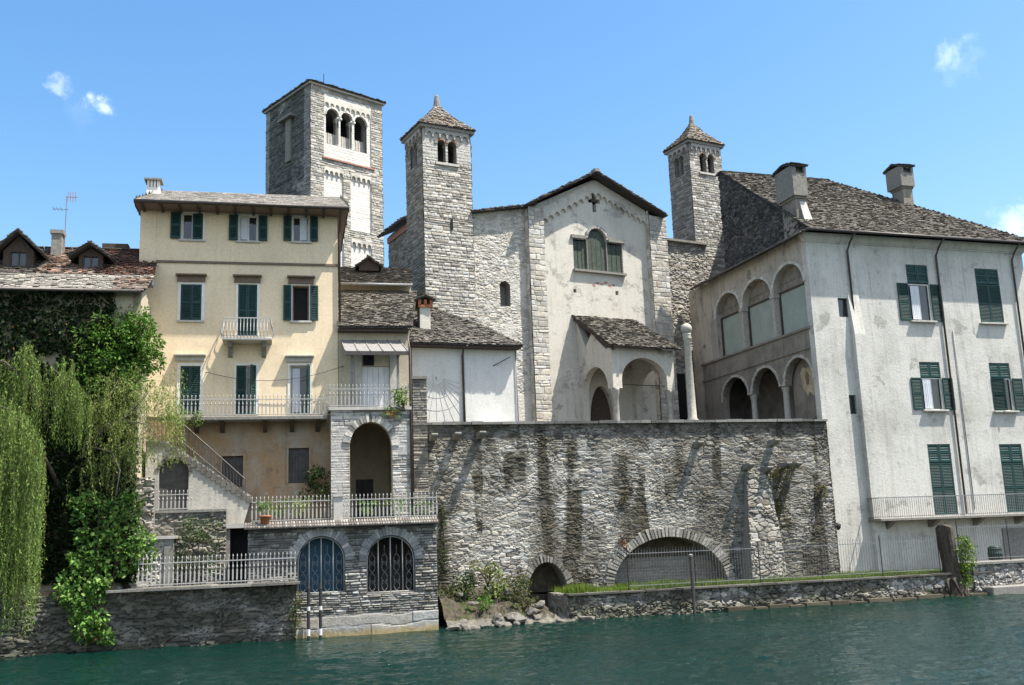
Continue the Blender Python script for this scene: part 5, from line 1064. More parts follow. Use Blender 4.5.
        slates(mb, [(w0, va - h - .1, zt_), (w1, va - h - .1, zt_), (w1, vm, zh), (w0, vm, zh)], SLATE_D, R, .3, (.4, .7), .04); slates(mb, [(w1, vb + h + .1, zt_), (w0, vb + h + .1, zt_), (w0, vm, zh), (w1, vm, zh)], SLATE_D, R, .3, (.4, .7), .04); mb.build('hood_roof', M['slate'], ch); return ch
    vc0 = .55; cu0, cu1 = .0, .62
    ch = chimney(cu0, cu1, vc0, vc0 + 1.35, zt + .2, Z(805, 197, vc0), Z(800, 167.5, vc0 + .7))
    q = MB(); q.hexa([(cu1 - .3, vc0 - .25, slope(vc0) - .3), (cu1 + .22, vc0 - .25, slope(vc0) - .3), (cu1 + .1, vc0, slope(vc0) + .1), (cu1 - .3, vc0, slope(vc0) + .1), (cu1 - .4, vc0 - .02, Z(806, 202, vc0)), (cu1 + .0, vc0 - .02, Z(806, 202, vc0)), (cu1 - .0, vc0 + .1, Z(806, 202, vc0)), (cu1 - .4, vc0 + .1, Z(806, 202, vc0))]); q.build('flashing', M['palazzo'], ch)
    vc = 4.2; a0, a1 = u_(904, 200, vc), u_(913.5, 200, vc); chimney(a0, a1, vc, vc + 1.0, Z(908, 212, vc) - .8, Z(908, 187, vc), Z(900, 166, vc + .5))
    # balcony
    b0 = u_(880, 517, -.95); zbal = Z(950, 516, -.95); q = MB(); q.box(b0, u1 + .2, -1.0, .02, zbal - .14, zbal); bal = q.build('balcony', M['granite'], t, bevel=.02)
    for px in (890, 935, 980, 1022):
        x = u_(px, 522, -.4); q = MB(); q.wall([(-.8, zbal - .142), (.02, zbal - .142), (.02, zbal - .55), (-.35, zbal - .42)], (), x - .12, x + .12, 'vz'); q.build('bracket', M['granite'], bal)
    pm = railing(None, [(b0 + .04, 0, zbal), (b0 + .04, -.95, zbal), (u1 + .15, -.95, zbal)], 1.0, .13, 'thin', 'grey_iron', rails=(.06, 1.0), individually=False); pm.build('railing', M['grey_iron'], bal)
    q = MB(); x0, x1 = u_(1003, 540), u_(1030, 540); q.box(x0, x1, -.06, .05, zb, Z(1010, 528)); q.build('stone_patch', M['granite'], t)
    q = MB(); q.lathe([(.05, 0), (.14, .1), (.16, .28), (.05, .36)], n=12); l = q.build('floodlight', M['iron'], t, True); put(l, u_(838, 528, -.2), -.2, Z(838, 530, -.2))
palazzo()

# ------------------------------------------------------------------ church
def church():
    f = FC; t = thing('church', f, 'cream plastered church front with gabled slate roof, cross opening and green triple window', 'church'); U = f.u; Z = f.z; zb = 7.9
    vp = -.4
    pL0, pL1 = U(531.5, 300, vp), U(547, 300, vp); pR0, pR1 = U(654, 300, vp), U(671, 300, vp)
    gl = f.uz(530, 205, vp); pk = f.uz(597, 175, vp); gr = f.uz(666, 217, vp); ll = f.uz(474, 213.5, .02); l2 = f.uz(531, 206, .02)
    # venetian window, cross
    wu0, wu1, wz0, wz1 = f.box(573.5, 238, 622.5, 271.5); cu0, cu1 = U(588, 255), U(606, 255); zc = Z(597, 229); zi = Z(597, 241)
    win = [(wu0, wz0), (wu1, wz0), (wu1, zi), (cu1 + .05, zi)] + arch(cu0, cu1, zi + .1, zc)[::-1] + [(cu0 - .05, zi), (wu0, zi)]
    cx, cz = f.uz(594, 201); c = .14; a = .42; cross = [(cx - c, cz - .72), (cx + c, cz - .72), (cx + c, cz - c), (cx + a, cz - c), (cx + a, cz + c), (cx + c, cz + c), (cx + c, cz + .55), (cx - c, cz + .55), (cx - c, cz + c), (cx - a, cz + c), (cx - a, cz - c), (cx - c, cz - c)]
    dr = (U(590, 410), U(614, 410)); zds = zb + 1.9; zdc = Z(602, 386)
    hd = [(dr[0], zb + .02)] + arch(dr[0], dr[1], zds, zdc) + [(dr[1], zb + .02)]
    h1 = f.box(573.5, 289, 576.5, 292.5); h2 = f.box(615.5, 291, 618.5, 295)
    m = MB(); m.wall([(pL0, zb), (pR1, zb), (pR1, gr[1] - .15), (pk[0], pk[1] - .15), (pL0, gl[1] - .15)], [win, cross, hd, rect(h1), rect(h2)], 0, .6); m.build('facade', M['church'], t)
    q = MB(); q.box(pL0, pR1, .62, .7, zb, gr[1] - 1); q.box(cx - 1, cx + 1, .62, .7, gr[1] - 1, cz + 1); q.build('inner_wall', M['dark'], t)
    m = MB(); m.box(pL0, pL0 + .5, .7, 18, zb, gl[1] - .3); m.box(pR1 - .5, pR1, .7, 18, zb, gr[1] - .3); m.build('side_wall', M['granite'], t)
    # window boards
    o = MB()
    for x0, x1, ztop in ((wu0 + .06, cu0 - .1, zi - .1), (cu1 + .1, wu1 - .06, zi - .1)):
        n = 3; w = (x1 - x0) / n; o = MB(); o.box(x0 + .02, x1 - .02, .15, .18, wz0 + .05, ztop)
        for i in range(n): o.box(x0 + i * w + .02, x0 + (i + 1) * w - .02, .1, .149, wz0 + .05, ztop)
        o.build('window_shutter', M['faded_green'], t)
    o = MB(); o.wall([(cu0, wz0 + .04)] + arch(cu0, cu1, zi + .1, zc - .1) + [(cu1, wz0 + .04)], (), .07, .16); [o.box(cu0 + (cu1 - cu0) * k / 4 - .012, cu0 + (cu1 - cu0) * k / 4 + .012, .055, .07, wz0 + .1, zi) for k in (1, 2, 3)]; o.build('window_shutter', M['faded_green'], t)
    o = MB(); o.box(wu0 - .1, wu1 + .1, -.22, .12, wz0 - .14, wz0 - .003); o.box(wu0 - .14, cu0 - .16, -.14, .1, zi + .003, zi + .2); o.box(cu1 + .16, wu1 + .14, -.14, .1, zi + .003, zi + .2); o.box(cu0 - .08, cu0 - .02, -.03, .2, wz0, zi); o.box(cu1 + .02, cu1 + .08, -.03, .2, wz0, zi); o.build('window_frame', M['granite'], t)
    mb = MB(); voussoirs(mb, cu0 - .0, cu1 + .0, zi + .1, zc, .17, -.1, .1, 22, R, 0, pal=[(.3, .29, .27)]); mb.build('window_arch', M['stone'], t)
    # buttress pilasters
    relief('pilaster', M['stone'], t, pL0, pL1, zb, gl[1] - .1, vp, style='coursed', cell=(.5, .3), amp=.04, pal=GREY[1:] + PALE[:2], mortar=(.28, .265, .23), seed=91)
    relief('pilaster_side', M['stone'], t, vp, .06, zb, gl[1] - .2, pL0, plane='vz', style='coursed', cell=(.5, .42), amp=.04, pal=PALE, mortar=(.3, .29, .26), seed=92)
    q = MB(); q.box(pL0 + .03, pL1 - .02, vp + .03, -.002, zb, gl[1] - .2); q.box(pR0 + .02, pR1 - .02, vp + .03, -.002, zb, gr[1] - .1); q.build('pilaster_core', M['granite'], t)
    relief('pilaster', M['stone'], t, pR0, pR1, zb, gr[1] - .05, vp, style='coursed', cell=(.45, .28), amp=.04, pal=GREY[1:] + PALE[:2], mortar=(.28, .265, .23), seed=93)
    relief('pilaster_side', M['stone'], t, vp, 0, zb, gr[1] + .25, pR0, plane='vz', style='coursed', cell=(.4, .36), amp=.03, pal=PALE, mortar=(.3, .29, .26), seed=94)
    # left aisle wall with slit window
    a0 = U(472, 300, .02); sl = (U(500, 295, .02), U(510, 295, .02), Z(505, 306, .02), Z(505, 286, .02), Z(505, 281, .02))
    m = MB(); m.wall([(a0, zb), (pL0, zb), (pL0, l2[1]), (a0, ll[1])], [[(sl[0], sl[2])] + arch(sl[0], sl[1], sl[3], sl[4], 8) + [(sl[1], sl[2])]], .07, .6); m.box(sl[0] - .2, sl[1] + .2, .62, .7, sl[2] - .2, sl[4] + .2); m.box(a0, a0 + .4, .6, 12, zb, ll[1] - .1); m.build('aisle_wall', M['granite'], t)
    def plr(u, z):
        n = fbm(u * .5, z * .5, 14, 5); n2 = fbm(u * 2.5, z * 2.5, 16, 3); return sstep(.5, .62, n * .7 + n2 * .3 + .05 * sstep(12, 9, z)) * .88, (.47, .45, .405)
    relief('aisle_masonry', M['stone'], t, a0, pL0 + .02, zb, max(ll[1], l2[1]), .02, cell=(.36, .16), amp=.04, res=.05, pal=GREY[1:], mortar=(.3, .285, .25), seed=95, plaster=plr, keep=lambda u, z: (z < ll[1] + (l2[1] - ll[1]) * (u - a0) / (pL0 - a0)) & ~in_arch(u, z, sl[0], sl[1], sl[2], sl[3], sl[4]))
    # corbel table under the gable
    mb = MB(); mb.col = (.56, .53, .46)
    for (p, q, n) in ((( pL1 + .05, gl[1] - .75), (pk[0], pk[1] - 1.0), 9), ((pk[0], pk[1] - 1.0), (pR0 - .05, gr[1] - .45), 9)):
        for i in range(n):
            x0 = p[0] + (q[0] - p[0]) * i / n; x1 = p[0] + (q[0] - p[0]) * (i + 1) / n; z = p[1] + (q[1] - p[1]) * (i + .5) / n; w = x1 - x0
            zz = z - .15; ar = arch(x0 + .05, x1 - .05, zz, zz + w * .42, 8); dz = (q[1] - p[1]) / n / 2
            mb.wall([(x0, zz)] + ar + [(x1, zz), (x1, z + .75 + dz), (x0, z + .75 - dz)], (), -.16, -.003)
    mb.build('corbel_table', M['church'], t)
    # roof slabs: planes running back from the gable verge
    P = lambda x, y: f.uz(x, y, -.95); e = P(668, 215); k = P(597, 171); l = P(529, 203); z = P(472, 211); B = 16
    mb = MB(); slates(mb, [(e[0], B, e[1]), (e[0], -.95, e[1]), (k[0], -.95, k[1]), (k[0], B, k[1])], SLATE_D, R, .3, (.4, .8), .05)
    slates(mb, [(l[0], -.95, l[1]), (l[0], B, l[1]), (k[0], B, k[1]), (k[0], -.95, k[1])], SLATE_D, R, .3, (.4, .8), .05)
    z1 = f.uz(472, 211, -.4); l1 = f.uz(530, 204, -.4); slates(mb, [(z1[0], -.45, z1[1]), (z1[0], B, z1[1]), (l1[0] + .3, B, l1[1]), (l1[0] + .3, -.45, l1[1])], SLATE_D, R, .3, (.4, .8), .05)
    rf = mb.build('roof', M['slate'], t); q = MB(); q.box(k[0] - .16, k[0] + .16, -1.0, -.5, k[1] - .02, k[1] + .16); q.build('ridge_stone', M['granite'], rf)
    q = MB()
    for i in range(6):
        a = R.uniform(.4, 2.6); q.box(U(592, 276) + i * .28, U(592, 276) + i * .28 + .22, -.006, .0, Z(600, 283) - .1 + .12 * (i % 2) - abs(i - 2.5) * .06, Z(600, 283) + .02 + .12 * (i % 2) - abs(i - 2.5) * .06)
    q.build('red_brick_patch', M['red_band'], t)
    # arched door leaf
    q = MB(); q.box(dr[0], dr[1], .35, .42, zb, zdc); q.build('door', M['wood'], t)
    # porch
    v1 = -3.6; a0, a1 = U(613, 380, v1), U(674.5, 380, v1); zf = Z(645, 349, v1); A = (U(622, 380, v1), U(667, 380, v1), Z(645, 381, v1), Z(645, 358, v1)); zcap = Z(620, 388, v1)
    m = MB(); cw = .52; m.wall([(a0, zcap), (A[0], zcap)] + arch(A[0], A[1], A[2], A[3], 18) + [(A[1], zcap), (a1, zcap), (a1, zf), (a0, zf)], (), v1, v1 + .5); m.build('porch_front', M['church'], t)
    vzl = lambda v: Z(570, 314, -.02) + (zf - Z(570, 314, -.02)) * (v / v1); sA = (v1 + .55, -.35, zcap - .1, zcap + 1.45)
    m = MB(); m.wall([(v1 + .5, zcap), (sA[0], zcap)] + arch(sA[0], sA[1], sA[2] + .1, sA[3], 16) + [(sA[1], zcap), (-.005, zcap), (-.005, vzl(0) - .3), (-.9, vzl(-.9) - 1.5), (-1.6, vzl(-1.6) - .3), (v1 + .5, zf - .1)], (), a0 + .02, a0 + .45, 'vz'); m.box(a0 + .02, a0 + .45, -.36, -.005, zb, zcap); m.build('porch_side', M['church'], t)
    m = MB(); m.wall([(v1 + .5, zcap), (sA[0], zcap)] + arch(sA[0], sA[1], sA[2] + .1, sA[3], 16) + [(sA[1], zcap), (-.005, zcap), (-.005, vzl(0) - .3), (v1 + .5, zf - .1)], (), a1 - .45, a1 - .02, 'vz'); m.box(a1 - .45, a1 - .02, -.36, -.005, zb, zcap); m.build('porch_side', M['church'], t)
    for x in (a0 + .27, a1 - .24):
        q = MB(); q.lathe([(.26, zb), (.26, zb + .25), (.19, zb + .35), (.17, zcap - .5), (.2, zcap - .45), (.26, zcap - .1), (.28, zcap)], (x, v1 + .25), 14); q.build('porch_column', M['greentrim'], t, True)
    for x in (A[0], A[1]): pass
    MB().tube([(A[0] - .2, v1 + .25, zcap + .25), (A[1] + .2, v1 + .25, zcap + .25)], .025, 6).build('tie_rod', M['iron'], t)
    o0 = f.uz(610, 344, v1 - .5); o1 = f.uz(675.5, 349, v1 - .5); zt = Z(600, 317.5, -.02); zE = (o0[1] + o1[1]) / 2
    mb = MB(); slates(mb, [(a0 - .3, v1 - .45, zE), (a1 + .25, v1 - .45, zE), (a1 + .05, -.02, zt), (a0 - .25, -.02, zt)], SLATE_D + SLATE, R, .25, (.22, .5), .045); pr = mb.build('porch_roof', M['slate'], t)
    q = MB(); q.hexa([(a0 - .15, v1 - .3, zE - .26), (a0 - .02, v1 - .3, zE - .26), (a0 - .02, -.02, zt - .3), (a0 - .15, -.02, zt - .3), (a0 - .15, v1 - .3, zE - .1), (a0 - .02, v1 - .3, zE - .1), (a0 - .02, -.02, zt - .12), (a0 - .15, -.02, zt - .12)]); q.build('porch_rafter', M['wood'], pr)
    # nave wing rising behind
    un = U(408, 226, 5.0); zn = Z(408, 222, 5.0); va, _ = f.vz(389, 250, un)
    w = thing('church_wing', f, 'dark stone wing with tiled eave glimpsed between the bell tower and the left stair tower', 'building', at=(un, 5, zb)); L = va - 5
    q = MB(); q.box(.05, 4, -.4, L, 0, zn - zb); q.build('core', M['granite'], w); relief('masonry', M['stone'], w, -.4, L, 0, zn - zb, 0, plane='vz', cell=(.42, .2), amp=.07, res=.07, pal=DARK, seed=96)
    mb = MB(); slates(mb, [(-.6, L + .4, zn - zb), (-.6, -.6, zn - zb), (3, -.6, zn - zb + 1.8), (3, L + .4, zn - zb + 1.8)], SLATE_D, R, .3, (.3, .5), .05); rf = mb.build('roof', M['slate'], w)
    q = MB(); q.box(-.12, .05, -.4, L, zn - zb - .5, zn - zb - .12); q.build('brick_frieze', M['red_band'], w)
    # shaded wall to the right, between church and palazzo
    vw = 2.2; b0, b1 = U(664, 330, vw), U(712, 330, vw); zw = Z(680, 243, vw); w = thing('courtyard_wall', f, 'tall shaded stone wall between the church front and the loggia, with a dark slit doorway', 'wall', at=((b0 + b1) / 2, vw, zb)); hw = (b1 - b0) / 2
    q = MB(); q.box(-hw, hw, .05, .7, 0, zw - zb); q.build('core', M['granite'], w); relief('masonry', M['stone'], w, -hw, hw, 0, zw - zb, 0, cell=(.5, .22), amp=.08, res=.06, pal=GREY[:3], seed=97)
    x = U(681, 390, vw) - (b0 + b1) / 2; q = MB(); q.box(x - .3, x + .3, -.12, -.05, 0, Z(680, 374, vw) - zb); q.build('slit_doorway', M['dark'], w); q = MB(); q.box(-hw, hw, -.3, .9, zw - zb, zw - zb + .15); q.build('coping', M['granite'], w)
church()

# ------------------------------------------------------------------ the two stair towers of the church
def stair_tower(fr, u0, u1, v0, v1, zb, ze, za, label, pal, seed, bif, slit=None, fin=.75):
    du = (u0 + u1) / 2; t = thing('stair_tower', fr, label, 'tower', 'stair towers of the church', at=(du, v0, zb)); hw = (u1 - u0) / 2; d = v1 - v0; H = ze - zb
    zs0, zs1 = bif[2] - zb, bif[3] - zb; b0, b1 = bif[0] - du, bif[1] - du; zsp = zs1 - (b1 - b0) * .22; bm_ = (b0 + b1) / 2
    o1, o2 = (b0, bm_ - .06), (bm_ + .06, b1)
    hl = [[(a, zs0)] + arch(a, b, zsp, zs1, 8) + [(b, zs0)] for a, b in (o1, o2)]
    vm = d / 2; s1, s2 = (vm - .5, vm - .05), (vm + .05, vm + .5); hs = [[(a, zs0)] + arch(a, b, zsp, zs1, 8) + [(b, zs0)] for a, b in (s1, s2)]
    zz = zs0 - 1.0
    m = MB(); m.box(-hw + .05, hw, .05, d, 0, zz); m.wall([(-hw + .05, zz), (hw, zz), (hw, H), (-hw + .05, H)], hl, .05, .4); m.wall([(.4, zz), (d - .4, zz), (d - .4, H), (.4, H)], hs, -hw + .05, -hw + .4, 'vz'); m.box(hw - .35, hw, .4, d - .4, zz, H); m.box(-hw + .05, hw, d - .4, d, zz, H); m.build('core', M['granite'], t)
    kf = lambda u, z: ~(in_arch(u, z, o1[0], o1[1], zs0, zsp, zs1) | in_arch(u, z, o2[0], o2[1], zs0, zsp, zs1))
    sl = None
    def pl(u, z): return .75 * sstep(zs0 - .2, zs0 + .4, z) * sstep(.35, .55, fbm(u * .8, z * .8, seed, 3) + .1), (.40, .385, .36)
    relief('front_masonry', M['stone'], t, -hw, hw, 0, H, 0, style='coursed', cell=(.38, .165), amp=.05, res=.045, keep=kf, pal=pal, mortar=(.25, .24, .21), seed=seed, plaster=pl, joint=.03)
    ks = lambda v, z: ~(in_arch(v, z, s1[0], s1[1], zs0, zsp, zs1) | in_arch(v, z, s2[0], s2[1], zs0, zsp, zs1))
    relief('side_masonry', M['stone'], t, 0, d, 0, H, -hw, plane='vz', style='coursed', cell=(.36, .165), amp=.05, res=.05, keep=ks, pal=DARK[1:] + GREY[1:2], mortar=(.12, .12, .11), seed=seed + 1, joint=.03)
    relief('far_masonry', M['stone'], t, 0, d, 0, H, hw, plane='vz', style='coursed', cell=(.5, .22), amp=.06, res=.09, pal=pal, seed=seed + 2, sgn=1)
    q = MB(); q.lathe([(.1, zs0), (.1, zs0 + .08), (.055, zs0 + .14), (.05, zsp - .16), (.1, zsp - .02)], (bm_, .22), 10); q.box(bm_ - .1, bm_ + .1, .02, .42, zsp - .02, zsp + .06); q.build('mullion_column', M['trim'], t); q = MB(); q.box(b0 - .12, b1 + .12, -.12, .1, zs0 - .14, zs0 - .003); q.build('sill', M['trim'], t)
    mb = MB(); voussoirs(mb, o1[0], o1[1], zsp, zs1, .16, -.05, .1, 9, R, .1, pal=[(.26, .16, .12), (.3, .28, .25), (.24, .2, .17)]); voussoirs(mb, o2[0], o2[1], zsp, zs1, .16, -.05, .1, 9, R, .1, pal=[(.26, .16, .12), (.3, .28, .25), (.24, .2, .17)]); mb.build('arch_ring', M['stone'], t)
    mb = MB(); n = 6; w = (2 * hw - .3) / n; mb.col = (.3, .29, .27)
    for i in range(n):
        x0 = -hw + .15 + i * w; ar = arch(x0 + .05, x0 + w - .05, H - .62, H - .62 + w * .42, 8); mb.wall([(x0, H - .72), (x0 + .05, H - .72)] + ar + [(x0 + w - .05, H - .72), (x0 + w, H - .72), (x0 + w, H - .22), (x0, H - .22)], (), -.13, .02)
    n = max(4, int(d / .5)); w = (d - .3) / n
    for i in range(n):
        x0 = .15 + i * w; ar = arch(x0 + .05, x0 + w - .05, H - .62, H - .62 + w * .42, 8); mb.wall([(x0, H - .72), (x0 + .05, H - .72)] + ar + [(x0 + w - .05, H - .72), (x0 + w, H - .72), (x0 + w, H - .22), (x0, H - .22)], (), -hw - .13, -hw + .02, 'vz')
    mb.build('corbel_table', M['stone'], t)
    q = MB(); q.box(-hw - .2, hw + .2, -.2, d + .2, H - .22, H - .02); q.build('eave_course', M['granite'], t)
    o = .24; A = za - zb; c = [(-hw - o, -o, H), (hw + o, -o, H), (hw + o, d + o, H), (-hw - o, d + o, H)]; mid = [(x * .40, vm + (v - vm) * .40, H + (A - H) * .5) for x, v, _ in c]; ap = (0, vm, A)
    mb = MB()
    for i in range(4):
        j = (i + 1) % 4; slates(mb, [c[i], c[j], mid[j], mid[i]], [(.2, .18, .15), (.25, .22, .18), (.16, .145, .125), (.22, .17, .13)], R, .22, (.2, .45), .04); slates(mb, [mid[i], mid[j], ap], [(.2, .18, .15), (.25, .22, .18), (.16, .145, .125)], R, .22, (.2, .4), .04)
    rf = mb.build('roof', M['slate'], t); q = MB(); q.lathe([(.2, A - .25), (.18, A + .1), (.13, A + fin * .6), (.06, A + fin * .75)], (0, vm), 10); q.build('finial', M['granite'], rf)
    if slit:
        q = MB(); q.box(slit[0] - du - .06, slit[0] - du + .06, -.09, .04, slit[1] - zb, slit[2] - zb); q.build('slit_window', M['dark'], t)
    return t
f = FC; v0 = -.25; u0 = f.u(424, 220, v0); u1 = f.u(472.5, 220, v0); v1, _ = f.vz(407, 220, u0)
bif = (f.u(437, 150, v0), f.u(456, 150, v0), f.z(446, 163.5, v0), f.z(446, 141, v0))
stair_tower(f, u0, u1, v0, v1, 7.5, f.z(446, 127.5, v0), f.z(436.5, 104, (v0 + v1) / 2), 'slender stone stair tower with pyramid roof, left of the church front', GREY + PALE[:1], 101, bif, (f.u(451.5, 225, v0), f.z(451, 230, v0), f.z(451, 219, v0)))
v0 = 3.0; u0 = f.u(692.5, 200, v0); u1 = f.u(724, 200, v0); v1, _ = f.vz(671, 200, u0)
bif = (f.u(699.5, 160, v0), f.u(713.5, 160, v0), f.z(706, 173, v0), f.z(706, 154, v0))
stair_tower(f, u0, u1, v0, v1, 7.5, f.z(706, 143, v0), f.z(690, 122, (v0 + v1) / 2), 'slender stone stair tower with pyramid roof behind the grey palazzo, right of the church', GREY + DARK[2:], 111, bif, None)

# ------------------------------------------------------------------ the bell tower
def bell_tower():
    f = FT; t = thing('bell_tower', f, 'massive square bell tower with triple arched belfry and whitewashed panels, behind the yellow house', 'tower'); U = f.u; Z = f.z; V = lambda x, y: f.vz(x, y, 0)
    u1 = U(382.5, 180); d = V(266, 180)[0]; zb = 8.0; ze = Z(346, 93); 
    yb = lambda x, y: U(x, y)
    bel = [(U(326.5, 125), U(339, 125)), (U(341, 130), U(352.5, 130)), (U(354.5, 133), U(367, 133))]
    zs0 = (Z(330, 144) + Z(364, 152)) / 2; zc = (Z(333, 109) + Z(361, 117)) / 2; zsp = zc - (bel[0][1] - bel[0][0]) / 2
    for i in range(3): bel[i] = (bel[i][0] + .0, bel[i][1] - .0)
    hl = [[(a, zs0)] + arch(a, b, zsp, zc, 12) + [(b, zs0)] for a, b in bel]
    zf = zs0 - .6
    m = MB(); m.box(.22, u1 - .02, .26, d, zb, zf); m.wall([(.22, zf), (u1 - .02, zf), (u1 - .02, ze), (.22, ze)], hl, .26, .8)
    lo, hi = d * .36, d * .64; hs = [(lo, zs0)] + arch(lo, hi, zsp, zc, 12) + [(hi, zs0)]
    m.wall([(.8, zf), (d - .8, zf), (d - .8, ze), (.8, ze)], (), .1, .8, 'vz'); m.box(u1 - .8, u1 - .02, .8, d - .8, zf, ze); m.wall([(.06, zf), (u1 - .02, zf), (u1 - .02, ze), (.06, ze)], hl, d - .8, d); m.build('core', M['granite'], t)
    pa, pb = U(324, 130), U(370.5, 140); z1 = Z(346, 163); pm0, pm1 = U(343.5, 200), U(351, 200); zt1 = ze - 1.15; zl = (Z(335, 236) + Z(360, 242)) / 2
    zlow1 = z1 - .95; zlow2 = zl - .2
    def pl(u, z):
        a = (u > pa) & (u < pb) & (z > z1 + .1) & (z < ze - .55)
        b = (u > pa) & (u < pb) & ((u < pm0) | (u > pm1)) & (z < zlow1) & (z > zl + .8)
        c = (u > pa) & (u < pb) & ((u < pm0) | (u > pm1)) & (z < zlow2)
        return np.where(a, .85, np.where(b | c, .95, 0.)), (.56, .545, .5)
    inset = lambda u, z: np.where((u > pa) & (u < pb) & ((u < pm0) | (u > pm1)) & (((z < zlow1) & (z > zl + .8)) | (z < zlow2)), .14, 0.) + np.where((u > pa) & (u < pb) & (z > z1 + .1) & (z < ze - 1.0), .09, 0)
    kf = lambda u, z: ~(in_arch(u, z, *bel[0], zs0, zsp, zc) | in_arch(u, z, *bel[1], zs0, zsp, zc) | in_arch(u, z, *bel[2], zs0, zsp, zc))
    relief('front_masonry', M['stone'], t, 0, u1, zb, ze, 0, style='coursed', cell=(.42, .19), amp=.05, res=.05, keep=kf, pal=[(.2, .19, .165), (.3, .285, .25), (.38, .36, .32), (.45, .43, .38)], mortar=(.22, .21, .185), seed=121, plaster=pl, off=inset)
    ks = lambda v, z: ~in_arch(v, z, lo, hi, zs0, zsp, zc)
    def stl(v, z): 
        n = fbm(v * .5, z * .5, 66, 4); zq = Z(290, 178); return np.clip(.95 * sstep(.28, .42, n + .1 * (z > zf - 4.2)) * (z > zf - 4.2) * (v > .9) * (v < d - .6), 0, 1), (.4, .415, .41)
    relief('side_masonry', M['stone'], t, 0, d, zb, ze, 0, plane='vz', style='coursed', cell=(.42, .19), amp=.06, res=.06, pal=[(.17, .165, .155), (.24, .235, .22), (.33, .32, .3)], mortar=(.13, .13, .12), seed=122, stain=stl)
    relief('far_masonry', M['stone'], t, 0, d, zb, ze, u1, plane='vz', style='coursed', cell=(.6, .27), amp=.06, res=.12, pal=GREY, seed=123, sgn=1)
    for i in (0, 1):
        a = (bel[i][1] + bel[i + 1][0]) / 2; q = MB(); q.lathe([(.17, zs0), (.17, zs0 + .15), (.11, zs0 + .25), (.1, zsp - .4), (.12, zsp - .35), (.19, zsp - .15)], (a, .4), 12); q.box(a - .19, a + .19, .02, .78, zsp - .15, zsp); q.build('belfry_column', M['white_trim'], t, True)
    for a in bel:
        mb = MB(); voussoirs(mb, a[0], a[1], zsp, zc, .12, -.02, .2, 16, R, .0, pal=[(.6, .585, .54)]); mb.build('arch_ring', M['stone'], t)
        q = MB(); q.box(a[0], a[1], .5, .62, zs0, zs0 + 1.0); [q.box(a[0] + (a[1] - a[0]) * k / 5 - .03, a[0] + (a[1] - a[0]) * k / 5 + .03, .46, .66, zs0, zs0 + 1.02) for k in range(6)]; q.build('parapet', M['trim'], t)
    def table(z, x0, x1, n, col=(.62, .6, .55), mat='church', h=.5):
        mb = MB(); w = (x1 - x0) / n
        for i in range(n):
            a = x0 + i * w; ar = arch(a + .06, a + w - .06, z, z + (w / 2 - .06), 8); mb.wall([(a, z - .14), (a + .06, z - .14)] + ar + [(a + w - .06, z - .14), (a + w, z - .14), (a + w, z + h), (a, z + h)], (), -.05, .2)
        return mb.build('corbel_table', M[mat], t)
    table(ze - 1.35, pa, pb, 9, h=.42); table(zlow1 - .1, pa, pm0, 4, h=.4); table(zlow1 - .1, pm1, pb, 4, h=.4); table(zlow2 - .1, pa, pm0, 4, h=.4); table(zlow2 - .1, pm1, pb, 4, h=.4)
    q = MB(); q.box(pa - .15, pb + .3, -.12, .02, z1 - .05, z1 + .06); q.build('red_string_course', M['red_band'], t)
    vn = V(290, 125)[0]; zn = V(290, 119)[1]; q = MB(); q.box(-.5, .02, vn - .9, vn + 1.0, zn - .1, zn + .12); q.box(-.2, .02, vn - .35, vn + .35, zn - 3.4, zn - .1); q.build('side_niche', M['granite'], t)
    for k in range(9): v = 1.1 + (d - 2.2) * k / 8; q = MB(); q.box(-.16, .02, v - .12, v + .12, zf - 4.3, zf - 3.95); q.build('side_corbel', M['granite'], t)
    q = MB(); q.box(-.2, u1 + .2, -.2, d + .2, ze - .12, ze + .02); q.build('eave_course', M['trim'], t)
    o = .26; zE = ze + .05; A = Z(322, 76.5, d / 2); A = zE + 1.5
    c = [(-o, -o, zE), (u1 + o, -o, zE), (u1 + o, d + o, zE), (-o, d + o, zE)]; ap = (u1 / 2, d / 2, A); mb = MB()
    for i in range(4): slates(mb, [c[i], c[(i + 1) % 4], ap], SLATE_D, R, .3, (.3, .6), .05)
    rf = mb.build('roof', M['slate'], t); q = MB(); q.lathe([(.3, A - .25), (.28, A + .1), (.12, A + .4), (.05, A + .5)], (u1 / 2, d / 2), 10); q.tube([(u1 / 2, d / 2, A + .4), (u1 / 2, d / 2, A + 1.3)], .03, 6); q.build('finial', M['iron'], rf)
bell_tower()

def standing_column():
    Y = 52.0; d = ray(692.5, 418); tt = Y / d[1]; x = d[0] * tt; b = ray(688, 330); zt = CAM_H + b[2] * Y / b[1]; zb = 7.9
    t = thing('stone_column', None, 'free standing pale stone column topped by a ball, beside the church porch', 'column', at=(x, Y, zb)); H = zt - zb
    q = MB(); q.box(-.42, .42, -.42, .42, 0, .9); q.build('pedestal', M['greentrim'], t, bevel=.03)
    q = MB(); q.lathe([(.4, .9), (.4, 1.0), (.31, 1.1), (.33, 1.2), (.235, 1.32), (.215, 2.5), (.17, H - .5), (.21, H - .45), (.17, H - .4), (.23, H - .28), (.23, H - .2)], n=20); q.build('shaft', M['greentrim'], t, True)
    q = MB(); q.lathe([(.05 + .25 * math.sin(a), H - .2 + .27 - .27 * math.cos(a)) for a in np.linspace(.1, 3.1, 10)], n=18); q.build('ball', M['greentrim'], t, True)
standing_column()

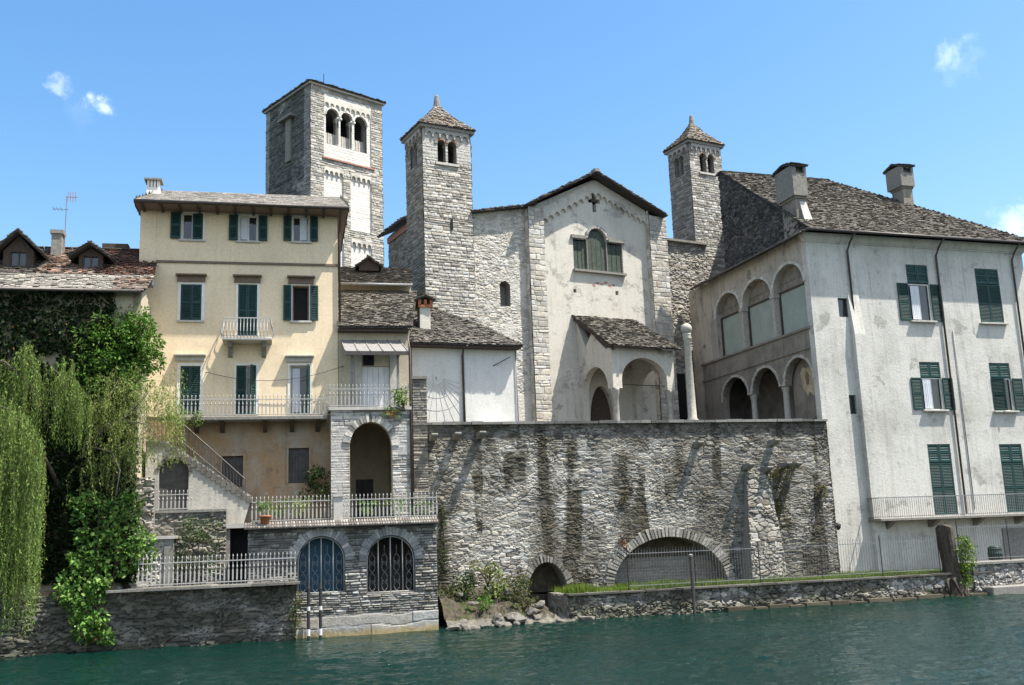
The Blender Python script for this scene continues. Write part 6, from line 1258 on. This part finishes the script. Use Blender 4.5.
# ------------------------------------------------------------------ plants, rocks, stump
def at(px, py, Y):
    d = ray(px, py); t = Y / d[1]; return Vector((d[0] * t, Y, CAM_H + d[2] * t))
G_IVY = [(.012, .028, .008), (.02, .042, .011), (.015, .034, .012), (.032, .058, .014)]
G_BRIGHT = [(.075, .17, .022), (.105, .215, .03), (.055, .125, .02), (.15, .26, .05)]
G_CREEP = [(.09, .20, .035), (.14, .27, .05), (.06, .14, .03), (.22, .33, .09)]
G_WILLOW = [(.15, .25, .05), (.20, .30, .065), (.105, .185, .04), (.25, .33, .085)]
G_PALE = [(.20, .28, .06), (.26, .32, .08), (.15, .22, .05), (.31, .34, .12)]
def leaf_mesh(name, P, D, size, aspect, pal, rng, parent=None, mat='leaf'):
    n = len(P); P = np.asarray(P, float); L = (size[0] * .7 + (size[1] * 1.15 - size[0] * .7) * rng.beta(1.6, 2.2, n))[:, None]; D = D / np.linalg.norm(D, axis=1, keepdims=True)
    Rv = rng.normal(0, 1, (n, 3)); S = np.cross(D, Rv); S /= np.linalg.norm(S, axis=1, keepdims=True); N = np.cross(S, D); Wd = L * aspect * .5; sag = L * .12 * N
    V = np.stack([P, P + D * L * .45 + S * Wd + sag, P + D * L, P + D * L * .45 - S * Wd + sag], 1).reshape(-1, 3)
    C = np.array(pal)[rng.randint(0, len(pal), n)] * rng.uniform(.6, 1.35, n)[:, None]; br = rng.rand(n) < .02; C[br] = np.array([.17, .12, .05]) * rng.uniform(.6, 1.2, (br.sum(), 1))
    return raw_mesh(name, V, np.arange(4 * n).reshape(-1, 4), np.repeat(C, 4, 0), M[mat], parent)
def clumps(rng, centers, radii, per, flat=.85):
    """points through the shells of many small clumps"""
    P = []; D = []
    for c, r in zip(centers, radii):
        k = int(per * r * r); d = rng.normal(0, 1, (k, 3)); d /= np.linalg.norm(d, axis=1, keepdims=True); q = d * (r * rng.uniform(.45, 1.05, k) ** .7)[:, None]; q[:, 2] *= flat
        P.append(np.asarray(c) + q); dd = d * .8 + rng.normal(0, .55, (k, 3)); dd[:, 2] -= .25; D.append(dd)
    return np.concatenate(P), np.concatenate(D)
def local(P, o): return P - np.array(o.location)[None]
def bush(name, label, cat, base, centers, radii, per, size, pal, seed, aspect=.55, group=None, stems=True):
    t = thing(name, None, label, cat, group, at=tuple(base)); rng = np.random.RandomState(seed); P, D = clumps(rng, centers, radii, per)
    leaf_mesh('foliage', local(P, t), D, size, aspect, pal, rng, t)
    if stems:
        q = MB(); k = max(1, len(centers) // 6)
        for c in centers[::k]:
            c = Vector(c) - Vector(base); q.tube([(rng.uniform(-.08, .08), rng.uniform(-.08, .08), -.1), tuple(c * .5 + Vector((0, 0, .05))), tuple(c)], .025, 5, .008)
        q.build('stems', M['bark'], t)
    return t
def scatter(rng, n, boxpx, Y, jit=.3):
    x0, y0, x1, y1 = boxpx; return [at(rng.uniform(x0, x1), rng.uniform(y0, y1), Y + rng.uniform(-jit, jit)) for _ in range(n)]

def willow():
    rng = np.random.RandomState(11); base = at(66, 578, 38.3); base.z = ZT_L - .1
    t = thing('weeping_willow', None, 'weeping willow leaning over the lake at the left edge with long hanging strands', 'tree', at=tuple(base)); o = Vector(base)
    q = MB(); tr = [at(66, 575, 38.35), at(66, 520, 38.35), at(71, 476, 38.3), at(88, 446, 38.1), at(104, 428, 38.0)]; tr[0].z = base.z
    q.tube([p - o for p in tr], .26, 9, .13); q.build('trunk', M['bark'], t, True)
    limbs = [([(71, 476, 38.3), (52, 430, 37.9), (30, 385, 37.4), (5, 362, 37.0), (-30, 356, 36.8)], .13), ([(66, 500, 38.3), (40, 450, 37.4), (10, 410, 36.8), (-30, 395, 36.5)], .11), ([(88, 446, 38.1), (75, 410, 37.8), (62, 378, 37.5), (50, 365, 37.3)], .08),
             ([(104, 428, 38.0), (122, 420, 37.8), (140, 402, 37.6), (152, 388, 37.5)], .09), ([(104, 428, 38.0), (108, 400, 37.8), (118, 380, 37.6)], .06), ([(88, 446, 38.1), (112, 452, 37.7), (120, 470, 37.5), (116, 495, 37.4)], .05), ([(122, 420, 37.8), (146, 424, 37.4), (160, 440, 37.3)], .04)]
    for i, (L, r) in enumerate(limbs):
        q = MB(); q.tube([at(*p) - o for p in L], r, 6, .015); q.build('branch', M['bark' if i < 3 else 'paleb'], t, True)
    def strands(starts, lens, pal, name, lsz, dens, lean=.25):
        P = []; D = []; tw = MB()
        for s, L in zip(starts, lens):
            s = np.array(s); dx = rng.normal(0, lean, 2); n = max(4, int(L * dens)); k = np.linspace(0, 1, n); out = np.sqrt(np.minimum(k * 3, 1)) * .3
            wob = np.cumsum(rng.normal(0, .012, (n, 2)), 0)
            pts = np.stack([s[0] + dx[0] * out + wob[:, 0], s[1] + dx[1] * out + wob[:, 1], s[2] + .12 * np.sin(np.minimum(k * 6, 3.14)) - k ** 1.1 * L], -1)
            P.append(pts + rng.normal(0, .018, pts.shape)); d = rng.normal(0, .4, pts.shape); d[:, 2] -= .9; D.append(d)
            tw.tube([tuple(Vector(p) - o) for p in pts[::max(1, n // 6)]] if n > 8 else [tuple(Vector(pts[0]) - o), tuple(Vector(pts[-1]) - o)], .004, 3, .002, cap=False)
        P = np.concatenate(P); D = np.concatenate(D); leaf_mesh(name, local(P, t), D, lsz, .2, pal, rng, t); tw.build('twigs', M['twig'], t)
    S = []; L = []
    tips = np.sort(rng.uniform(-75, 46, 44))
    for i in range(760):  # left curtain, dome top falling to the water
        px = min(48, tips[rng.randint(44)] + rng.normal(0, 2.6)); k = (px + 20) / 70; ytop = 392 + 62 * max(0, k) ** 2 + rng.uniform(-8, 45); Y = rng.uniform(35.9, 37.2); p = at(px, ytop, Y); yb = rng.choice([rng.uniform(470, 560), rng.uniform(560, 632)], p=[.35, .65]) - max(0, px - 38) * 3
        S.append(p); L.append(max(.6, (yb - ytop) * Y / 1010))
    tips = rng.uniform(-70, 92, 52)
    for i in range(720):  # upper lobe
        px = min(96, tips[rng.randint(52)] + rng.normal(0, 3)); k = (px - 20) / 70; ytop = 354 + 38 * k * k + rng.uniform(-6, 28) + 10 * math.sin(px * .16); Y = rng.uniform(36.9, 38.2); S.append(at(px, ytop, Y)); L.append(rng.uniform(1.2, 3.4) if px < 40 else max(.4, (rng.uniform(395, 452) - ytop) * Y / 1010))
    strands(S, L, G_WILLOW, 'foliage', (.09, .16), 24)
    S = []; L = []
    for i in range(420):  # pale feathery right side
        px = rng.uniform(84, 184); ytop = 372 + abs(px - 132) * .3 + rng.uniform(-10, 85) - .5 * max(0, px - 160); Y = rng.uniform(37.2, 38.3); S.append(at(px, ytop, Y)); L.append(rng.uniform(.5, 1.9) if px < 140 else max(.3, min(rng.uniform(.4, 1.5), (462 - ytop) * Y / 1010)))
    C = [at(134 + 48 * math.sqrt(rng.rand()) * math.cos(a), 420 + 42 * math.sqrt(rng.rand()) * math.sin(a), rng.uniform(37.1, 38.2)) for a in rng.uniform(0, 6.28, 150)]
    P, D = clumps(rng, C, rng.uniform(.16, .36, 150), 640); D[:, 2] -= .5; leaf_mesh('fine_foliage', local(P, t), D, (.07, .15), .22, G_PALE, rng, t)
    strands(S, L, G_PALE, 'pale_foliage', (.08, .16), 22, .7)
willow()

def wisteria():
    rng = np.random.RandomState(21); base = at(128, 560, 38.9); base.z = ZT_L - .05; C = []; Rr = []
    for i in range(125):
        a = rng.uniform(0, 6.28); r = math.sqrt(rng.rand()); px = 114 + 44 * r * math.cos(a); py = 352 + 42 * r * math.sin(a) - .1 * (px - 118)
        C.append(at(px, py, 38.6 + rng.uniform(-.6, .7))); Rr.append(rng.uniform(.28, .5))
    for i in range(28): C.append(at(rng.uniform(58, 95), rng.uniform(365, 405), 38.5 + rng.uniform(-.5, .4))); Rr.append(rng.uniform(.25, .42))
    t = bush('wisteria_tree', 'bright green bushy wisteria against the ivy house, beside the yellow facade', 'tree', base, C, Rr, 560, (.12, .24), G_BRIGHT, 22, .42, stems=False)
    q = MB(); o = Vector(base); q.tube([p - o for p in (base, at(126, 500, 38.9), at(120, 440, 38.8), at(122, 390, 38.7), at(118, 350, 38.6))], .16, 8, .05); q.build('trunk', M['bark'], t, True)
    for e in ((95, 345), (145, 350), (80, 380), (130, 320)): q = MB(); q.tube([at(122, 395, 38.7) - o, at((122 + e[0]) / 2, (380 + e[1]) / 2, 38.5) - o, at(e[0], e[1], 38.5) - o], .05, 6, .015); q.build('branch', M['bark'], t, True)
wisteria()

def ivy():
    f = FL; rng = np.random.RandomState(31); t = thing('wall_ivy', f, 'dense dark ivy covering the shaded front of the low dormered house', 'climbing plant', at=(f.u(50, 500), 0, ZT_L - .1)); n = 46000; du = f.u(50, 500)
    px = rng.uniform(-135, 138, n); py = 292 + (rng.rand(n) ** .9) * 290; u = np.array([f.u(x, y) for x, y in zip(px, py)]) - du; z = np.array([f.z(x, y) for x, y in zip(px, py)]) - ZT_L + .1
    k = (fbm(u * .9, z * .9, 3, 3) > .2 + .35 * (px > 116) * (py < 330)) & (z > 0); u, z = u[k], z[k]; bulge = .1 + .55 * fbm(u * .7, z * .7, 8, 3) * rng.rand(len(u))
    P = np.stack([u, -bulge, z], -1); D = rng.normal(0, .6, P.shape); D[:, 1] -= .5; D[:, 2] -= .5; leaf_mesh('foliage', P, D, (.1, .22), .75, G_IVY, rng, t)
    q = MB()
    for i in range(7): x = rng.uniform(-5, 3); q.tube([(x, -.04, 0), (x + rng.uniform(-.5, .5), -.06, 3), (x + rng.uniform(-.8, .8), -.05, 6)], .04, 5, .015)
    q.build('stems', M['bark'], t)
ivy()
rg = np.random.RandomState(41)
bush('undergrowth_shrub', 'dark shrub under the willow beside its trunk', 'shrub', at(52, 580, 38.5), scatter(rg, 34, (30, 470, 75, 560), 38.5, .4), rg.uniform(.25, .45, 34), 420, (.1, .2), G_IVY, 42, .6)
bush('undergrowth_shrub', 'grey-green shrub between the willow trunk and the rubble wall', 'shrub', at(104, 578, 38.6), scatter(rg, 40, (84, 440, 132, 545), 38.5, .35), rg.uniform(.2, .42, 40), 380, (.08, .17), [(.10, .15, .06), (.15, .20, .09), (.065, .10, .04), (.19, .23, .11)], 43, .4)
bush('undergrowth_shrub', 'feathery sage-green shrub below the pale willow branches above the creeper', 'shrub', at(116, 572, 38.1), scatter(rg, 46, (88, 452, 146, 520), 37.9, .3), rg.uniform(.16, .34, 46), 420, (.07, .15), [(.11, .17, .055), (.16, .22, .075), (.07, .12, .035), (.2, .24, .1)], 48, .35)
def creeper():
    rng = np.random.RandomState(51); f = FA; C = []; Rr = []
    for i in range(140):
        py = rng.uniform(498, 642); c = 92 + 10 * math.sin(py * .05); w = 36 if py < 560 else 22 if py < 600 else 14; px = c + rng.uniform(-1, 1) * w + (12 if py < 560 else 0); yy = f.uz(px, py)[0]
        Y = f.oy + f.u(px, py) * f.s - (.42 if py > 580 else .25) + rng.uniform(-.25, .25); C.append(at(px, py, Y)); Rr.append(rng.uniform(.16, .32))
    for i in range(26): C.append(at(rng.uniform(110, 150), rng.uniform(548, 575), f.oy + f.u(130, 560) * f.s - .2 + rng.uniform(-.3, .3))); Rr.append(rng.uniform(.12, .24))
    base = at(92, 575, f.oy + f.u(92, 575) * f.s); t = bush('leafy_creeper', 'big-leaved bright creeper spilling over the lake wall down to the water', 'climbing plant', base, C, Rr, 600, (.10, .24), G_CREEP, 52, .8, stems=False)
    q = MB(); o = Vector(base)
    for i in range(6): q.tube([(0, .1, .1), tuple(C[i * 9] - o), tuple(C[i * 9 + 4] - o)], .025, 5, .008)
    q.build('stems', M['bark'], t)
creeper()
fy = FY
def Yof(f, px, py, v=0.): u = f.u(px, py, v); return f.oy + u * f.s + v * f.c
Y0 = Yof(FY, 200, 545, -2.9)
bush('terrace_shrub', 'round green shrub growing behind the low terrace railing in front of the ledge', 'shrub', at(200, 582, Y0), scatter(rg, 46, (180, 522, 220, 572), Y0, .3), rg.uniform(.16, .3, 46), 520, (.07, .15), [(.05, .09, .03), (.08, .125, .04), (.035, .065, .025), (.12, .16, .06)], 44)
Y1 = Yof(FY, 315, 480, -.7)
bush('terrace_shrub', 'dark green shrub on the upper terrace beside the arched porch', 'shrub', at(316, 500, Y1), scatter(rg, 30, (304, 468, 326, 496), Y1, .25), rg.uniform(.16, .28, 30), 560, (.08, .16), G_IVY[1:] + G_BRIGHT[:1], 45)
for px, pxb, lab in ((265, 5, 'leafy plant in a terracotta pot at the corner of the upper terrace'),):
    v = .35; f = FA; z = ZT_A + .13; t = thing('potted_plant', f, lab, 'potted plant', at=(f.u(px, 520, v - .55), v - .55, z)); q = MB(); q.lathe([(.14, 0), (.2, .26), (.23, .26), (.23, .33), (.19, .33), (.18, .29)], n=16); q.build('pot', M['terracotta'], t, True); q = MB(); q.lathe([(.01, .28), (.17, .285), (.01, .29)], n=12); q.build('earth', M['soil'], t)
    rng = np.random.RandomState(px); P, D = clumps(rng, [(0, 0, .6), (.12, 0, .75), (-.12, .05, .8)], [.22, .2, .18], 900); leaf_mesh('foliage', P, D, (.08, .16), .5, G_BRIGHT, rng, t)
for i, (px, lab, pal) in enumerate(((282, 'low green plants behind the terrace railing under the shuttered window', G_BRIGHT), (300, 'sparse pale plant behind the terrace railing beside the dark shrub', G_PALE), (368, 'low plant behind the terrace railing before the arched porch', G_CREEP), (420, 'low bright plant at the right end of the upper terrace railing', G_BRIGHT), (395, 'small plant behind the terrace railing right of the porch opening', G_CREEP))):
    Y = Yof(FA, px, 505, .9); b = at(px, 519, Y); b.z = ZT_A + .1; bush('terrace_plant', lab, 'plant', b, scatter(rg, 12, (px - 9, 500, px + 9, 514), Y, .2), rg.uniform(.08, .17, 12), 1100, (.06, .13), pal, 60 + i)
Y2 = Yof(FY, 400, 390, -1.3)
t = bush('balcony_plant', 'trailing plant with orange red flowers on the annex balcony corner', 'potted plant', at(403, 408, Y2), scatter(rg, 22, (392, 390, 410, 406), Y2, .15) + scatter(rg, 8, (388, 408, 398, 418), Y2 - .1, .1), rg.uniform(.1, .2, 30), 900, (.07, .14), G_BRIGHT + G_PALE[:1], 46)
P, D = clumps(np.random.RandomState(3), scatter(rg, 5, (388, 411, 399, 420), Y2 - .15, .05), [.07] * 5, 3000); leaf_mesh('flowers', local(P, t), D, (.05, .09), .8, [(.55, .09, .03), (.5, .14, .05)], np.random.RandomState(4), t)
t = bush('balcony_plant', 'greenery trailing at the left end of the long balcony by the stair head', 'potted plant', at(190, 418, Yof(FY, 190, 415, -1.2)), scatter(rg, 14, (180, 412, 202, 424), Yof(FY, 190, 415, -1.25), .12), rg.uniform(.09, .17, 14), 900, (.06, .12), G_WILLOW, 47)
# plants rooted in the great wall
def wallplant(label, boxpx, n, pal, seed, rr=(.1, .22), v=-.2, per=900, size=(.06, .14)):
    x = (boxpx[0] + boxpx[2]) / 2; Y = Yof(FB, x, 500, v); return bush('wall_plant', label, 'plant', at(x, boxpx[1] + 4, Y + .15), scatter(rg, n, boxpx, Y, .15), rg.uniform(*rr, n), per, size, pal, seed)
MOSS = [(.07, .075, .025), (.1, .095, .03), (.05, .06, .02), (.13, .11, .04)]
wallplant('tuft of mossy plants on the corbels right of the tapering buttress', (766, 462, 794, 480), 26, MOSS, 71, (.1, .2), -.4); wallplant('hanging brownish moss below the corbels right of the tapering buttress', (774, 484, 790, 522), 30, MOSS, 72, (.08, .2), -.25)
wallplant('small yellowish fern high on the great wall near the palazzo corner', (818, 485, 826, 505), 10, MOSS + [(.16, .13, .03)], 73, (.08, .16)); wallplant('mossy strip of plants where the great wall meets the boathouse', (438, 505, 446, 572), 30, [(.04, .06, .02), (.06, .08, .025), (.03, .045, .015)], 74, (.08, .18), -.15)
wallplant('small dry tuft beside the rusty stain left of the wide arch', (619, 495, 628, 505), 6, MOSS, 75, (.07, .14)); wallplant('rust-coloured dry plant beside the left foot of the wide arch', (618, 532, 627, 548), 8, [(.2, .09, .03), (.16, .08, .03)], 76, (.07, .14))
t = wallplant('dry clump on the lake wall corner beside the mooring poles', (292, 590, 300, 625), 20, MOSS + G_CREEP[:1], 77, (.1, .2), -5.0)
t.location = at(296, 600, Yof(FA, 296, 600, -.35))
for c in list(t.children): bpy.data.objects.remove(c, do_unlink=True)
rng = np.random.RandomState(6); Yc = Yof(FA, 296, 600, -.42); P, D = clumps(rng, scatter(rng, 24, (291, 586, 300, 628), Yc, .1), rng.uniform(.1, .2, 24), 800); leaf_mesh('foliage', local(P, t), D, (.06, .14), .5, MOSS + G_CREEP[:1], rng, t); MB().tube([(0, 0, -.9), (0, 0, .5)], .03, 5, .01).build('stem', M['bark'], t)

def bank():
    f = FB; rng = np.random.RandomState(81); u0, u1 = f.u(436, 600), f.u(571, 600); nu, nv = 150, 70; U_, V_ = np.meshgrid(np.linspace(u0 - .1, u1, nu), np.linspace(-4.2, .15, nv)); s = (U_ - u0) / (u1 - u0)
    vs = -3.55 + .6 * s; k = np.clip((V_ - vs) / (-vs), -.4, 1.05); crest = 1.5 * (1 - .78 * sstep(.52, .86, s)); z = crest * np.sign(k) * np.abs(k) ** .8 + (fbm(U_ * 1.6, V_ * 1.6, 4, 5) - .5) * .75 * sstep(-.1, .3, k) + (fbm(U_ * 5, V_ * 5, 9, 3) - .5) * .25 - .08
    n = fbm(U_ * 1.3, V_ * 1.3, 13, 4)[..., None]; C = np.where(n > .52, [[[.06, .052, .038]]], [[[.045, .05, .022]]]) * (.6 + .8 * fbm(U_ * 6, V_ * 6, 15, 3))[..., None]; C = np.where((z < .28)[..., None], [[[.13, .12, .1]]] * (.5 + fbm(U_ * 4, V_ * 4, 18, 3))[..., None], C)
    X = f.ox + U_ * f.c - V_ * f.s; Yy = f.oy + U_ * f.s + V_ * f.c; ids = np.arange(U_.size).reshape(U_.shape); Fq = np.stack([ids[:-1, :-1], ids[:-1, 1:], ids[1:, 1:], ids[1:, :-1]], -1).reshape(-1, 4)
    tag(raw_mesh('shore_bank', np.stack([X, Yy, z], -1).reshape(-1, 3), Fq, C.reshape(-1, 3), M['stone'], smooth=False), kind='structure')
    for i in range(26):
        s_ = rng.rand(); u = u0 + s_ * (u1 - u0); vv = -3.55 + .6 * s_ + (rng.uniform(-.25, .35) if i < 17 else rng.uniform(.5, 2.6)); kk = max(0, (vv + 3.55 - .6 * s_) / 3.2); zz = 1.75 * (1 - .78 * sstep(.52, .86, np.array(s_))) * kk ** .8
        r = rng.uniform(.12, .3); bm = bmesh.new(); bmesh.ops.create_icosphere(bm, subdivisions=2, radius=r)
        for w in bm.verts: c = w.co; g = 1 + .35 * (math.sin(c.x * 13 + i) * math.cos(c.y * 11 + i * 2) + .5 * math.sin(c.z * 17 + i)); w.co = Vector((c.x * g * 1.25, c.y * g, c.z * g * .62))
        me = bpy.data.meshes.new('shore_rock'); bm.to_mesh(me); bm.free(); me.materials.append(M['rock']); o = bpy.data.objects.new('shore_rock', me); COL.objects.link(o)
        o.location = (*W(f, u, vv), float(zz) + .02); o.rotation_euler = (rng.uniform(-.3, .3), rng.uniform(-.3, .3), rng.uniform(0, 6)); tag(o, 'grey rock lying on the earthy bank between boathouse and culvert', 'rock', 'rocks on the earthy bank')
    for lab, b, nn, pal in (('green bush on the left part of the earthy bank', (455, 572, 475, 600), 22, G_IVY + G_BRIGHT[:1]), ('dry pale grass clump on the bank under the great wall', (475, 562, 500, 580), 16, G_PALE + MOSS), ('olive clump of weeds on the bank left of the culvert', (505, 578, 528, 592), 18, MOSS + G_CREEP[:1]), ('small bright weeds low on the earthy bank', (470, 596, 490, 610), 10, G_BRIGHT), ('mossy clump beside the boathouse corner on the bank', (441, 588, 455, 612), 16, MOSS + G_IVY), ('long grassy tuft at the middle of the earthy bank', (484, 582, 506, 600), 20, G_PALE + G_IVY[2:]), ('dark weeds low on the bank in front of the culvert', (512, 592, 534, 606), 14, G_IVY + MOSS)):
        x = (b[0] + b[2]) / 2; Y = Yof(FB, x, 590, -1.2 if b[1] < 590 else -2.3); bush('bank_shrub', lab, 'shrub', at(x, b[3] + 4, Y), scatter(rg, nn, b, Y, .3), rg.uniform(.12, .26, nn), 800, (.06, .15), pal, int(x))
bank()
def stump():
    f = FQ; c = at(951, 574, Yof(f, 951, 574, .15)); c.z = .5; t = thing('tree_stump', None, 'tall dark sawn-off tree stump at the quay edge with bare roots reaching the water', 'tree stump', at=tuple(c)); rng = random.Random(5)
    d = ray(951, 526); top = CAM_H + d[2] * c.y / d[1] - .5; bm = MB(); n = 20; rows = 16
    for i in range(rows + 1):
        k = i / rows; z = -.6 + (top + .6) * k; R0 = .36 + .30 * math.exp(-k * 6) + .02 * math.sin(k * 9)
        for j in range(n):
            a = 2 * math.pi * j / n; r = R0 * (1 + .10 * math.sin(a * 5 + k * 2) + .06 * math.sin(a * 11 + k * 9) + .04 * rng.uniform(-1, 1)); bm.v.append((r * math.cos(a) - .10 * k + .15 * (1 - k), r * math.sin(a), z + (.08 * math.sin(a * 2) if i == rows else 0))); bm.c.append((1, 1, 1))
    for i in range(rows):
        for j in range(n): j2 = (j + 1) % n; bm.f.append((i * n + j, i * n + j2, (i + 1) * n + j2, (i + 1) * n + j))
    bm.f.append(tuple(range(rows * n, rows * n + n))); bm.build('trunk', M['bark'], t)
    for i in range(9):
        a = -2.7 + i * .34 + rng.uniform(-.1, .1); L = rng.uniform(.5, .95); q = MB(); q.tube([(.3 * math.cos(a), .3 * math.sin(a), .35), (L * .6 * math.cos(a), L * .6 * math.sin(a), .1 + rng.uniform(-.1, .15)), (L * math.cos(a) + .2, L * math.sin(a), -.45)], .12, 6, .04); q.build('root', M['paleb' if i > 4 else 'bark'], t, True)
    Y = Yof(f, 966, 560, -.25); bush('stump_shrub', 'bright yellow-green bush sprouting at the right side of the tree stump', 'shrub', at(966, 590, Y), scatter(rg, 40, (958, 545, 972, 584), Y, .25) + scatter(rg, 8, (960, 538, 968, 548), Y, .1), rg.uniform(.13, .26, 48), 700, (.08, .16), [(.10, .18, .02), (.14, .23, .03), (.07, .13, .02), (.18, .26, .05)], 91)
stump()

def cable():
    f = FY; a = f.uz(206, 372, -.15); b = f.uz(343, 366, -.3); t = thing('overhead_cable', f, 'thin cable strung across the yellow facade above the long balcony', 'cable', at=(a[0], -.15, a[1])); n = 14; L = b[0] - a[0]
    MB().tube([(L * i / n, -.15 * i / n, (b[1] - a[1]) * i / n - .5 * (1 - (2 * i / n - 1) ** 2)) for i in range(n + 1)], .012, 5).build('wire', M['iron'], t, True)
    for k, p in ((0, (0, 0, 0)), (1, (L, -.15, b[1] - a[1]))): MB().tube([(p[0], p[1], p[2]), (p[0], .17, p[2])], .02, 6).build('hook', M['iron'], t)
cable()
